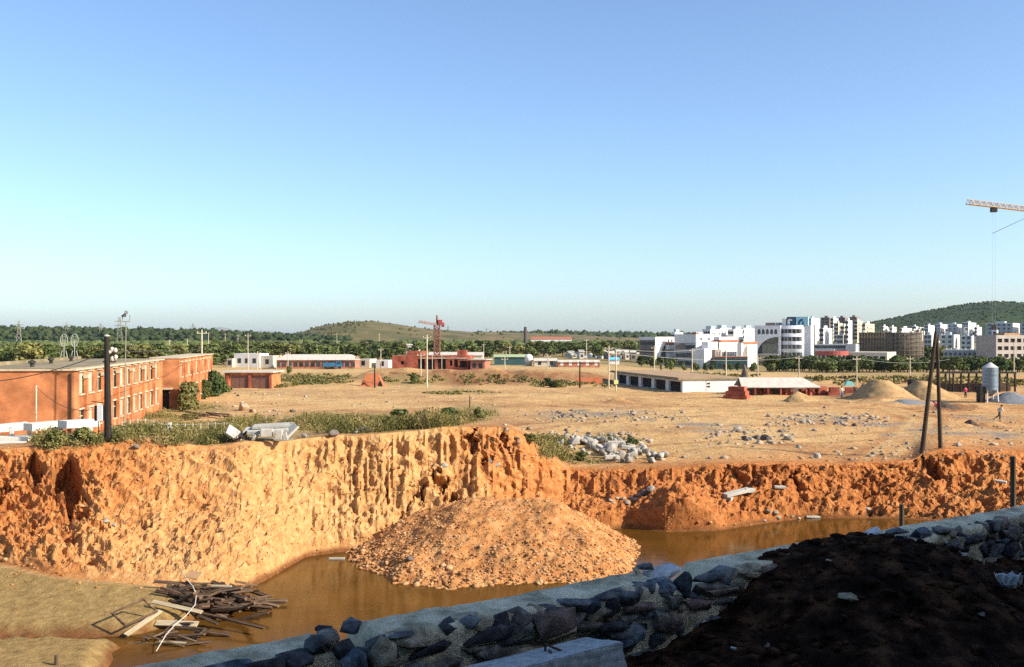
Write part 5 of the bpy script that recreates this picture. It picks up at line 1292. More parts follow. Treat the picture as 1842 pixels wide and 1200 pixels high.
for k, (px, w, yr, r) in enumerate(((560, 14, 609, roof_w), (568, 9, 608, roof_w), (620, 10, 610, roof_w), (640, 12, 608.5, roof_w), (674, 9, 610, roof_w), (698, 12, 611, roof_w), (742, 26, 619, roof_w), (848, 7, 606.5, white_w), (897, 12, 608, roof_w), (925, 14, 608, roof_w), (912, 8, 608.5, roof_w), (880, 9, 609, roof_w),
                               (1096, 14, 607, white_w), (1104, 8, 606.5, white_w), (1118, 16, 609, roof_w), (1150, 12, 609, roof_w), (520, 14, 609, roof_w), (470, 12, 610, roof_w))):
    d = min(1900, 4.4 * F / (yr - 605.0)) if yr > 607 else 1500
    gable('farm_house', 'tiny pale farmhouse among the trees of the far plain', 'house', px - w / 2, px + w / 2, yr, yr + 2.0, yr + 10, d, 7, white_w, r, random.uniform(-.3, .3), 2, 'farmhouses on the far plain', base=-1)
fac = gable('factory_hall', 'long white factory hall among the far trees', 'factory', 955, 1029, 606, 610, 620, 900, 20, white_w, roof_t, 0, 12, base=-2)
q = ground_at(945, 900); o = thing('factory_chimney', 'tall dark chimney left of the white factory hall', 'chimney', (q.x, q.y, -2)); mb = MB(); mb.tube([(0, 0, 0), (0, 0, zof(588, 900) + 2)], 1.7, 12, 1.2); mb.build('shaft', mat('sooty_brick', [(0.06, 0.05, 0.05), (0.1, 0.08, 0.08)], 0.5), o)

# ------------------------------------------------------------------ open shed with the white end, roofs and brick stacks, right of centre
SHD = Block('open_shed', 'long flat-roofed shed with dark open bays and a bright white end wall', 'shed', 1105, 1228, 1334, 164, 683.5, 78.5, white_w, base=0.0, rec=0.4, ops_f=[(2 + i * 7.1, 7.6 + i * 7.1, 0.65, 2.35) for i in range(5)])
for i in range(5):
    SHD.box('bay', dark_in, 2 + i * 7.1, 7.6 + i * 7.1, 0.4, 0.5, 0.65, 2.35)
SHD.box('roof_slab', roof_g, -0.6, SHD.L1 + 0.25, -0.9, SHD.L2 + 0.4, SHD.h + 0.003, SHD.h + 0.2)
SHD.box('roof_earth', mat('roof_earth', [(0.3, 0.19, 0.1), (0.42, 0.28, 0.16)], 0.6), -0.3, SHD.L1 - 0.2, -0.6, SHD.L2, SHD.h + 0.203, SHD.h + 0.36)
SHD.box('bay_wall', dark_in, 0.3, SHD.L1 - 1, -0.05, -0.003, 0.0, 0.6)
for zc in (1.45, 1.95): SHD.wins('r', 1, 0.55, 0.28, [zc], x0=3.6, x1=5.2)
SHD.box('wall_joint', grey_w, SHD.L1 + 0.002, SHD.L1 + 0.03, 3.95, 4.05, 0, SHD.h)
def roof_shed(label, px0, px1, yr, ye, d, depth, seed):
    x0, x1 = U(px0) * d, U(px1) * d; ze, zr = zof(ye, d), zof(yr, d + depth * 0.6); g0 = gz((x0 + x1) / 2, d)
    o = thing('roofed_shelter', label, 'shelter', (x0, d, g0)); L = x1 - x0
    mb = MB(); mb.add([(-0.2, -0.2, ze - g0), (L + 0.2, -0.2, ze - g0), (L - 1.6, depth * 0.6, zr - g0), (0.2, depth * 0.6, zr - g0), (0.2, depth * 1.2, ze - g0), (L - 1.6, depth * 1.2, ze - g0)], [(0, 1, 2, 3), (3, 2, 5, 4)])
    q = mb.build('roof', roof_w, o); md_m = q.modifiers.new('s', 'SOLIDIFY'); md_m.thickness = 0.12
    for i in range(7):
        mb = MB(); mb.box(L * i / 6 - 0.12, L * i / 6 + 0.12, 0.0, 0.24, -0.3, ze - g0 - 0.15); mb.build('pier', brick_r, o)
    mb = MB(); mb.box(0, L, depth * 0.6 - 0.1, depth * 0.6 + 0.1, -0.3, zr - g0 - 0.25); mb.build('back_wall', brown_w, o)
    return o
roof_shed('low brick shelter under a long pale cement roof beside the white end wall', 1336, 1474, 679, 696.5, 156, 6, 1)
def brick_stack(px0, px1, yt, yb, label, dep=1.6, yaw=0.25, steps=3):
    d = F * H / (yb - HY); x0, x1 = U(px0) * d, U(px1) * d; L = x1 - x0; g0 = gz((x0 + x1) / 2, d); hh = zof(yt, d) - g0
    o = thing('brick_stack', label, 'brick stack', ((x0 + x1) / 2, d + dep / 2, g0 - 0.1), yaw)
    for i in range(steps):
        f = 1 - 0.16 * i; z0 = (hh + 0.1) * i / steps
        mb = MB(); ofs = random.uniform(-0.1, 0.1)
        mb.box(-L / 2 * f + ofs, L / 2 * f + ofs, -dep / 2 * f, dep / 2 * f, z0, (hh + 0.1) * (i + 1) / steps - 0.01); mb.build('brick_layer', brick_r, o)
random.seed(31)
brick_stack(1309, 1352, 696, 718, 'stepped stack of red bricks in front of the white end wall', 2.4, -0.5)
for i, (a_, b_, yt, yb) in enumerate(((1357, 1372, 700, 711), (1374, 1390, 698, 711), (1412, 1424, 699, 712), (1440, 1452, 700, 711), (1455, 1468, 698, 712), (1470, 1490, 695, 712), (1492, 1512, 697, 713), (1522, 1538, 697, 713))):
    brick_stack(a_, b_, yt, yb, ['small red brick stack under the left end of the cement roof', 'red brick stack under the cement roof, second from the white wall', 'dull red brick stack under the middle of the cement roof', 'low red brick stack left of the small sand cone', 'red brick stack at the right end of the cement roof', 'ragged red brick stack beyond the roof end', 'dark brick stack behind the sand cone', 'dull brick stack left of the dark heap'][i], 1.4, random.uniform(-.3, .3), 2)
sand_m = mat('heaped_sand', [(0.27, 0.165, 0.075), (0.38, 0.24, 0.11), (0.46, 0.31, 0.155)], 0.9, 0.97, 0.4, 6, spec=0.1)
gravel_m = mat('heaped_gravel', [(0.12, 0.13, 0.14), (0.24, 0.25, 0.26)], 3.5, 0.95, 0.9, 8)
dirt_m = mat('heaped_dirt', [(0.06, 0.04, 0.028), (0.14, 0.09, 0.06)], 1.5, 0.95, 0.8, 6)
heap(1414, 1492, 704, 724, 5, sand_m, 'small cone of sand before the low shelter', 'sand heap', 'sand_heap', 0.36, 1.3, 11, flatness=0.05)
heap(1560, 1685, 684, 727, 13, sand_m, 'largest broad heap of sand behind the leaning poles', 'sand heap', 'sand_heap', 0.42, 1.3, 15, flatness=0.2, rough=0.05)
heap(1640, 1768, 685, 722, 12, sand_m, 'long heap of sand trailing off right of the leaning poles', 'sand heap', 'sand_heap', 0.35, 1.3, 18, flatness=0.15, rough=0.05, d=146)
heap(1548, 1585, 690, 712, 7, sand_m, 'small sand heap at the left of the largest one', 'sand heap', 'sand_heap', 0.6, 1.3, 19)
heap(1532, 1572, 696, 713, 6, dirt_m, 'dark heap of earth left of the sand heaps', 'earth heap', 'earth_heap', 0.45, 1.3, 20)
heap(1608, 1680, 719, 731, 4, gravel_m, 'low pale grey gravel heap before the sand heaps', 'gravel heap', 'gravel_heap', 0.4, 1.3, 21, flatness=0.3)
heap(1796, 1900, 706, 728, 8, gravel_m, 'blue grey gravel heap right of the silo', 'gravel heap', 'gravel_heap', 0.45, 1.3, 22)
heap(1690, 1745, 724, 739, 5, dirt_m, 'brown spoil heap beyond the leaning poles', 'earth heap', 'earth_heap', 0.4, 1.3, 23)
heap(1745, 1775, 755, 772, 3, dirt_m, 'little dark dirt pile below the running person', 'earth heap', 'earth_heap', 0.4, 1.3, 24, d=101)
heap(1333, 1357, 654, 684, 4, mat('thatch', [(0.1, 0.075, 0.05), (0.2, 0.15, 0.1)], 1.5), 'pointed dark straw stack behind the white end wall', 'straw stack', 'straw_stack', 0.45, 1.3, 25, d=195, flatness=0.02)
# silo on legs
q = ground_at(1781, 139); o = thing('silo', 'galvanised silo with a conical cap on short legs', 'silo', q)
galv = mat('galvanised', [(0.13, 0.19, 0.24), (0.22, 0.28, 0.33)], 0.8, 0.4, metal=0.55, spec=0.5, stretch=(1, 1, 5))
z0, z1, z2 = zof(701, 139) - q.z, zof(661, 139) - q.z, zof(652, 139) - q.z
mb = MB(); prof_ = [(1.02, z0)]
for k in range(1, 6): zz = z0 + (z1 - z0) * k / 6; prof_ += [(1.02, zz - 0.03), (1.06, zz), (1.02, zz + 0.03)]
prof_ += [(1.02, z1)]; mb.lathe(prof_, 28); mb.build('barrel', galv, o, False)
mb = MB(); mb.lathe([(1.06, z1), (0.2, z2 - 0.05), (0.08, z2)], 28); mb.build('cap', mat('cap_metal', [(0.4, 0.4, 0.38), (0.5, 0.5, 0.48)], 1, 0.5), o)
mb = MB(); mb.lathe([(0.25, z0 - 0.9), (1.0, z0 - 0.01)], 20); mb.build('hopper', galv, o)
for k in range(4):
    a_ = PI / 4 + k * PI / 2; mb = MB(); mb.tube([(1.1 * math.cos(a_), 1.1 * math.sin(a_), -0.2), (0.9 * math.cos(a_), 0.9 * math.sin(a_), z0 + 0.2)], 0.09, 6); mb.build('leg', white_w, o)
mb = MB(); mb.box(-1.6, -0.9, -0.6, 0.6, 0, z0 + 0.4); mb.build('machine_box', pole_d, o)
# dark trestle behind the silo
o = thing('trestle', 'dark timber trestle running behind the silo', 'trestle', (0, 0, 0))
A = ground_at(1696, 168); B_ = ground_at(1815, 172); zt = zof(669, 170)
mb = MB(); mb.box(A.x, B_.x, 169.4, 170.6, zt - 0.25, zt); mb.build('deck', pole_d, o)
for k in range(11):
    x = A.x + (B_.x - A.x) * k / 10; mb = MB(); mb.box(x - 0.1, x + 0.1, 169.8, 170.1, gz(x, 170) - 0.3, zt - 0.253); mb.build('post', pole_d, o)
mb = MB(); mb.box(A.x, B_.x, 171.4, 171.8, gz(A.x, 171) - 0.2, gz(A.x, 171) + 1.4); mb.build('hoarding', dirt_m, o)
q = ground_at(1648, 185); o = thing('container', 'dark metal container box behind the sand heaps', 'container', q, 0.05)
mb = MB(); mb.box(-1.25, 1.25, -0.8, 0.8, 0.3, 1.45); mb.build('box_body', mat('dark_metal', [(0.012, 0.012, 0.014), (0.03, 0.03, 0.03)], 2), o); mb = MB(); mb.box(-1.1, 1.1, -0.6, 0.6, -0.1, 0.299); mb.build('skid', pole_d, o)
q = ground_at(1527, 190); o = thing('tarpaulin', 'pale turquoise tarpaulin bundle beside the road', 'tarpaulin', q)
mb = MB(); mb.prism([(-0.9, 0), (0.9, 0), (0.5, 0.8), (-0.4, 0.95)], 'y', -0.5, 0.5); mb.build('cover', mat('turquoise', [(0.15, 0.42, 0.42), (0.22, 0.52, 0.5)], 2), o)

# ------------------------------------------------------------------ cranes
def lattice(mb, A, B_, w, n, r, tri=False):
    A, B_ = Vector(A), Vector(B_); t = (B_ - A).normalized(); up = Vector((0, 0, 1)) if abs(t.z) < 0.9 else Vector((0, 1, 0))
    s = t.cross(up).normalized(); v = s.cross(t)
    off = [s * (-w / 2) - v * (w / 2), s * (w / 2) - v * (w / 2), v * (w / 2)] if tri else [s * a_ * w / 2 + v * b_ * w / 2 for a_, b_ in ((-1, -1), (1, -1), (1, 1), (-1, 1))]
    k = len(off)
    for o_ in off: mb.tube([A + o_, B_ + o_], r, 5)
    for i in range(n):
        p0, p1 = A.lerp(B_, i / n), A.lerp(B_, (i + 1) / n)
        for j in range(k):
            a_, b_ = off[j], off[(j + 1) % k]
            mb.tube([p0 + (a_ if i % 2 else b_), p1 + (b_ if i % 2 else a_)], r * 0.6, 4)
            mb.tube([p0 + a_, p0 + b_], r * 0.6, 4)
red_p = mat('crane_red', [(0.28, 0.05, 0.045), (0.36, 0.08, 0.07)], 1, 0.6); crane_d = mat('crane_brown', [(0.16, 0.07, 0.05), (0.24, 0.1, 0.07)], 1, 0.6)
dK = 285; q = ground_at(786, dK); o = thing('tower_crane', 'small red tower crane behind the red brick shell', 'crane', q)
zt = zof(585, dK) - q.z
mb = MB(); lattice(mb, (0, 0, 0), (0, 0, zt), 1.5, 12, 0.16); mb.build('mast', crane_d, o)
mb = MB(); mb.tube([(0.1, 0, zt), (0.0, 0, zof(567, dK) - q.z)], 0.42, 6, 0.25); mb.build('tower_head', crane_d, o)
jt = at_d(754, 578, dK - 12) - q; mb = MB(); lattice(mb, (0, 0, zt + 0.2), jt, 0.55, 12, 0.08, True); mb.build('jib', mat('crane_grey', [(0.25, 0.17, 0.16), (0.32, 0.23, 0.21)], 1), o)
ct = at_d(797, 582, dK + 3) - q; mb = MB(); lattice(mb, (0.3, 0, zt + 0.3), ct, 0.5, 4, 0.08); mb.build('counter_jib', red_p, o)
mb = MB(); mb.box(ct.x - 0.45, ct.x + 0.35, ct.y - 0.4, ct.y + 0.4, ct.z - 1.0, ct.z + 0.2); mb.build('counterweight', crane_d, o)
mb = MB(); mb.box(0.4, 1.5, -0.7, 0.7, zt + 0.1, zt + 1.5); mb.build('cab', red_p, o)
# tall crane whose jib enters at the right edge
T0 = at_d(1741, 363, 180); T1 = at_d(1842, 375, 189.5); dirv = (T1 - T0); dirv.z = 0; dirv.normalize()
Mx = T0 + dirv * 44; gzm = gz(Mx.x, Mx.y)
o = thing('tower_crane', 'tall yellow tower crane reaching in with its jib at the right edge', 'crane', (Mx.x, Mx.y, gzm))
yel = mat('crane_yellow', [(0.33, 0.22, 0.1), (0.45, 0.31, 0.15)], 0.6, 0.6)
mb = MB(); zt = T0.z - gzm; lattice(mb, (0, 0, 0), (0, 0, zt + 1), 1.6, 16, 0.11); mb.build('mast', yel, o)
A = T0 - Mx; A.z = zt
mb = MB(); lattice(mb, A, (0, 0, zt), 0.85, 44, 0.07, True); mb.build('jib', yel, o)
mb = MB(); lattice(mb, (0, 0, zt), dirv * 12 + Vector((0, 0, zt)), 1.0, 10, 0.08, True); mb.build('counter_jib', yel, o)
mb = MB(); cw = dirv * 11; mb.box(cw.x - 1, cw.x + 1, cw.y - 0.8, cw.y + 0.8, zt - 2, zt); mb.build('counterweight', conc, o)
mb = MB(); mb.tube([(0, 0, zt + 1), (0, 0, zt + 7)], 0.4, 6, 0.15); mb.build('tower_head', yel, o)
mb = MB(); mb.tube([Vector((0, 0, zt + 6.8)), A + (Vector((0, 0, 0)) - A) * 0.17 + Vector((0, 0, 0.45))], 0.05, 5); mb.tube([Vector((0, 0, zt + 6.8)), A * 0.6 + Vector((0, 0, zt * 0.4 + 0.4))], 0.05, 5); mb.build('pendant', wire_m, o)
tr = T0 + dirv * (9.2 * 0.85) - Mx; tr.z = zt
mb = MB(); mb.box(tr.x - 0.5, tr.x + 0.5, tr.y - 0.4, tr.y + 0.4, zt - 1.3, zt - 0.5); mb.build('trolley', pole_d, o)
mb = MB(); hk = zof(585, 186) - gzm
for k in (-0.25, 0.25): mb.tube([(tr.x + k, tr.y, zt - 1.3), (tr.x + k, tr.y, hk)], 0.014, 4)
mb.build('hoist_rope', wire_p, o)
mb = MB(); mb.box(tr.x - 0.35, tr.x + 0.35, tr.y - 0.2, tr.y + 0.2, hk - 0.8, hk); mb.build('hook_block', pole_d, o)
# distant pylons
def pylon(px, yt, d, lab):
    q = Vector((U(px) * d, d, -3)); hh = zof(yt, d) + 3
    o = thing('pylon', lab, 'pylon', q, 0.4, 'power pylons on the far horizon'); mb = MB()
    for sx_, sy_ in ((-1, -1), (1, -1), (1, 1), (-1, 1)): mb.tube([(sx_ * hh * .1, sy_ * hh * .1, 0), (sx_ * hh * .02, sy_ * hh * .02, hh)], 0.2, 4)
    for k in range(6):
        z_ = hh * k / 6; w = hh * (.1 - .08 * k / 6); w2 = hh * (.1 - .08 * (k + 1) / 6)
        for a_ in (-1, 1): mb.tube([(-w, a_ * w, z_), (w2, a_ * w2, z_ + hh / 6)], 0.12, 4); mb.tube([(w, a_ * w, z_), (-w2, a_ * w2, z_ + hh / 6)], 0.12, 4)
    mb.build('tower_frame', gm_, o)
    for z_ in (0.75, 0.87):
        mb = MB(); mb.tube([(-hh * .14, 0, hh * z_), (hh * .14, 0, hh * z_)], 0.3, 4); mb.build('crossarm', gm_, o)
for (px, yt, d, lab) in ((215, 570, 900, 'nearest grey pylon on the horizon beside the loudspeaker mast'), (34, 577, 900, 'dark pylon at the far left horizon'), (120, 580, 1250, 'faint pylon left of the black pole'), (181, 581, 1250, 'faint pylon just left of the loudspeaker mast'), (250, 585, 1500, 'faint small pylon right of the loudspeaker mast'), (347, 582, 1500, 'faint pylon above the far brick wing'), (806, 586, 2300, 'faint pylon right of the red crane'), (875, 590, 2300, 'faintest pylon over the low skyline')):
    pylon(px, yt, d, lab)
# ------------------------------------------------------------------ white town buildings right of centre
def arc_outline(x0, x1, z0, z1, right=False, n=10):
    """quarter arch: springs at one side, rises to the full height at the other"""
    pts = [(x1, z0), (x1, z1)] if not right else [(x0, z1), (x0, z0)]
    if not right:
        pts += [(x1 - (x1 - x0) * math.sin(t), z0 + (z1 - z0) * math.cos(t)) for t in np.linspace(0, PI / 2, n)][1:]
    else:
        pts += [(x0 + (x1 - x0) * math.cos(t), z0 + (z1 - z0) * math.sin(t)) for t in np.linspace(0, PI / 2, n)][:-1]
    return pts
dk_glass = mat('green_glass', [(0.012, 0.03, 0.028), (0.03, 0.06, 0.055)], 0.3, 0.15, spec=0.6)
d1 = 400
B = Block('white_building', 'first white building from the left with a shaded brown side and arched front', 'building', 1150, 1179, 1213, d1, 606, 40, white_w)
h = B.h
B.box('painted_shade_panel', brown_w, 0.1, B.L1 - 0.1, -0.05, -0.003, 0.5, h - 1.2)  # brown panel paints in the shade of the side turned from the sun
B.wins('f', 7, 0.9, 1.3, [h - 3.2, h - 6.2, h - 9.2], proud=0.09)
B.panel('r', arc_outline(B.L2 * 0.25, B.L2 * 0.55, 1.0, h - 3.2), dk_glass, 'arch_glazing')
for k in range(3): B.box('balcony', white_w, B.L1 - 0.1, B.L1 + 1.6, B.L2 * 0.52, B.L2 * 0.98, h - 5.0 - k * 3.2, h - 3.2 - k * 3.2)
B.box('tile_band', roof_t, B.L1 - 0.1, B.L1 + 1.7, B.L2 * 0.5, B.L2, h - 2.9, h - 2.3)
B.wins('r', 2, 0.9, 1.0, [h - 2.0], x0=B.L2 * 0.6, x1=B.L2 * 0.95, proud=0.05)
B = Block('white_building', 'second white building with rows of dark windows on its shaded side', 'building', 1213, 1252, 1284, 395, 601, 45, white_w)
h = B.h
B.box('painted_shade_panel', grey_w, 0.1, B.L1 - 0.1, -0.05, -0.003, 0.5, h - 3.4)  # white wall's shaded side, its shade put in as a grey panel
B.wins('f', 8, 1.2, 1.5, [h - 5.8, h - 8.9, h - 12.0], proud=0.09)
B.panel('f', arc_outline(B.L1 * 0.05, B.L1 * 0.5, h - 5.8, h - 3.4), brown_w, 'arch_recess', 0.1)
B.wins('r', 2, 1.0, 1.0, [h - 2.4], proud=0.05)
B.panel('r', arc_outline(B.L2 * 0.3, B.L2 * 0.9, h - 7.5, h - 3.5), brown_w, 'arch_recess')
B.box('tile_cap', roof_t, B.L1 - 2.0, B.L1 + 0.3, -0.3, 1.6, h + 0.003, h + 0.5)
B = Block('white_building', 'third white building, a plain stepped cube with a brown entrance bay', 'building', 1246, 1267, 1292, 375, 627, 35, white_w)
B.wins('r', 1, 1.6, 1.6, [B.h - 5.2]); B.box('upper_step', white_w, B.L1 * 0.4, B.L1 - 0.2, B.L2 * 0.3, B.L2 - 0.1, B.h + 0.003, B.h + 2.4)
B.box('entrance_bay', brown_w, B.L1 - 0.05, B.L1 + 1.2, B.L2 * 0.55, B.L2, 0, B.h - 0.4); B.wins('r', 2, 0.7, 1.8, [B.h - 3.2], x0=B.L2 * 0.6, x1=B.L2 * 0.95, proud=1.25, m=glass)
B = Block('white_building', 'fourth white building with a red tiled band and narrow windows', 'building', 1284, 1294, 1336, 390, 606, 20, white_w)
h = B.h; B.box('tile_band', roof_t, B.L1 - 0.05, B.L1 + 0.5, 0.0, B.L2, h - 1.9, h - 1.2); B.box('tile_band', roof_t, -0.2, B.L1 - 0.06, -0.4, -0.003, h - 1.9, h - 1.2)
B.wins('r', 6, 0.8, 1.4, [h - 4.2, h - 7.4], x0=B.L2 * 0.3, x1=B.L2 * 0.95, proud=0.05); B.panel('f', [(B.L1 * 0.2, 0.5), (B.L1 * 0.9, 0.5), (B.L1 * 0.9, h - 2.5), (B.L1 * 0.2, h - 2.5)], dk_glass, 'stair_glazing')
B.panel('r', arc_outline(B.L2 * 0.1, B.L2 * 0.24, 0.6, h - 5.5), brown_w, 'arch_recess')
B = Block('white_building', 'fifth white building with an arch, right against the arched office', 'building', 1326, 1334, 1362, 392, 617, 20, white_w)
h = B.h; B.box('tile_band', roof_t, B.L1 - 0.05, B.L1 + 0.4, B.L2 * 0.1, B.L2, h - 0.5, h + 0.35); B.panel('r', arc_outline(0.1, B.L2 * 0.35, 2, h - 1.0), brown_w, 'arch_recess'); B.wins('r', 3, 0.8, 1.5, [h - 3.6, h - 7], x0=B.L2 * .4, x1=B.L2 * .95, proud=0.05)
B = Block('low_annexe', 'low shop annexe with teal hoardings below the fourth white building', 'shop', 1288, 1345, 1350, 370, 643, 12, teal_w, depth=8, roof=roof_t)
B.wins('f', 9, 1.0, 1.2, [1.2])
for (a_, c, b_, yt, dd, ph, lab) in ((1263, 1278, 1297, 592, 520, 35, 'white block rising behind the third white building'), (1283, 1296, 1318, 590, 540, 30, 'white block with grey penthouses behind the fourth building'), (1309, 1320, 1345, 592, 530, 28, 'white block behind the fifth building, left of two'), (1332, 1338, 1362, 590, 545, 20, 'tall white block against the arched office edge'), (1208, 1214, 1229, 598, 480, 30, 'small white tower behind the first two buildings'), (1236, 1248, 1280, 603, 470, 35, 'stepped white block behind the second building')):
    B = Block('white_building', lab, 'building', a_, c, b_, dd, yt, ph, white_w); h = B.h
    B.wins('f', 3, 1.1, 1.4, [h - 2.6, h - 5.6]); B.wins('r', 4, 1.1, 1.4, [h - 3.0, h - 6.0], proud=0.04)
    B.box('penthouse', bluegrey_w, B.L1 * 0.2, B.L1 * 0.8, B.L2 * 0.2, B.L2 * 0.6, h + 0.003, h + 1.6)
# arched office
dA = 430
B = Block('arched_office', 'white office with pointed arch windows, a giant quarter arch and round corner', 'office', 1357, 1404, 1420, dA, 585.5, 27, mat('office_white', [(0.6, 0.6, 0.6), (0.7, 0.7, 0.7)], 0.2, 0.85), depth=22)
h = B.h; L = B.L1
def bx_(px): return (px - 1357) / 47 * L
def bz_(py): return zof(py, dA) - B.zb
for px in (1365.5, 1373, 1380.5, 1388, 1395.5):
    x = bx_(px); w = L * 0.055; z0 = bz_(601); z1 = bz_(596); z2 = bz_(591.5)
    B.panel('f', [(x - w, z0), (x + w, z0), (x + w, z1), (x + w * 0.6, (z1 + z2) / 2 + 0.2), (x, z2), (x - w * 0.6, (z1 + z2) / 2 + 0.2), (x - w, z1)], glass, 'window')
B.panel('f', arc_outline(bx_(1363), bx_(1400), bz_(636.5), bz_(606)), dk_glass, 'arch_glazing')
B.box('podium', brown_w, bx_(1350), bx_(1402), -3, -0.003, 0, bz_(638)); B.wins('f', 6, 1.2, 2.0, [1.5], proud=3.03)
# rounded corner wing with window bands
cxr, rr = L + 5.6, 6.4
mb = MB(); mb.lathe([(rr, 0), (rr, h)], 40, (cxr - 1.6, 7.0)); mb.build('round_wing', MATS['office_white'], B.root, True)
for k in range(5):
    zc = bz_(598.5) - k * (bz_(598.5) - bz_(612.6)) if False else bz_(599.5 + 14 * k)
    band = [(rr + 0.05, a_) for a_ in np.linspace(math.radians(195), math.radians(312), 12)]
    mb = MB(); vs = []
    for (r_, a_) in band: vs += [(cxr - 1.6 + r_ * math.cos(a_), 7 + r_ * math.sin(a_), zc), (cxr - 1.6 + r_ * math.cos(a_), 7 + r_ * math.sin(a_), zc + 1.75)]
    mb.add(vs, [(2 * i, 2 * i + 2, 2 * i + 3, 2 * i + 1) for i in range(11)]); w_ = mb.build('window_band', glass, B.root)
    for a_ in np.linspace(math.radians(200), math.radians(305), 8):
        mb = MB(); px_, py_ = cxr - 1.6 + (rr + 0.06) * math.cos(a_), 7 + (rr + 0.06) * math.sin(a_); mb.box(px_ - 0.07, px_ + 0.07, py_ - 0.07, py_ + 0.07, zc, zc + 1.75); mb.build('mullion', white_w, w_)
B.box('stair_tower', MATS['office_white'], cxr + 1.8, cxr + 6.2, 3.4, 12, 0, h + 0.02)
B.box('roof_sign_white', white_w, bx_(1404), bx_(1411), 3, 5, h + 0.003, bz_(573)); B.box('roof_sign_dark', mat('sign_navy', [(0.02, 0.06, 0.09), (0.04, 0.1, 0.14)], 1, 0.5), bx_(1412.5), bx_(1428), 3, 5, h + 0.003, bz_(570))
B.box('roof_sign_blue', mat('sign_blue', [(0.25, 0.5, 0.62), (0.35, 0.6, 0.7)], 1, 0.5), bx_(1429), bx_(1450), 3, 5, h + 0.003, bz_(570))
def mark(out, m, name):
    mb = MB(); mb.prism([(bx_(a_), bz_(b_)) for a_, b_ in out], 'y', 2.9, 2.99); mb.build(name, m, B.root)
mark([(1414, 584), (1414, 575), (1416.5, 573.5), (1420, 573.5), (1422.5, 575.5), (1422, 577.5), (1419, 576.5), (1418, 577.5), (1418, 584)], white_w, 'sign_mark')
mark([(1432, 584), (1432, 580), (1434, 576), (1438, 574), (1441, 574.5), (1442, 577), (1438.5, 577.5), (1436, 580), (1435.5, 584)], MATS['sign_navy'], 'sign_mark')
mark([(1439.5, 584), (1439.5, 580), (1442, 578), (1442.5, 584)], MATS['sign_navy'], 'sign_mark')
B.box('plant_room', brown_w, bx_(1372), bx_(1390), 5, 10, h + 0.003, bz_(580)); B.box('plant_room', bluegrey_w, bx_(1390.5), bx_(1403), 6, 10, h + 0.003, bz_(580))
# low buildings along the street
B = Block('long_hall', 'long low grey hall with a white gatepost tower behind the red canopy', 'hall', 1458, 1530, 1546, 470, 620, 10, grey_w); B.box('white_canopy', white_w, -1, B.L1 * 0.62, -2.0, -0.003, B.h - 3.2, B.h - 2.2)
B.box('gate_tower', white_w, B.L1 - 2, B.L1 + 2.5, -1, 3, 0, B.h + 0.35); B.wins('f', 10, 1.6, 1.2, [B.h - 1.7])
dD = 420; q = ground_at(1497, dD); o = thing('canopy_pavilion', 'open pavilion with a curved dark red canopy above dark glass', 'pavilion', q, 0.0)
zt, zb_ = zof(631.5, dD) - q.z, zof(639, dD) - q.z; rx = (1526 - 1469) / 2 * dD / F
def oval(r, n=28): return [(r * rx * math.cos(2 * PI * i / n), r * 6.0 * math.sin(2 * PI * i / n)) for i in range(n)]
mb = MB(); mb.prism(oval(1.0), 'z', zb_, zt); mb.build('canopy', mat('canopy_red', [(0.3, 0.06, 0.05), (0.4, 0.1, 0.08)], 0.5, 0.6), o)
mb = MB(); mb.prism(oval(0.88), 'z', -1.5, zb_ - 0.003); mb.build('glass_wall', glass, o)
mb = MB(); mb.prism(oval(1.02), 'z', -2.0, zof(647, dD) - q.z); mb.build('plinth', brown_w, o)
for i in range(9):
    a_ = PI + PI * (i + 0.5) / 9; mb = MB(); mb.tube([(0.96 * rx * math.cos(a_), 5.75 * math.sin(a_), -1), (0.96 * rx * math.cos(a_), 5.75 * math.sin(a_), zb_)], 0.2, 6); mb.build('column', white_w, o)
B = Block('arcade', 'cream arcade with wide dark openings left of the scaffolded building', 'arcade', 1526, 1596, 1612, 415, 634, 8, cream_w)
for i in range(5): B.box('opening', dark_in, B.L1 * (0.08 + 0.185 * i), B.L1 * (0.08 + 0.185 * i + 0.13), -0.06, 0.02, 0.8, B.h - 1.6)
B.wins('r', 3, 1.2, 1.6, [B.h - 3.2])
# round building wrapped in scaffolding
net_m = mat('scaffold_net', [(0.055, 0.047, 0.04), (0.1, 0.085, 0.068), (0.16, 0.135, 0.105)], 0.5, 0.95, stretch=(1, 1, 3))
B = Block('scaffolded_building', 'round-ended building wrapped in dark brown scaffolding', 'building', 1546, 1606, 1640, 440, 598, 33, net_m, depth=10)
h = B.h; rr = (1660 - 1602) / 2 * 440 / F; cx_ = B.L1 + 3.6
mb = MB(); mb.lathe([(rr, 0), (rr, h + 0.03)], 36, (cx_, rr - 0.4)); mb.build('round_end', net_m, B.root, True)
B.box('stepped_roof', net_m, 0, B.L1 * 0.32, -0.5, 20.2, h - 0.0, h + 0.01) if False else None
scm = mat('scaffold_pole', [(0.2, 0.15, 0.095), (0.3, 0.23, 0.15)], 2, 0.9)
for k in range(8):
    zz = 1.2 + k * (h - 1.4) / 7; mb = MB(); mb.tube([(cx_ + (rr + 0.6) * math.cos(a_), rr - 0.4 + (rr + 0.6) * math.sin(a_), zz) for a_ in np.linspace(PI * 0.9, PI * 2.3, 24)], 0.1, 4); mb.tube([(0, -0.7, zz), (B.L1 - 3.2, -0.7, zz)], 0.1, 4); mb.build('scaffold_rail', scm, B.root)
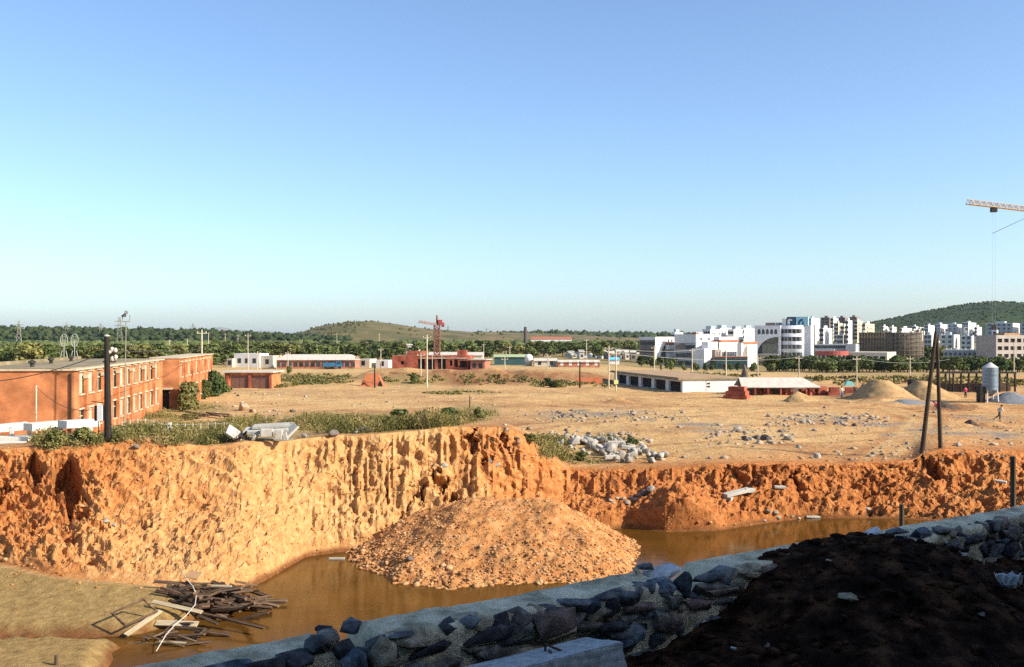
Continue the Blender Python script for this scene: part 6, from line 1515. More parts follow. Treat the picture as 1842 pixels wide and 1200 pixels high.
for a_ in np.linspace(PI * 1.05, PI * 2.25, 15):
    mb = MB(); mb.tube([(cx_ + (rr + 0.65) * math.cos(a_), rr - 0.4 + (rr + 0.65) * math.sin(a_), 0), (cx_ + (rr + 0.65) * math.cos(a_), rr - 0.4 + (rr + 0.65) * math.sin(a_), h + 0.9)], 0.09, 4); mb.build('scaffold_pole', scm, B.root)
for i in range(10):
    x = i * (B.L1 - 3.2) / 9; mb = MB(); mb.tube([(x, -0.75, 0), (x, -0.75, h + 0.8)], 0.09, 4); mb.build('scaffold_pole', scm, B.root)
# low white building with diamond windows, dark tower, open concrete frame
dB = 420
B = Block('diamond_window_building', 'low pale grey building with a row of diamond windows above arches', 'building', 1697, 1760, 1768, dB, 629, 33, grey_w, depth=12)
for i in range(7):
    x = B.L1 * (0.07 + 0.137 * i); zc = B.h - 1.9; B.panel('f', [(x, zc - 0.8), (x + 0.65, zc), (x, zc + 0.8), (x - 0.65, zc)], glass, 'window')
    z0 = B.h - 5.0; B.panel('f', [(x - 0.85, z0), (x + 0.85, z0), (x + 0.85, z0 + 0.9), (x + 0.5, z0 + 1.5), (x - 0.5, z0 + 1.5), (x - 0.85, z0 + 0.9)], glass, 'window')
    B.box('roof_stub', white_w, x - 0.3, x + 0.3, 0.2, 0.8, B.h + 0.003, B.h + 0.5)
B.box('frieze', white_w, -0.1, B.L1 + 0.1, -0.15, -0.003, B.h - 0.45, B.h)
B = Block('grey_tower', 'square grey tower with a dark unfinished top right of the diamond windows', 'building', 1761, 1790, 1793, 410, 604, 35, mat('tower_grey', [(0.2, 0.2, 0.21), (0.28, 0.28, 0.29)], 0.3), depth=8)
B.box('dark_top', brown_w, -0.1, B.L1 + 0.1, -0.1, 8.1, B.h - 4.2, B.h + 0.1); B.wins('f', 1, 1.0, 1.4, [B.h - 7.5, 2.5]); B.box('roof_hut', white_w, B.L1 * 0.75, B.L1 + 0.3, 2, 5, B.h + 0.103, B.h + 2.3); B.box('hut_opening', dark_in, B.L1 * 0.82, B.L1, 1.95, 1.998, B.h + 0.2, B.h + 1.6)
pink_c = mat('pinkish_concrete', [(0.3, 0.26, 0.23), (0.4, 0.35, 0.31)], 0.4, 0.9)
dE = 400; Lf = (1880 - 1792) * dE / F
opsf = []
for j in range(4):
    z0 = 1.4 + j * 2.95
    for i in range(6): opsf.append((0.7 + i * Lf / 6, 0.7 + i * Lf / 6 + Lf / 6 - 0.9, z0, z0 + 1.5))
B = Block('concrete_frame_building', 'unfinished pinkish concrete block with rows of empty openings at the right edge', 'building', 1792, 1880, 1890, dE, 603, -20, pink_c, depth=10, ops_f=[o_ for o_ in opsf if o_[1] < Lf * 1.5], rec=0.6)
B.box('dark_inside', dark_in, 0.4, B.L1 - 0.4, 0.62, 0.9, 0.5, B.h - 0.4); B.box('roof_formwork', mat('formwork', [(0.3, 0.16, 0.08), (0.4, 0.24, 0.13)], 1), B.L1 * 0.18, B.L1 * 0.5, 0.4, 6, B.h + 0.003, B.h + 0.8)
# tower blocks and flats below the hill
TB = [  # px0, corner, px1, ytop, d, phi, front, rows, label
    (1451, 1459, 1474, 572, 800, 30, bluegrey_w, 'pale flats just right of the arched office roof'), (1456, 1462, 1469, 590, 700, 30, white_w, 'narrow white block right of the arched office'), (1474, 1481, 1497, 590, 640, 25, white_w, 'broad white slab block beside the dark mast'),
    (1476, 1492, 1500, 571, 900, 20, brown_w, 'dark purple brown block on the skyline under construction'), (1494, 1499, 1508, 572, 850, 30, white_w, 'small bright block on the skyline'), (1500, 1508, 1516, 581, 760, 30, cream_w, 'cream block behind the bright slab'), (1505, 1520, 1526, 571, 930, 20, brown_w, 'brown block on the skyline right of the bright one'),
    (1512, 1518, 1527, 586, 720, 30, cream_w, 'cream balconied block left of the tallest slab'), (1521, 1525, 1533, 576, 640, 15, white_w, 'tallest narrow white slab block in the cluster'), (1527, 1541, 1547, 570, 900, 20, brown_w, 'dark reddish block on the skyline with a rooftop pavilion'), (1536, 1542, 1552, 577, 800, 30, cream_w, 'peach block below the dark skyline block'),
    (1551, 1556, 1573, 582, 760, 30, cream_w, 'cream balconied block nearest the hill slope'), (1505, 1517, 1522, 602, 640, 20, bluegrey_w, 'low teal grey block under the cream ones'), (1545, 1556, 1562, 598, 660, 20, bluegrey_w, 'grey green low block left of the scaffolding'),
    (1586, 1589, 1597, 587, 900, 30, white_w, 'small white house block right of the cream flats'), (1600, 1604, 1613, 588, 900, 30, cream_w, 'pale block above the scaffolding'), (1618, 1622, 1640, 590, 860, 30, white_w, 'long white block above the scaffolding, right part'), (1640, 1648, 1652, 587, 950, 20, white_w, 'white block at the hill foot'),
    (1662, 1670, 1681, 585, 900, 28, bluegrey_w, 'grey slab flats with bright end left of the pole tops'), (1680, 1692, 1704, 583, 930, 22, bluegrey_w, 'longer grey slab flats with bright ends behind the poles'), (1704, 1722, 1730, 583, 920, 22, bluegrey_w, 'blue grey slab flats right of the pole tops'),
    (1731, 1742, 1756, 580, 900, 28, bluegrey_w, 'pale tower flats at the middle of the hill foot'), (1753, 1757, 1766, 588, 900, 30, white_w, 'white low block beside the pale tower flats'), (1773, 1822, 1834, 581, 800, 14, bluegrey_w, 'long green grey flats with balcony rows before the hill'), (1834, 1860, 1872, 581, 790, 14, bluegrey_w, 'farthest right grey flats with balcony rows'),
    (1661, 1676, 1683, 602, 640, 16, bluegrey_w, 'short dark slab with a white end just left of the poles'), (1690, 1716, 1726, 602, 640, 14, bluegrey_w, 'dark slab flats with a bright white end wall right of the poles'), (1727, 1748, 1752, 604, 640, 14, bluegrey_w, 'dark slab flats left of the grey tower'), (1832, 1862, 1876, 600, 600, 14, bluegrey_w, 'low dark slab at the right picture edge')]
for (a_, c, b_, yt, dd, ph, m, lab) in TB:
    B = Block('apartment_block', lab, 'apartment block', a_, c, b_, dd, yt, ph, white_w if m is bluegrey_w else m, group='flats and tower blocks below the hill')
    h = B.h; st = 3.0; nfl = max(2, min(6, int((h - 1.5) / st)))
    if m is bluegrey_w or m is white_w: B.box('painted_shade_panel', bluegrey_w if m is bluegrey_w else grey_w, 0.15, B.L1 - 0.15, -0.05, -0.003, 0.3, h - 0.3)  # darker panel colours the shade onto the left face of pale blocks
    n = max(2, int(B.L1 / 3.4)); B.wins('f', min(n, 10), 1.7, 1.5, [h - 2.2 - st * k for k in range(nfl)], proud=0.09)
    if m is cream_w:
        B.wins('r', max(2, int(B.L2 / 4)), 1.3, 1.4, [h - 2.2 - st * k for k in range(nfl)], proud=0.05)
        for k in range(nfl): B.box('balcony', m, B.L1 - 0.05, B.L1 + 0.8, B.L2 * 0.2, B.L2 * 0.8, h - 3.1 - st * k, h - 2.3 - st * k)
    elif B.L2 > 8: B.wins('r', 1, 1.2, 1.3, [h - 2.4 - st * k for k in range(nfl)], proud=0.05)
    B.box('stair_head', m, B.L1 * 0.3, B.L1 * 0.62, B.L2 * 0.3, B.L2 * 0.6, h + 0.003, h + 1.6)
random.seed(77)
for k in range(64):
    px = random.choice([random.uniform(1575, 1665), random.uniform(1640, 1842), random.uniform(1470, 1560)]); w = random.uniform(5, 10); dd = random.uniform(820, 1050)
    yt = random.uniform(588, 602)
    B = Block('town_house', 'small white house packed among the flats below the hill', 'house', px - w * 0.4, px, px + w * 0.6, dd, yt, random.uniform(15, 40), random.choice([white_w, cream_w, white_w]), group='small houses packed below the hill', depth=9)
    B.wins('f', 2, 1.3, 1.4, [B.h - 2.4]); B.wins('r', 2, 1.3, 1.4, [B.h - 2.4], proud=0.05)

# ------------------------------------------------------------------ people
def person(p, label, yaw, shirt, trousers, pose, hat=None, s=1.0):
    """pose: joint name -> (x, y, z) metres, x = facing direction"""
    J = dict(pose)
    def skin(name, chains, m, parent=None, sub=1):
        idx = {}; vs = []; rs = []; es = []
        def vid(k):
            if k not in idx:
                idx[k] = len(vs); vs.append(k[:3]); rs.append(k[3])
            return idx[k]
        for ch in chains:
            for a_, b_ in zip(ch[:-1], ch[1:]): es.append((vid(a_), vid(b_)))
        me = bpy.data.meshes.new(name); me.from_pydata(vs, es, []); me.update(); me.materials.append(m)
        o = bpy.data.objects.new(name, me); COL.objects.link(o)
        sk = o.modifiers.new('skin', 'SKIN'); sk.use_smooth_shade = True
        for i, r in enumerate(rs): me.skin_vertices[0].data[i].radius = r if isinstance(r, tuple) else (r, r)
        me.skin_vertices[0].data[0].use_root = True
        sb = o.modifiers.new('sub', 'SUBSURF'); sb.levels = sub; sb.render_levels = sub
        if parent: o.parent = parent
        return o
    skin_m = mat('skin', [(0.3, 0.17, 0.1), (0.38, 0.22, 0.14)], 2, 0.6); hair_m = mat('hair', [(0.012, 0.01, 0.009)], 2, 0.6)
    k = lambda n, r: (*J[n], r)
    pel, che, nec, hea, top = k('pelvis', 0.12), k('chest', 0.14), k('neck', 0.055), k('head', 0.085), k('top', 0.075)
    chains = [[pel, che, nec, hea, top]]
    for sd in ('l', 'r'):
        hip, kne, ank, toe = k('hip_' + sd, 0.085), k('knee_' + sd, 0.06), k('ankle_' + sd, 0.042), k('toe_' + sd, 0.032)
        sho, elb, wri = k('shoulder_' + sd, 0.06), k('elbow_' + sd, 0.042), k('wrist_' + sd, 0.03)
        chains += [[pel, hip, kne, ank, toe], [che, sho, elb, wri]]
        hv = Vector(J['wrist_' + sd]) - Vector(J['elbow_' + sd]); hv.normalize(); side = hv.cross(Vector((1, 0, 0.2))).normalized()
        palm = Vector(J['wrist_' + sd]) + hv * 0.08
        pk = (*palm, 0.034); chains.append([wri, pk])
        for i, (o_, ln) in enumerate(((-0.03, 0.075), (-0.01, 0.085), (0.01, 0.08), (0.03, 0.065))):
            a_ = palm + side * o_ + hv * 0.02; b_ = a_ + hv * ln * 0.6; c_ = b_ + (hv * 0.6 + Vector((0.5, 0, 0))).normalized() * ln * 0.45
            chains.append([pk, (*a_, 0.011), (*b_, 0.01), (*c_, 0.009)])
        a_ = palm - hv * 0.03 - side * 0.04; chains.append([pk, (*a_, 0.012), (*(a_ - side * 0.02 + hv * 0.04), 0.01)])
    body = skin('person', chains, skin_m)
    body.location = p; body.rotation_euler = (0, 0, yaw); body.scale = (s, s, s)
    tag(body, label, 'person')
    g_ = lambda n, r: (*J[n], r)
    t1 = lambda a_, b_, t, r: (*(Vector(J[a_]).lerp(Vector(J[b_]), t)), r)
    sh = [[t1('pelvis', 'chest', -0.1, 0.15), g_('chest', 0.17), t1('chest', 'neck', 0.7, 0.09)]]; tr = [[t1('pelvis', 'chest', 0.2, 0.145), g_('pelvis', 0.15)]]
    for sd in ('l', 'r'):
        sh.append([g_('chest', 0.17), g_('shoulder_' + sd, 0.08), g_('elbow_' + sd, 0.062), t1('elbow_' + sd, 'wrist_' + sd, 0.7, 0.05)])
        tr.append([g_('pelvis', 0.15), g_('hip_' + sd, 0.11), g_('knee_' + sd, 0.085), t1('knee_' + sd, 'ankle_' + sd, 0.92, 0.07)])
        skin('shoe', [[g_('ankle_' + sd, 0.055), t1('ankle_' + sd, 'toe_' + sd, 0.55, 0.05), t1('ankle_' + sd, 'toe_' + sd, 1.1, 0.04)]], hair_m, body)
    skin('shirt', sh, shirt, body); skin('trousers', tr, trousers, body)
    hd = Vector(J['head']); tp = Vector(J['top']); ax = (tp - hd).normalized()
    mb = MB(); mb.lathe([(0.105, -0.02), (0.112, 0.05), (0.1, 0.11), (0.06, 0.155), (0.01, 0.165)], 14); o = mb.build('hair', hat or hair_m, body, True)
    o.location = hd + Vector((-0.015, 0, 0.01)); o.rotation_euler = ax.to_track_quat('Z', 'Y').to_euler()
    for sy_ in (-1, 1):
        mb = MB(); mb.lathe([(0.004, -0.012), (0.014, 0), (0.004, 0.012)], 8); q = mb.build('eye', hair_m, body); q.location = hd + Vector((0.088, sy_ * 0.032, 0.0))
    mb = MB(); mb.add([(0, -0.015, -0.03), (0, 0.015, -0.03), (0.03, 0, -0.025), (0, 0, 0.03)], [(0, 2, 1), (0, 3, 2), (1, 2, 3), (0, 1, 3)]); q = mb.build('nose', skin_m, body); q.location = hd + Vector((0.08, 0, -0.02))
    return body
RUN = dict(pelvis=(0, 0, 0.9), chest=(0.12, 0, 1.28), neck=(0.18, 0, 1.46), head=(0.23, 0, 1.57), top=(0.25, 0, 1.68),
           hip_l=(0.0, 0.1, 0.88), knee_l=(0.12, 0.1, 0.5), ankle_l=(0.05, 0.1, 0.1), toe_l=(0.22, 0.1, 0.04),
           hip_r=(-0.02, -0.1, 0.88), knee_r=(-0.18, -0.1, 0.55), ankle_r=(-0.55, -0.1, 0.32), toe_r=(-0.66, -0.1, 0.16),
           shoulder_l=(0.14, 0.2, 1.38), elbow_l=(-0.1, 0.26, 1.16), wrist_l=(0.02, 0.24, 0.98), shoulder_r=(0.14, -0.2, 1.38), elbow_r=(0.22, -0.27, 1.12), wrist_r=(0.42, -0.2, 1.2))
STAND = dict(pelvis=(0, 0, 0.92), chest=(0.02, 0, 1.3), neck=(0.02, 0, 1.48), head=(0.04, 0, 1.6), top=(0.04, 0, 1.71), hip_l=(0, 0.1, 0.9), knee_l=(0.03, 0.11, 0.5), ankle_l=(0, 0.12, 0.09), toe_l=(0.16, 0.13, 0.03),
             hip_r=(0, -0.1, 0.9), knee_r=(0.06, -0.11, 0.5), ankle_r=(-0.04, -0.12, 0.09), toe_r=(0.12, -0.13, 0.03), shoulder_l=(0.02, 0.2, 1.4), elbow_l=(0.0, 0.26, 1.13), wrist_l=(0.12, 0.25, 0.92), shoulder_r=(0.02, -0.2, 1.4), elbow_r=(-0.02, -0.26, 1.12), wrist_r=(0.1, -0.24, 0.9))
BEND = dict(STAND, chest=(0.25, 0, 1.16), neck=(0.4, 0, 1.24), head=(0.5, 0, 1.28), top=(0.6, 0, 1.33), shoulder_l=(0.33, 0.2, 1.2), elbow_l=(0.38, 0.22, 0.92), wrist_l=(0.5, 0.18, 0.7), shoulder_r=(0.33, -0.2, 1.2), elbow_r=(0.38, -0.22, 0.92), wrist_r=(0.5, -0.18, 0.7))
cl_w = mat('white_shirt', [(0.5, 0.46, 0.38), (0.6, 0.56, 0.48)], 3); cl_d = mat('dark_trousers', [(0.015, 0.015, 0.018), (0.03, 0.03, 0.035)], 3); cl_r = mat('red_shirt', [(0.45, 0.03, 0.08), (0.55, 0.05, 0.12)], 3); cl_b = mat('blue_trousers', [(0.05, 0.09, 0.2), (0.08, 0.13, 0.26)], 3)
person(hit(1798, 757) + Vector((0, 0, -0.02)), 'person in a pale shirt and dark trousers running across the site', 0.05, cl_w, cl_d, RUN)
person(hit(1688, 743) + Vector((0, 0, -0.02)), 'person in a red shirt bending behind the leaning poles', 2.6, cl_r, cl_d, BEND)
person(hit(1514, 716) + Vector((0, 0, -0.02)), 'person in white shirt and blue trousers standing by the brick stacks', -0.9, cl_w, cl_b, STAND)
person(ground_at(1737, 152), 'person in red standing behind the long sand heap', 1.8, cl_r, cl_d, STAND)
# ------------------------------------------------------------------ vegetation
def leaf_mat(name, cols, rnd=0.25, scale=0.6):
    m = mat(name, cols, scale, 0.75, rnd=rnd, spec=0.2, detail=4)
    return m
leaf_g = leaf_mat('leaves_green', [(0.045, 0.062, 0.018), (0.095, 0.12, 0.032), (0.17, 0.185, 0.06)])
leaf_d = leaf_mat('leaves_dark', [(0.022, 0.04, 0.013), (0.05, 0.075, 0.022), (0.1, 0.12, 0.04)])
leaf_y = leaf_mat('leaves_olive', [(0.065, 0.08, 0.02), (0.14, 0.14, 0.04), (0.24, 0.2, 0.07)])
bark = mat('bark', [(0.06, 0.045, 0.03), (0.12, 0.095, 0.07)], 3, 0.95)
def leaf_cards(P, Nn, size, r):
    """one quad per point P (n,3) facing roughly along Nn"""
    n = len(P)
    t = r.normal(size=(n, 3)); t -= (t * Nn).sum(1, keepdims=True) * Nn; t /= np.linalg.norm(t, axis=1, keepdims=True) + 1e-9
    b_ = np.cross(Nn, t); s = size * r.uniform(0.6, 1.4, (n, 1))
    V_ = np.stack([P - t * s - b_ * s * 0.6, P + t * s - b_ * s * 0.6, P + t * s * 0.8 + b_ * s * 0.6, P - t * s * 0.8 + b_ * s * 0.6], 1).reshape(-1, 3)
    return V_, np.arange(n * 4).reshape(n, 4)
def crown_mesh(seed, m, leaves=1500, leaf=0.042, lobes=14, tall=1.0, low=0.3):
    """crown of unit height standing on z=0..1, radius about 0.45"""
    r = np.random.default_rng(seed); Ps = []; Ns = []
    for k in range(lobes):
        a_ = r.uniform(0, 2 * PI); t = r.uniform(0, 1); rad = 0.27 * math.sqrt(r.uniform(0, 1)) * (1.15 - 0.7 * t)
        c = np.array([rad * math.cos(a_), rad * math.sin(a_), low + (0.82 - low) * t]); R = r.uniform(0.13, 0.22) * (1.1 - 0.35 * t)
        n = leaves // lobes; dv = r.normal(size=(n, 3)); dv /= np.linalg.norm(dv, axis=1, keepdims=True)
        rr_ = r.uniform(0.55, 1.12, (n, 1)); Ps.append(c + dv * R * rr_ * np.array([1, 1, 0.85])); Ns.append(dv)
    P = np.concatenate(Ps); Nn = np.concatenate(Ns) + r.normal(size=P.shape) * 0.7; Nn /= np.linalg.norm(Nn, axis=1, keepdims=True)
    V_, Q_ = leaf_cards(P, Nn, leaf, r); V_[:, 2] *= tall
    me = np_mesh('crown', V_, Q_); me.materials.append(m); return me
def trunk_mesh(seed):
    r = random.Random(seed); mb = MB(); mb.tube([(0, 0, 0), (0.01, 0, 0.25), (0.02, 0.01, 0.55)], 0.03, 6, 0.014)
    for k in range(4):
        a_ = r.uniform(0, 6.3); mb.tube([(0.01, 0, 0.28 + 0.06 * k), (0.14 * math.cos(a_), 0.14 * math.sin(a_), 0.48 + 0.07 * k)], 0.012, 5, 0.005)
    me = mb.mesh('trunk'); me.materials.append(bark); return me
CR = {'g': [crown_mesh(40 + i, leaf_g) for i in range(4)], 'd': [crown_mesh(60 + i, leaf_d) for i in range(4)], 'y': [crown_mesh(80 + i, leaf_y) for i in range(3)]}
TRK = [trunk_mesh(i) for i in range(3)]
def tree(x, y, h, kind, label, group, wide=1.0, name='tree', zb=None):
    z = gz(x, y) if zb is None else zb
    o = thing(name, label, 'tree', (x, y, z - 0.1), random.uniform(0, 6.28), group)
    o.scale = (h * wide, h * wide, h)
    for nm, me in (('trunk', random.choice(TRK)), ('crown', random.choice(CR[kind]))):
        c = bpy.data.objects.new(nm, me); COL.objects.link(c); c.parent = o
    return o
random.seed(101)
def rowtrees(px0, px1, n, d0, d1, h0, h1, kinds, label, group, wide=1.2):
    for k in range(n):
        px = px0 + (px1 - px0) * (k + random.uniform(0, 1)) / n; d = random.uniform(d0, d1)
        tree(U(px) * d, d, random.uniform(h0, h1), random.choice(kinds), label, group, wide * random.uniform(0.85, 1.25))
rowtrees(-90, 420, 46, 235, 420, 6.0, 8.2, 'ggyyd', 'leafy tree in the green belt behind the brick works', 'trees behind the brick works', 1.5)
rowtrees(380, 720, 30, 330, 430, 5.5, 7.5, 'ggyd', 'leafy tree in the belt behind the long pale-roofed shed', 'trees behind the long shed', 1.5)
rowtrees(380, 800, 26, 450, 640, 6, 8, 'ggyd', 'tree on the plain below the scrubby hill', 'trees below the scrubby hill', 1.6)
rowtrees(780, 1150, 34, 400, 640, 5.5, 8, 'gggyd', 'rounded tree in the belt before the white factory hall', 'trees before the white factory', 1.6)
rowtrees(1000, 1180, 12, 500, 700, 6, 8, 'ggd', 'tree behind the crowded row of small houses', 'trees behind the small houses', 1.5)
rowtrees(1452, 1870, 70, 296, 322, 4.0, 5.6, 'ggd', 'round-headed street tree in the long row before the town', 'street trees before the town', 1.25)
rowtrees(1380, 1460, 12, 318, 336, 4.2, 5.6, 'gd', 'bushy tree in front of the arched office', 'trees before the arched office', 1.4)
rowtrees(1190, 1400, 14, 300, 330, 2.4, 3.4, 'dg', 'small dark garden tree below the white buildings', 'small trees below the white buildings', 0.9)
rowtrees(1660, 1770, 16, 500, 560, 5, 8, 'gdy', 'tree behind the diamond window building', 'trees behind the diamond window building', 1.4)
rowtrees(1462, 1560, 14, 560, 620, 5, 8, 'gdy', 'tree at the foot of the tower blocks', 'trees at the foot of the tower blocks', 1.4)
rowtrees(1150, 1215, 6, 340, 360, 3, 4.5, 'dg', 'small tree before the first white building', 'small trees before the first white building', 1.2)
# shrubs
def shrub(px, py, h, kind, label, wide=1.0, d=None):
    p = hit(px, py) if d is None else ground_at(px, d)
    o = thing('shrub', label, 'shrub', p + Vector((0, 0, -0.25 * h)), random.uniform(0, 6)); o.scale = (h * wide, h * wide, h * 1.15)
    c = bpy.data.objects.new('foliage', random.choice(CR[kind])); COL.objects.link(c); c.parent = o
    mb = MB()
    for k in range(4): a_ = k * 1.6; mb.tube([(0, 0, 0.2), (0.12 * math.cos(a_), 0.12 * math.sin(a_), 0.6)], 0.01, 4)
    mb.build('stem', bark, o)
shrub(342, 735, 4.2, 'y', 'brownish shrub by the doorway of the brick works', 1.0); shrub(332, 740, 2.6, 'y', 'low shrub left of the brownish one by the brick works', 1.2)
shrub(385, 712, 4.6, 'd', 'tall dark green shrub at the end of the brick wing', 1.0); shrub(367, 717, 3.4, 'g', 'mid green shrub left of the tall dark one', 1.1); shrub(398, 706, 3.6, 'g', 'green shrub between the brick wing and the garage', 1.0)
shrub(806, 752, 1.5, 'd', 'dark green shrub on the promontory near the thin post', 2.2); shrub(862, 752, 1.5, 'y', 'dull shrub at the right end of the promontory weeds', 1.3); shrub(760, 762, 1.6, 'g', 'green shrub in the promontory weeds', 1.7); shrub(718, 768, 1.5, 'd', 'dark low shrub near the cliff lip', 2.0)
shrub(952, 797, 0.8, 'y', 'dull shrub on the slope left of the pale stone heap', 2.0); shrub(1135, 800, 0.8, 'd', 'dark shrub behind the pale stone heap', 2.0); shrub(1045, 828, 0.8, 'y', 'bushy weed in front of the pale stone heap', 2.0); shrub(100, 806, 1.3, 'y', 'dark shrub under the white canopy', 1.4); shrub(150, 800, 1.3, 'y', 'dry shrub left of the black pole', 1.4)
shrub(745, 690, 2.0, 'g', 'green shrub below the tallest pale pole', 1.2); shrub(520, 672, 2.2, 'y', 'dull shrub on the bank right of the garage', 1.0); shrub(985, 694, 1.8, 'd', 'dark shrub at the foot of the braced pole', 1.8); shrub(1000, 697, 1.6, 'y', 'brownish shrub right of the braced pole', 1.8)
# weeds: masses nobody could count
def weeds(name, label, regions, cols, seed, leaf=0.055):
    r = np.random.default_rng(seed); Ps = []; Ns = []; BV = []; BQ = []; nb = 0
    for (px, py, rx, ry, n, h) in regions:
        for k in range(n):
            a_ = r.uniform(0, 2 * PI); q = math.sqrt(r.uniform(0, 1))
            p = hit(px + rx * q * math.cos(a_), py + ry * q * math.sin(a_))
            if p is None or p.y > 330 or p.z < -1: continue
            cov = float(fbm(np.array(p.x * 0.33), np.array(p.y * 0.22), seed, 4, 0.6))
            if cov < 0.02 + r.uniform(-0.18, 0.18): continue
            hh = h * r.uniform(0.35, 1.0) * (0.6 + 1.6 * max(0.0, cov)); base = np.array(p[:])
            sc_ = max(1.0, p.y / 85.0)
            m_ = 9; off = r.normal(size=(m_, 3)) * np.array([0.22, 0.22, 0]) * max(1, hh); zz = hh * r.uniform(0.1, 1, m_) ** 0.8
            off[:, :2] *= (1.1 - 0.6 * zz / (hh + 1e-6))[:, None]; off[:, 2] = zz
            Ps.append(base + off); nn = r.normal(size=(m_, 3)); Ns.append(nn / np.linalg.norm(nn, axis=1, keepdims=True))
            for j in range(5):
                d_ = r.normal(size=2) * 0.3 * hh; w = 0.018 * sc_; s_ = r.normal(size=2) * 0.15
                b0_ = base + np.array([s_[0], s_[1], -0.05]); t0 = b0_ + np.array([d_[0], d_[1], hh * r.uniform(0.6, 1.25)])
                ang = r.uniform(0, PI); wv = np.array([math.cos(ang) * w, math.sin(ang) * w, 0])
                BV += [b0_ - wv, b0_ + wv, t0 + wv * 0.3, t0 - wv * 0.3]; BQ.append((nb, nb + 1, nb + 2, nb + 3)); nb += 4
    V_, Q_ = leaf_cards(np.concatenate(Ps), np.concatenate(Ns), leaf, r)
    V_ = np.concatenate([V_, np.array(BV)]); Q_ = np.concatenate([Q_, np.array(BQ) + len(Q_) * 4])
    return stuff(link(name, np_mesh(name, V_, Q_), leaf_mat(name + '_leaf', cols, 0, 0.35)), label, 'weeds')
olive = [(0.06, 0.07, 0.016), (0.17, 0.15, 0.045), (0.34, 0.24, 0.1)]
green = [(0.022, 0.042, 0.01), (0.055, 0.08, 0.018), (0.14, 0.13, 0.04)]
weeds('weeds', 'tall olive weeds behind the cliff edge below the brick works', [(310, 788, 130, 14, 1500, 0.85), (120, 797, 70, 10, 500, 0.9), (360, 770, 70, 8, 500, 0.6), (480, 765, 120, 12, 900, 0.8)], olive, 201)
weeds('weeds', 'green and brown weeds along the top of the promontory', [(620, 768, 120, 12, 1500, 0.95), (720, 762, 90, 11, 1200, 0.9), (800, 755, 60, 12, 700, 0.8), (860, 748, 40, 10, 250, 0.6), (600, 752, 60, 6, 350, 0.7)], [(0.045, 0.06, 0.015), (0.14, 0.125, 0.04), (0.32, 0.21, 0.085)], 202)
weeds('weeds', 'weeds around the pale stone heap at the pit rim', [(985, 806, 40, 18, 550, 0.6), (1050, 826, 45, 9, 450, 0.65), (1090, 793, 40, 5, 200, 0.5), (1140, 800, 20, 6, 120, 0.5)], olive, 203)
weeds('weeds', 'rough weeds covering the bank beyond the levelled sand', [(560, 683, 90, 9, 900, 0.55), (480, 692, 60, 6, 400, 0.55), (740, 682, 60, 9, 260, 0.5), (860, 683, 110, 10, 170, 0.4), (1000, 692, 50, 6, 200, 0.5), (1075, 690, 40, 8, 80, 0.5), (830, 707, 70, 3, 160, 0.22)], [(0.045, 0.06, 0.016), (0.14, 0.11, 0.038), (0.28, 0.16, 0.065)], 204, 0.16)
weeds('weeds', 'dry weeds on the slope in front of the brick works', [(300, 745, 70, 14, 900, 0.6), (240, 772, 50, 10, 400, 0.7), (360, 735, 40, 8, 250, 0.5)], [(0.07, 0.065, 0.018), (0.17, 0.13, 0.045), (0.3, 0.2, 0.08)], 205)
weeds('weeds', 'low roadside weeds behind the heaps and sheds', [(1640, 684, 220, 6, 900, 0.6), (1560, 690, 60, 5, 200, 0.6), (1250, 676, 120, 5, 500, 0.5), (1800, 690, 60, 6, 250, 0.6)], green, 206, 0.2)
# far woods that read as one mass
def woods(name, label, P, sizes, m, seed):
    r = np.random.default_rng(seed); lib = []
    for k in range(6):
        v = ICO2[0].copy(); v *= 1 + 0.28 * r.normal(size=(len(v), 1)); v[:, 2] = np.maximum(v[:, 2], -0.5); lib.append(v)
    vs = []; fs = []; n0 = 0
    for p, s in zip(P, sizes):
        v = lib[r.integers(6)] * np.array([s * r.uniform(0.8, 1.3), s * r.uniform(0.8, 1.3), s * r.uniform(0.7, 1.1)]); vs.append(v + np.array(p) + np.array([0, 0, s * 0.45])); fs.append(ICO2[1] + n0); n0 += len(v)
    return stuff(link(name, np_mesh(name, np.concatenate(vs), np.concatenate(fs)), m), label, 'wood')
wood_far = mat('far_leaves', [(0.014, 0.028, 0.01), (0.03, 0.048, 0.015), (0.065, 0.078, 0.025)], 0.06, 0.95, detail=9)
wood_dry = mat('far_scrub', [(0.025, 0.04, 0.012), (0.06, 0.07, 0.02), (0.12, 0.105, 0.04)], 0.05, 0.95, detail=9)
def on_grid(VV, n, r, front=True, wlim=None):
    idx = r.integers(0, len(VV), n); return VV[idx] + r.normal(size=(n, 3)) * np.array([6, 6, 0])
r = np.random.default_rng(5)
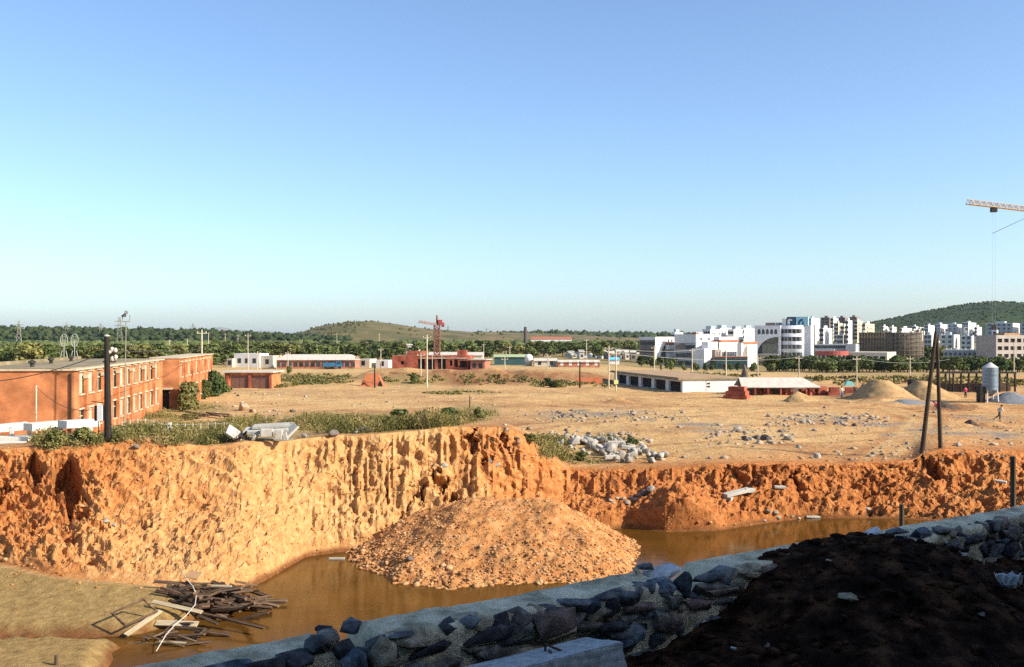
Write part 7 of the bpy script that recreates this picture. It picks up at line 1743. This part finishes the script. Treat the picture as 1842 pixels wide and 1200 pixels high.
def hillpts(VV, n, ncol, K=26, rows=(3, 18)):
    Vg = VV.reshape(K + 1, ncol, 3); j = r.uniform(rows[0], rows[1], n); i = r.uniform(0, ncol - 1.01, n)
    j0 = j.astype(int); i0 = i.astype(int); fj = (j - j0)[:, None]; fi = (i - i0)[:, None]
    return (Vg[j0, i0] * (1 - fi) + Vg[j0, i0 + 1] * fi) * (1 - fj) + (Vg[j0 + 1, i0] * (1 - fi) + Vg[j0 + 1, i0 + 1] * fi) * fj
P = hillpts(hillL_v, 1500, 160); woods('forest', 'dark continuous wood on the far left ridge', P, r.uniform(2.5, 4.5, len(P)), wood_far, 1)
P = hillpts(hillR_v, 2600, 160); woods('forest', 'dense wood covering the hill behind the town', P, r.uniform(0.8, 1.7, len(P)), wood_far, 2)
P = hillpts(hillC_v, 900, 160); left = P[:, 0] < U(680) * 1500; keep = left | (r.uniform(size=len(P)) < 0.12); P = P[keep]; woods('forest', 'patchy scrub on the low hill behind the crane', P, r.uniform(0.8, 1.8, len(P)), wood_dry, 3)
P = hillpts(hillF_v, 900, 160); woods('forest', 'wood along the low skyline left of the town', P, r.uniform(3.5, 6, len(P)), wood_far, 4)
n = 1900; dd = r.uniform(620, 1250, n); px = r.uniform(-150, 1180, n); P = np.stack([(px - CX) / F * dd, dd, np.zeros(n) - 0.5], -1)
keep = fbm(P[:, 0] * 0.006, P[:, 1] * 0.01, 71, 3) > -0.18; P = P[keep]; woods('forest', 'scattered woods across the far plain', P, r.uniform(2.6, 4.6, len(P)), leaf_g, 5)
# ------------------------------------------------------------------ the air: thin even haze over the whole place
hz = bpy.data.materials.new('haze_air'); hz.use_nodes = True
hn = hz.node_tree; hn.nodes.clear()
ho = hn.nodes.new('ShaderNodeOutputMaterial'); pv = hn.nodes.new('ShaderNodeVolumePrincipled')
pv.inputs['Color'].default_value = (0.86, 0.93, 1.0, 1); pv.inputs['Density'].default_value = 0.00003; pv.inputs['Anisotropy'].default_value = 0.2
hn.links.new(pv.outputs['Volume'], ho.inputs['Volume'])
mb = MB(); mb.box(-48000, 48000, -150, 14600, -75, 175)
o = mb.build('haze', hz); o['kind'] = 'stuff'; o['label'] = 'thin pale haze filling the air over the plain'; o['category'] = 'haze'
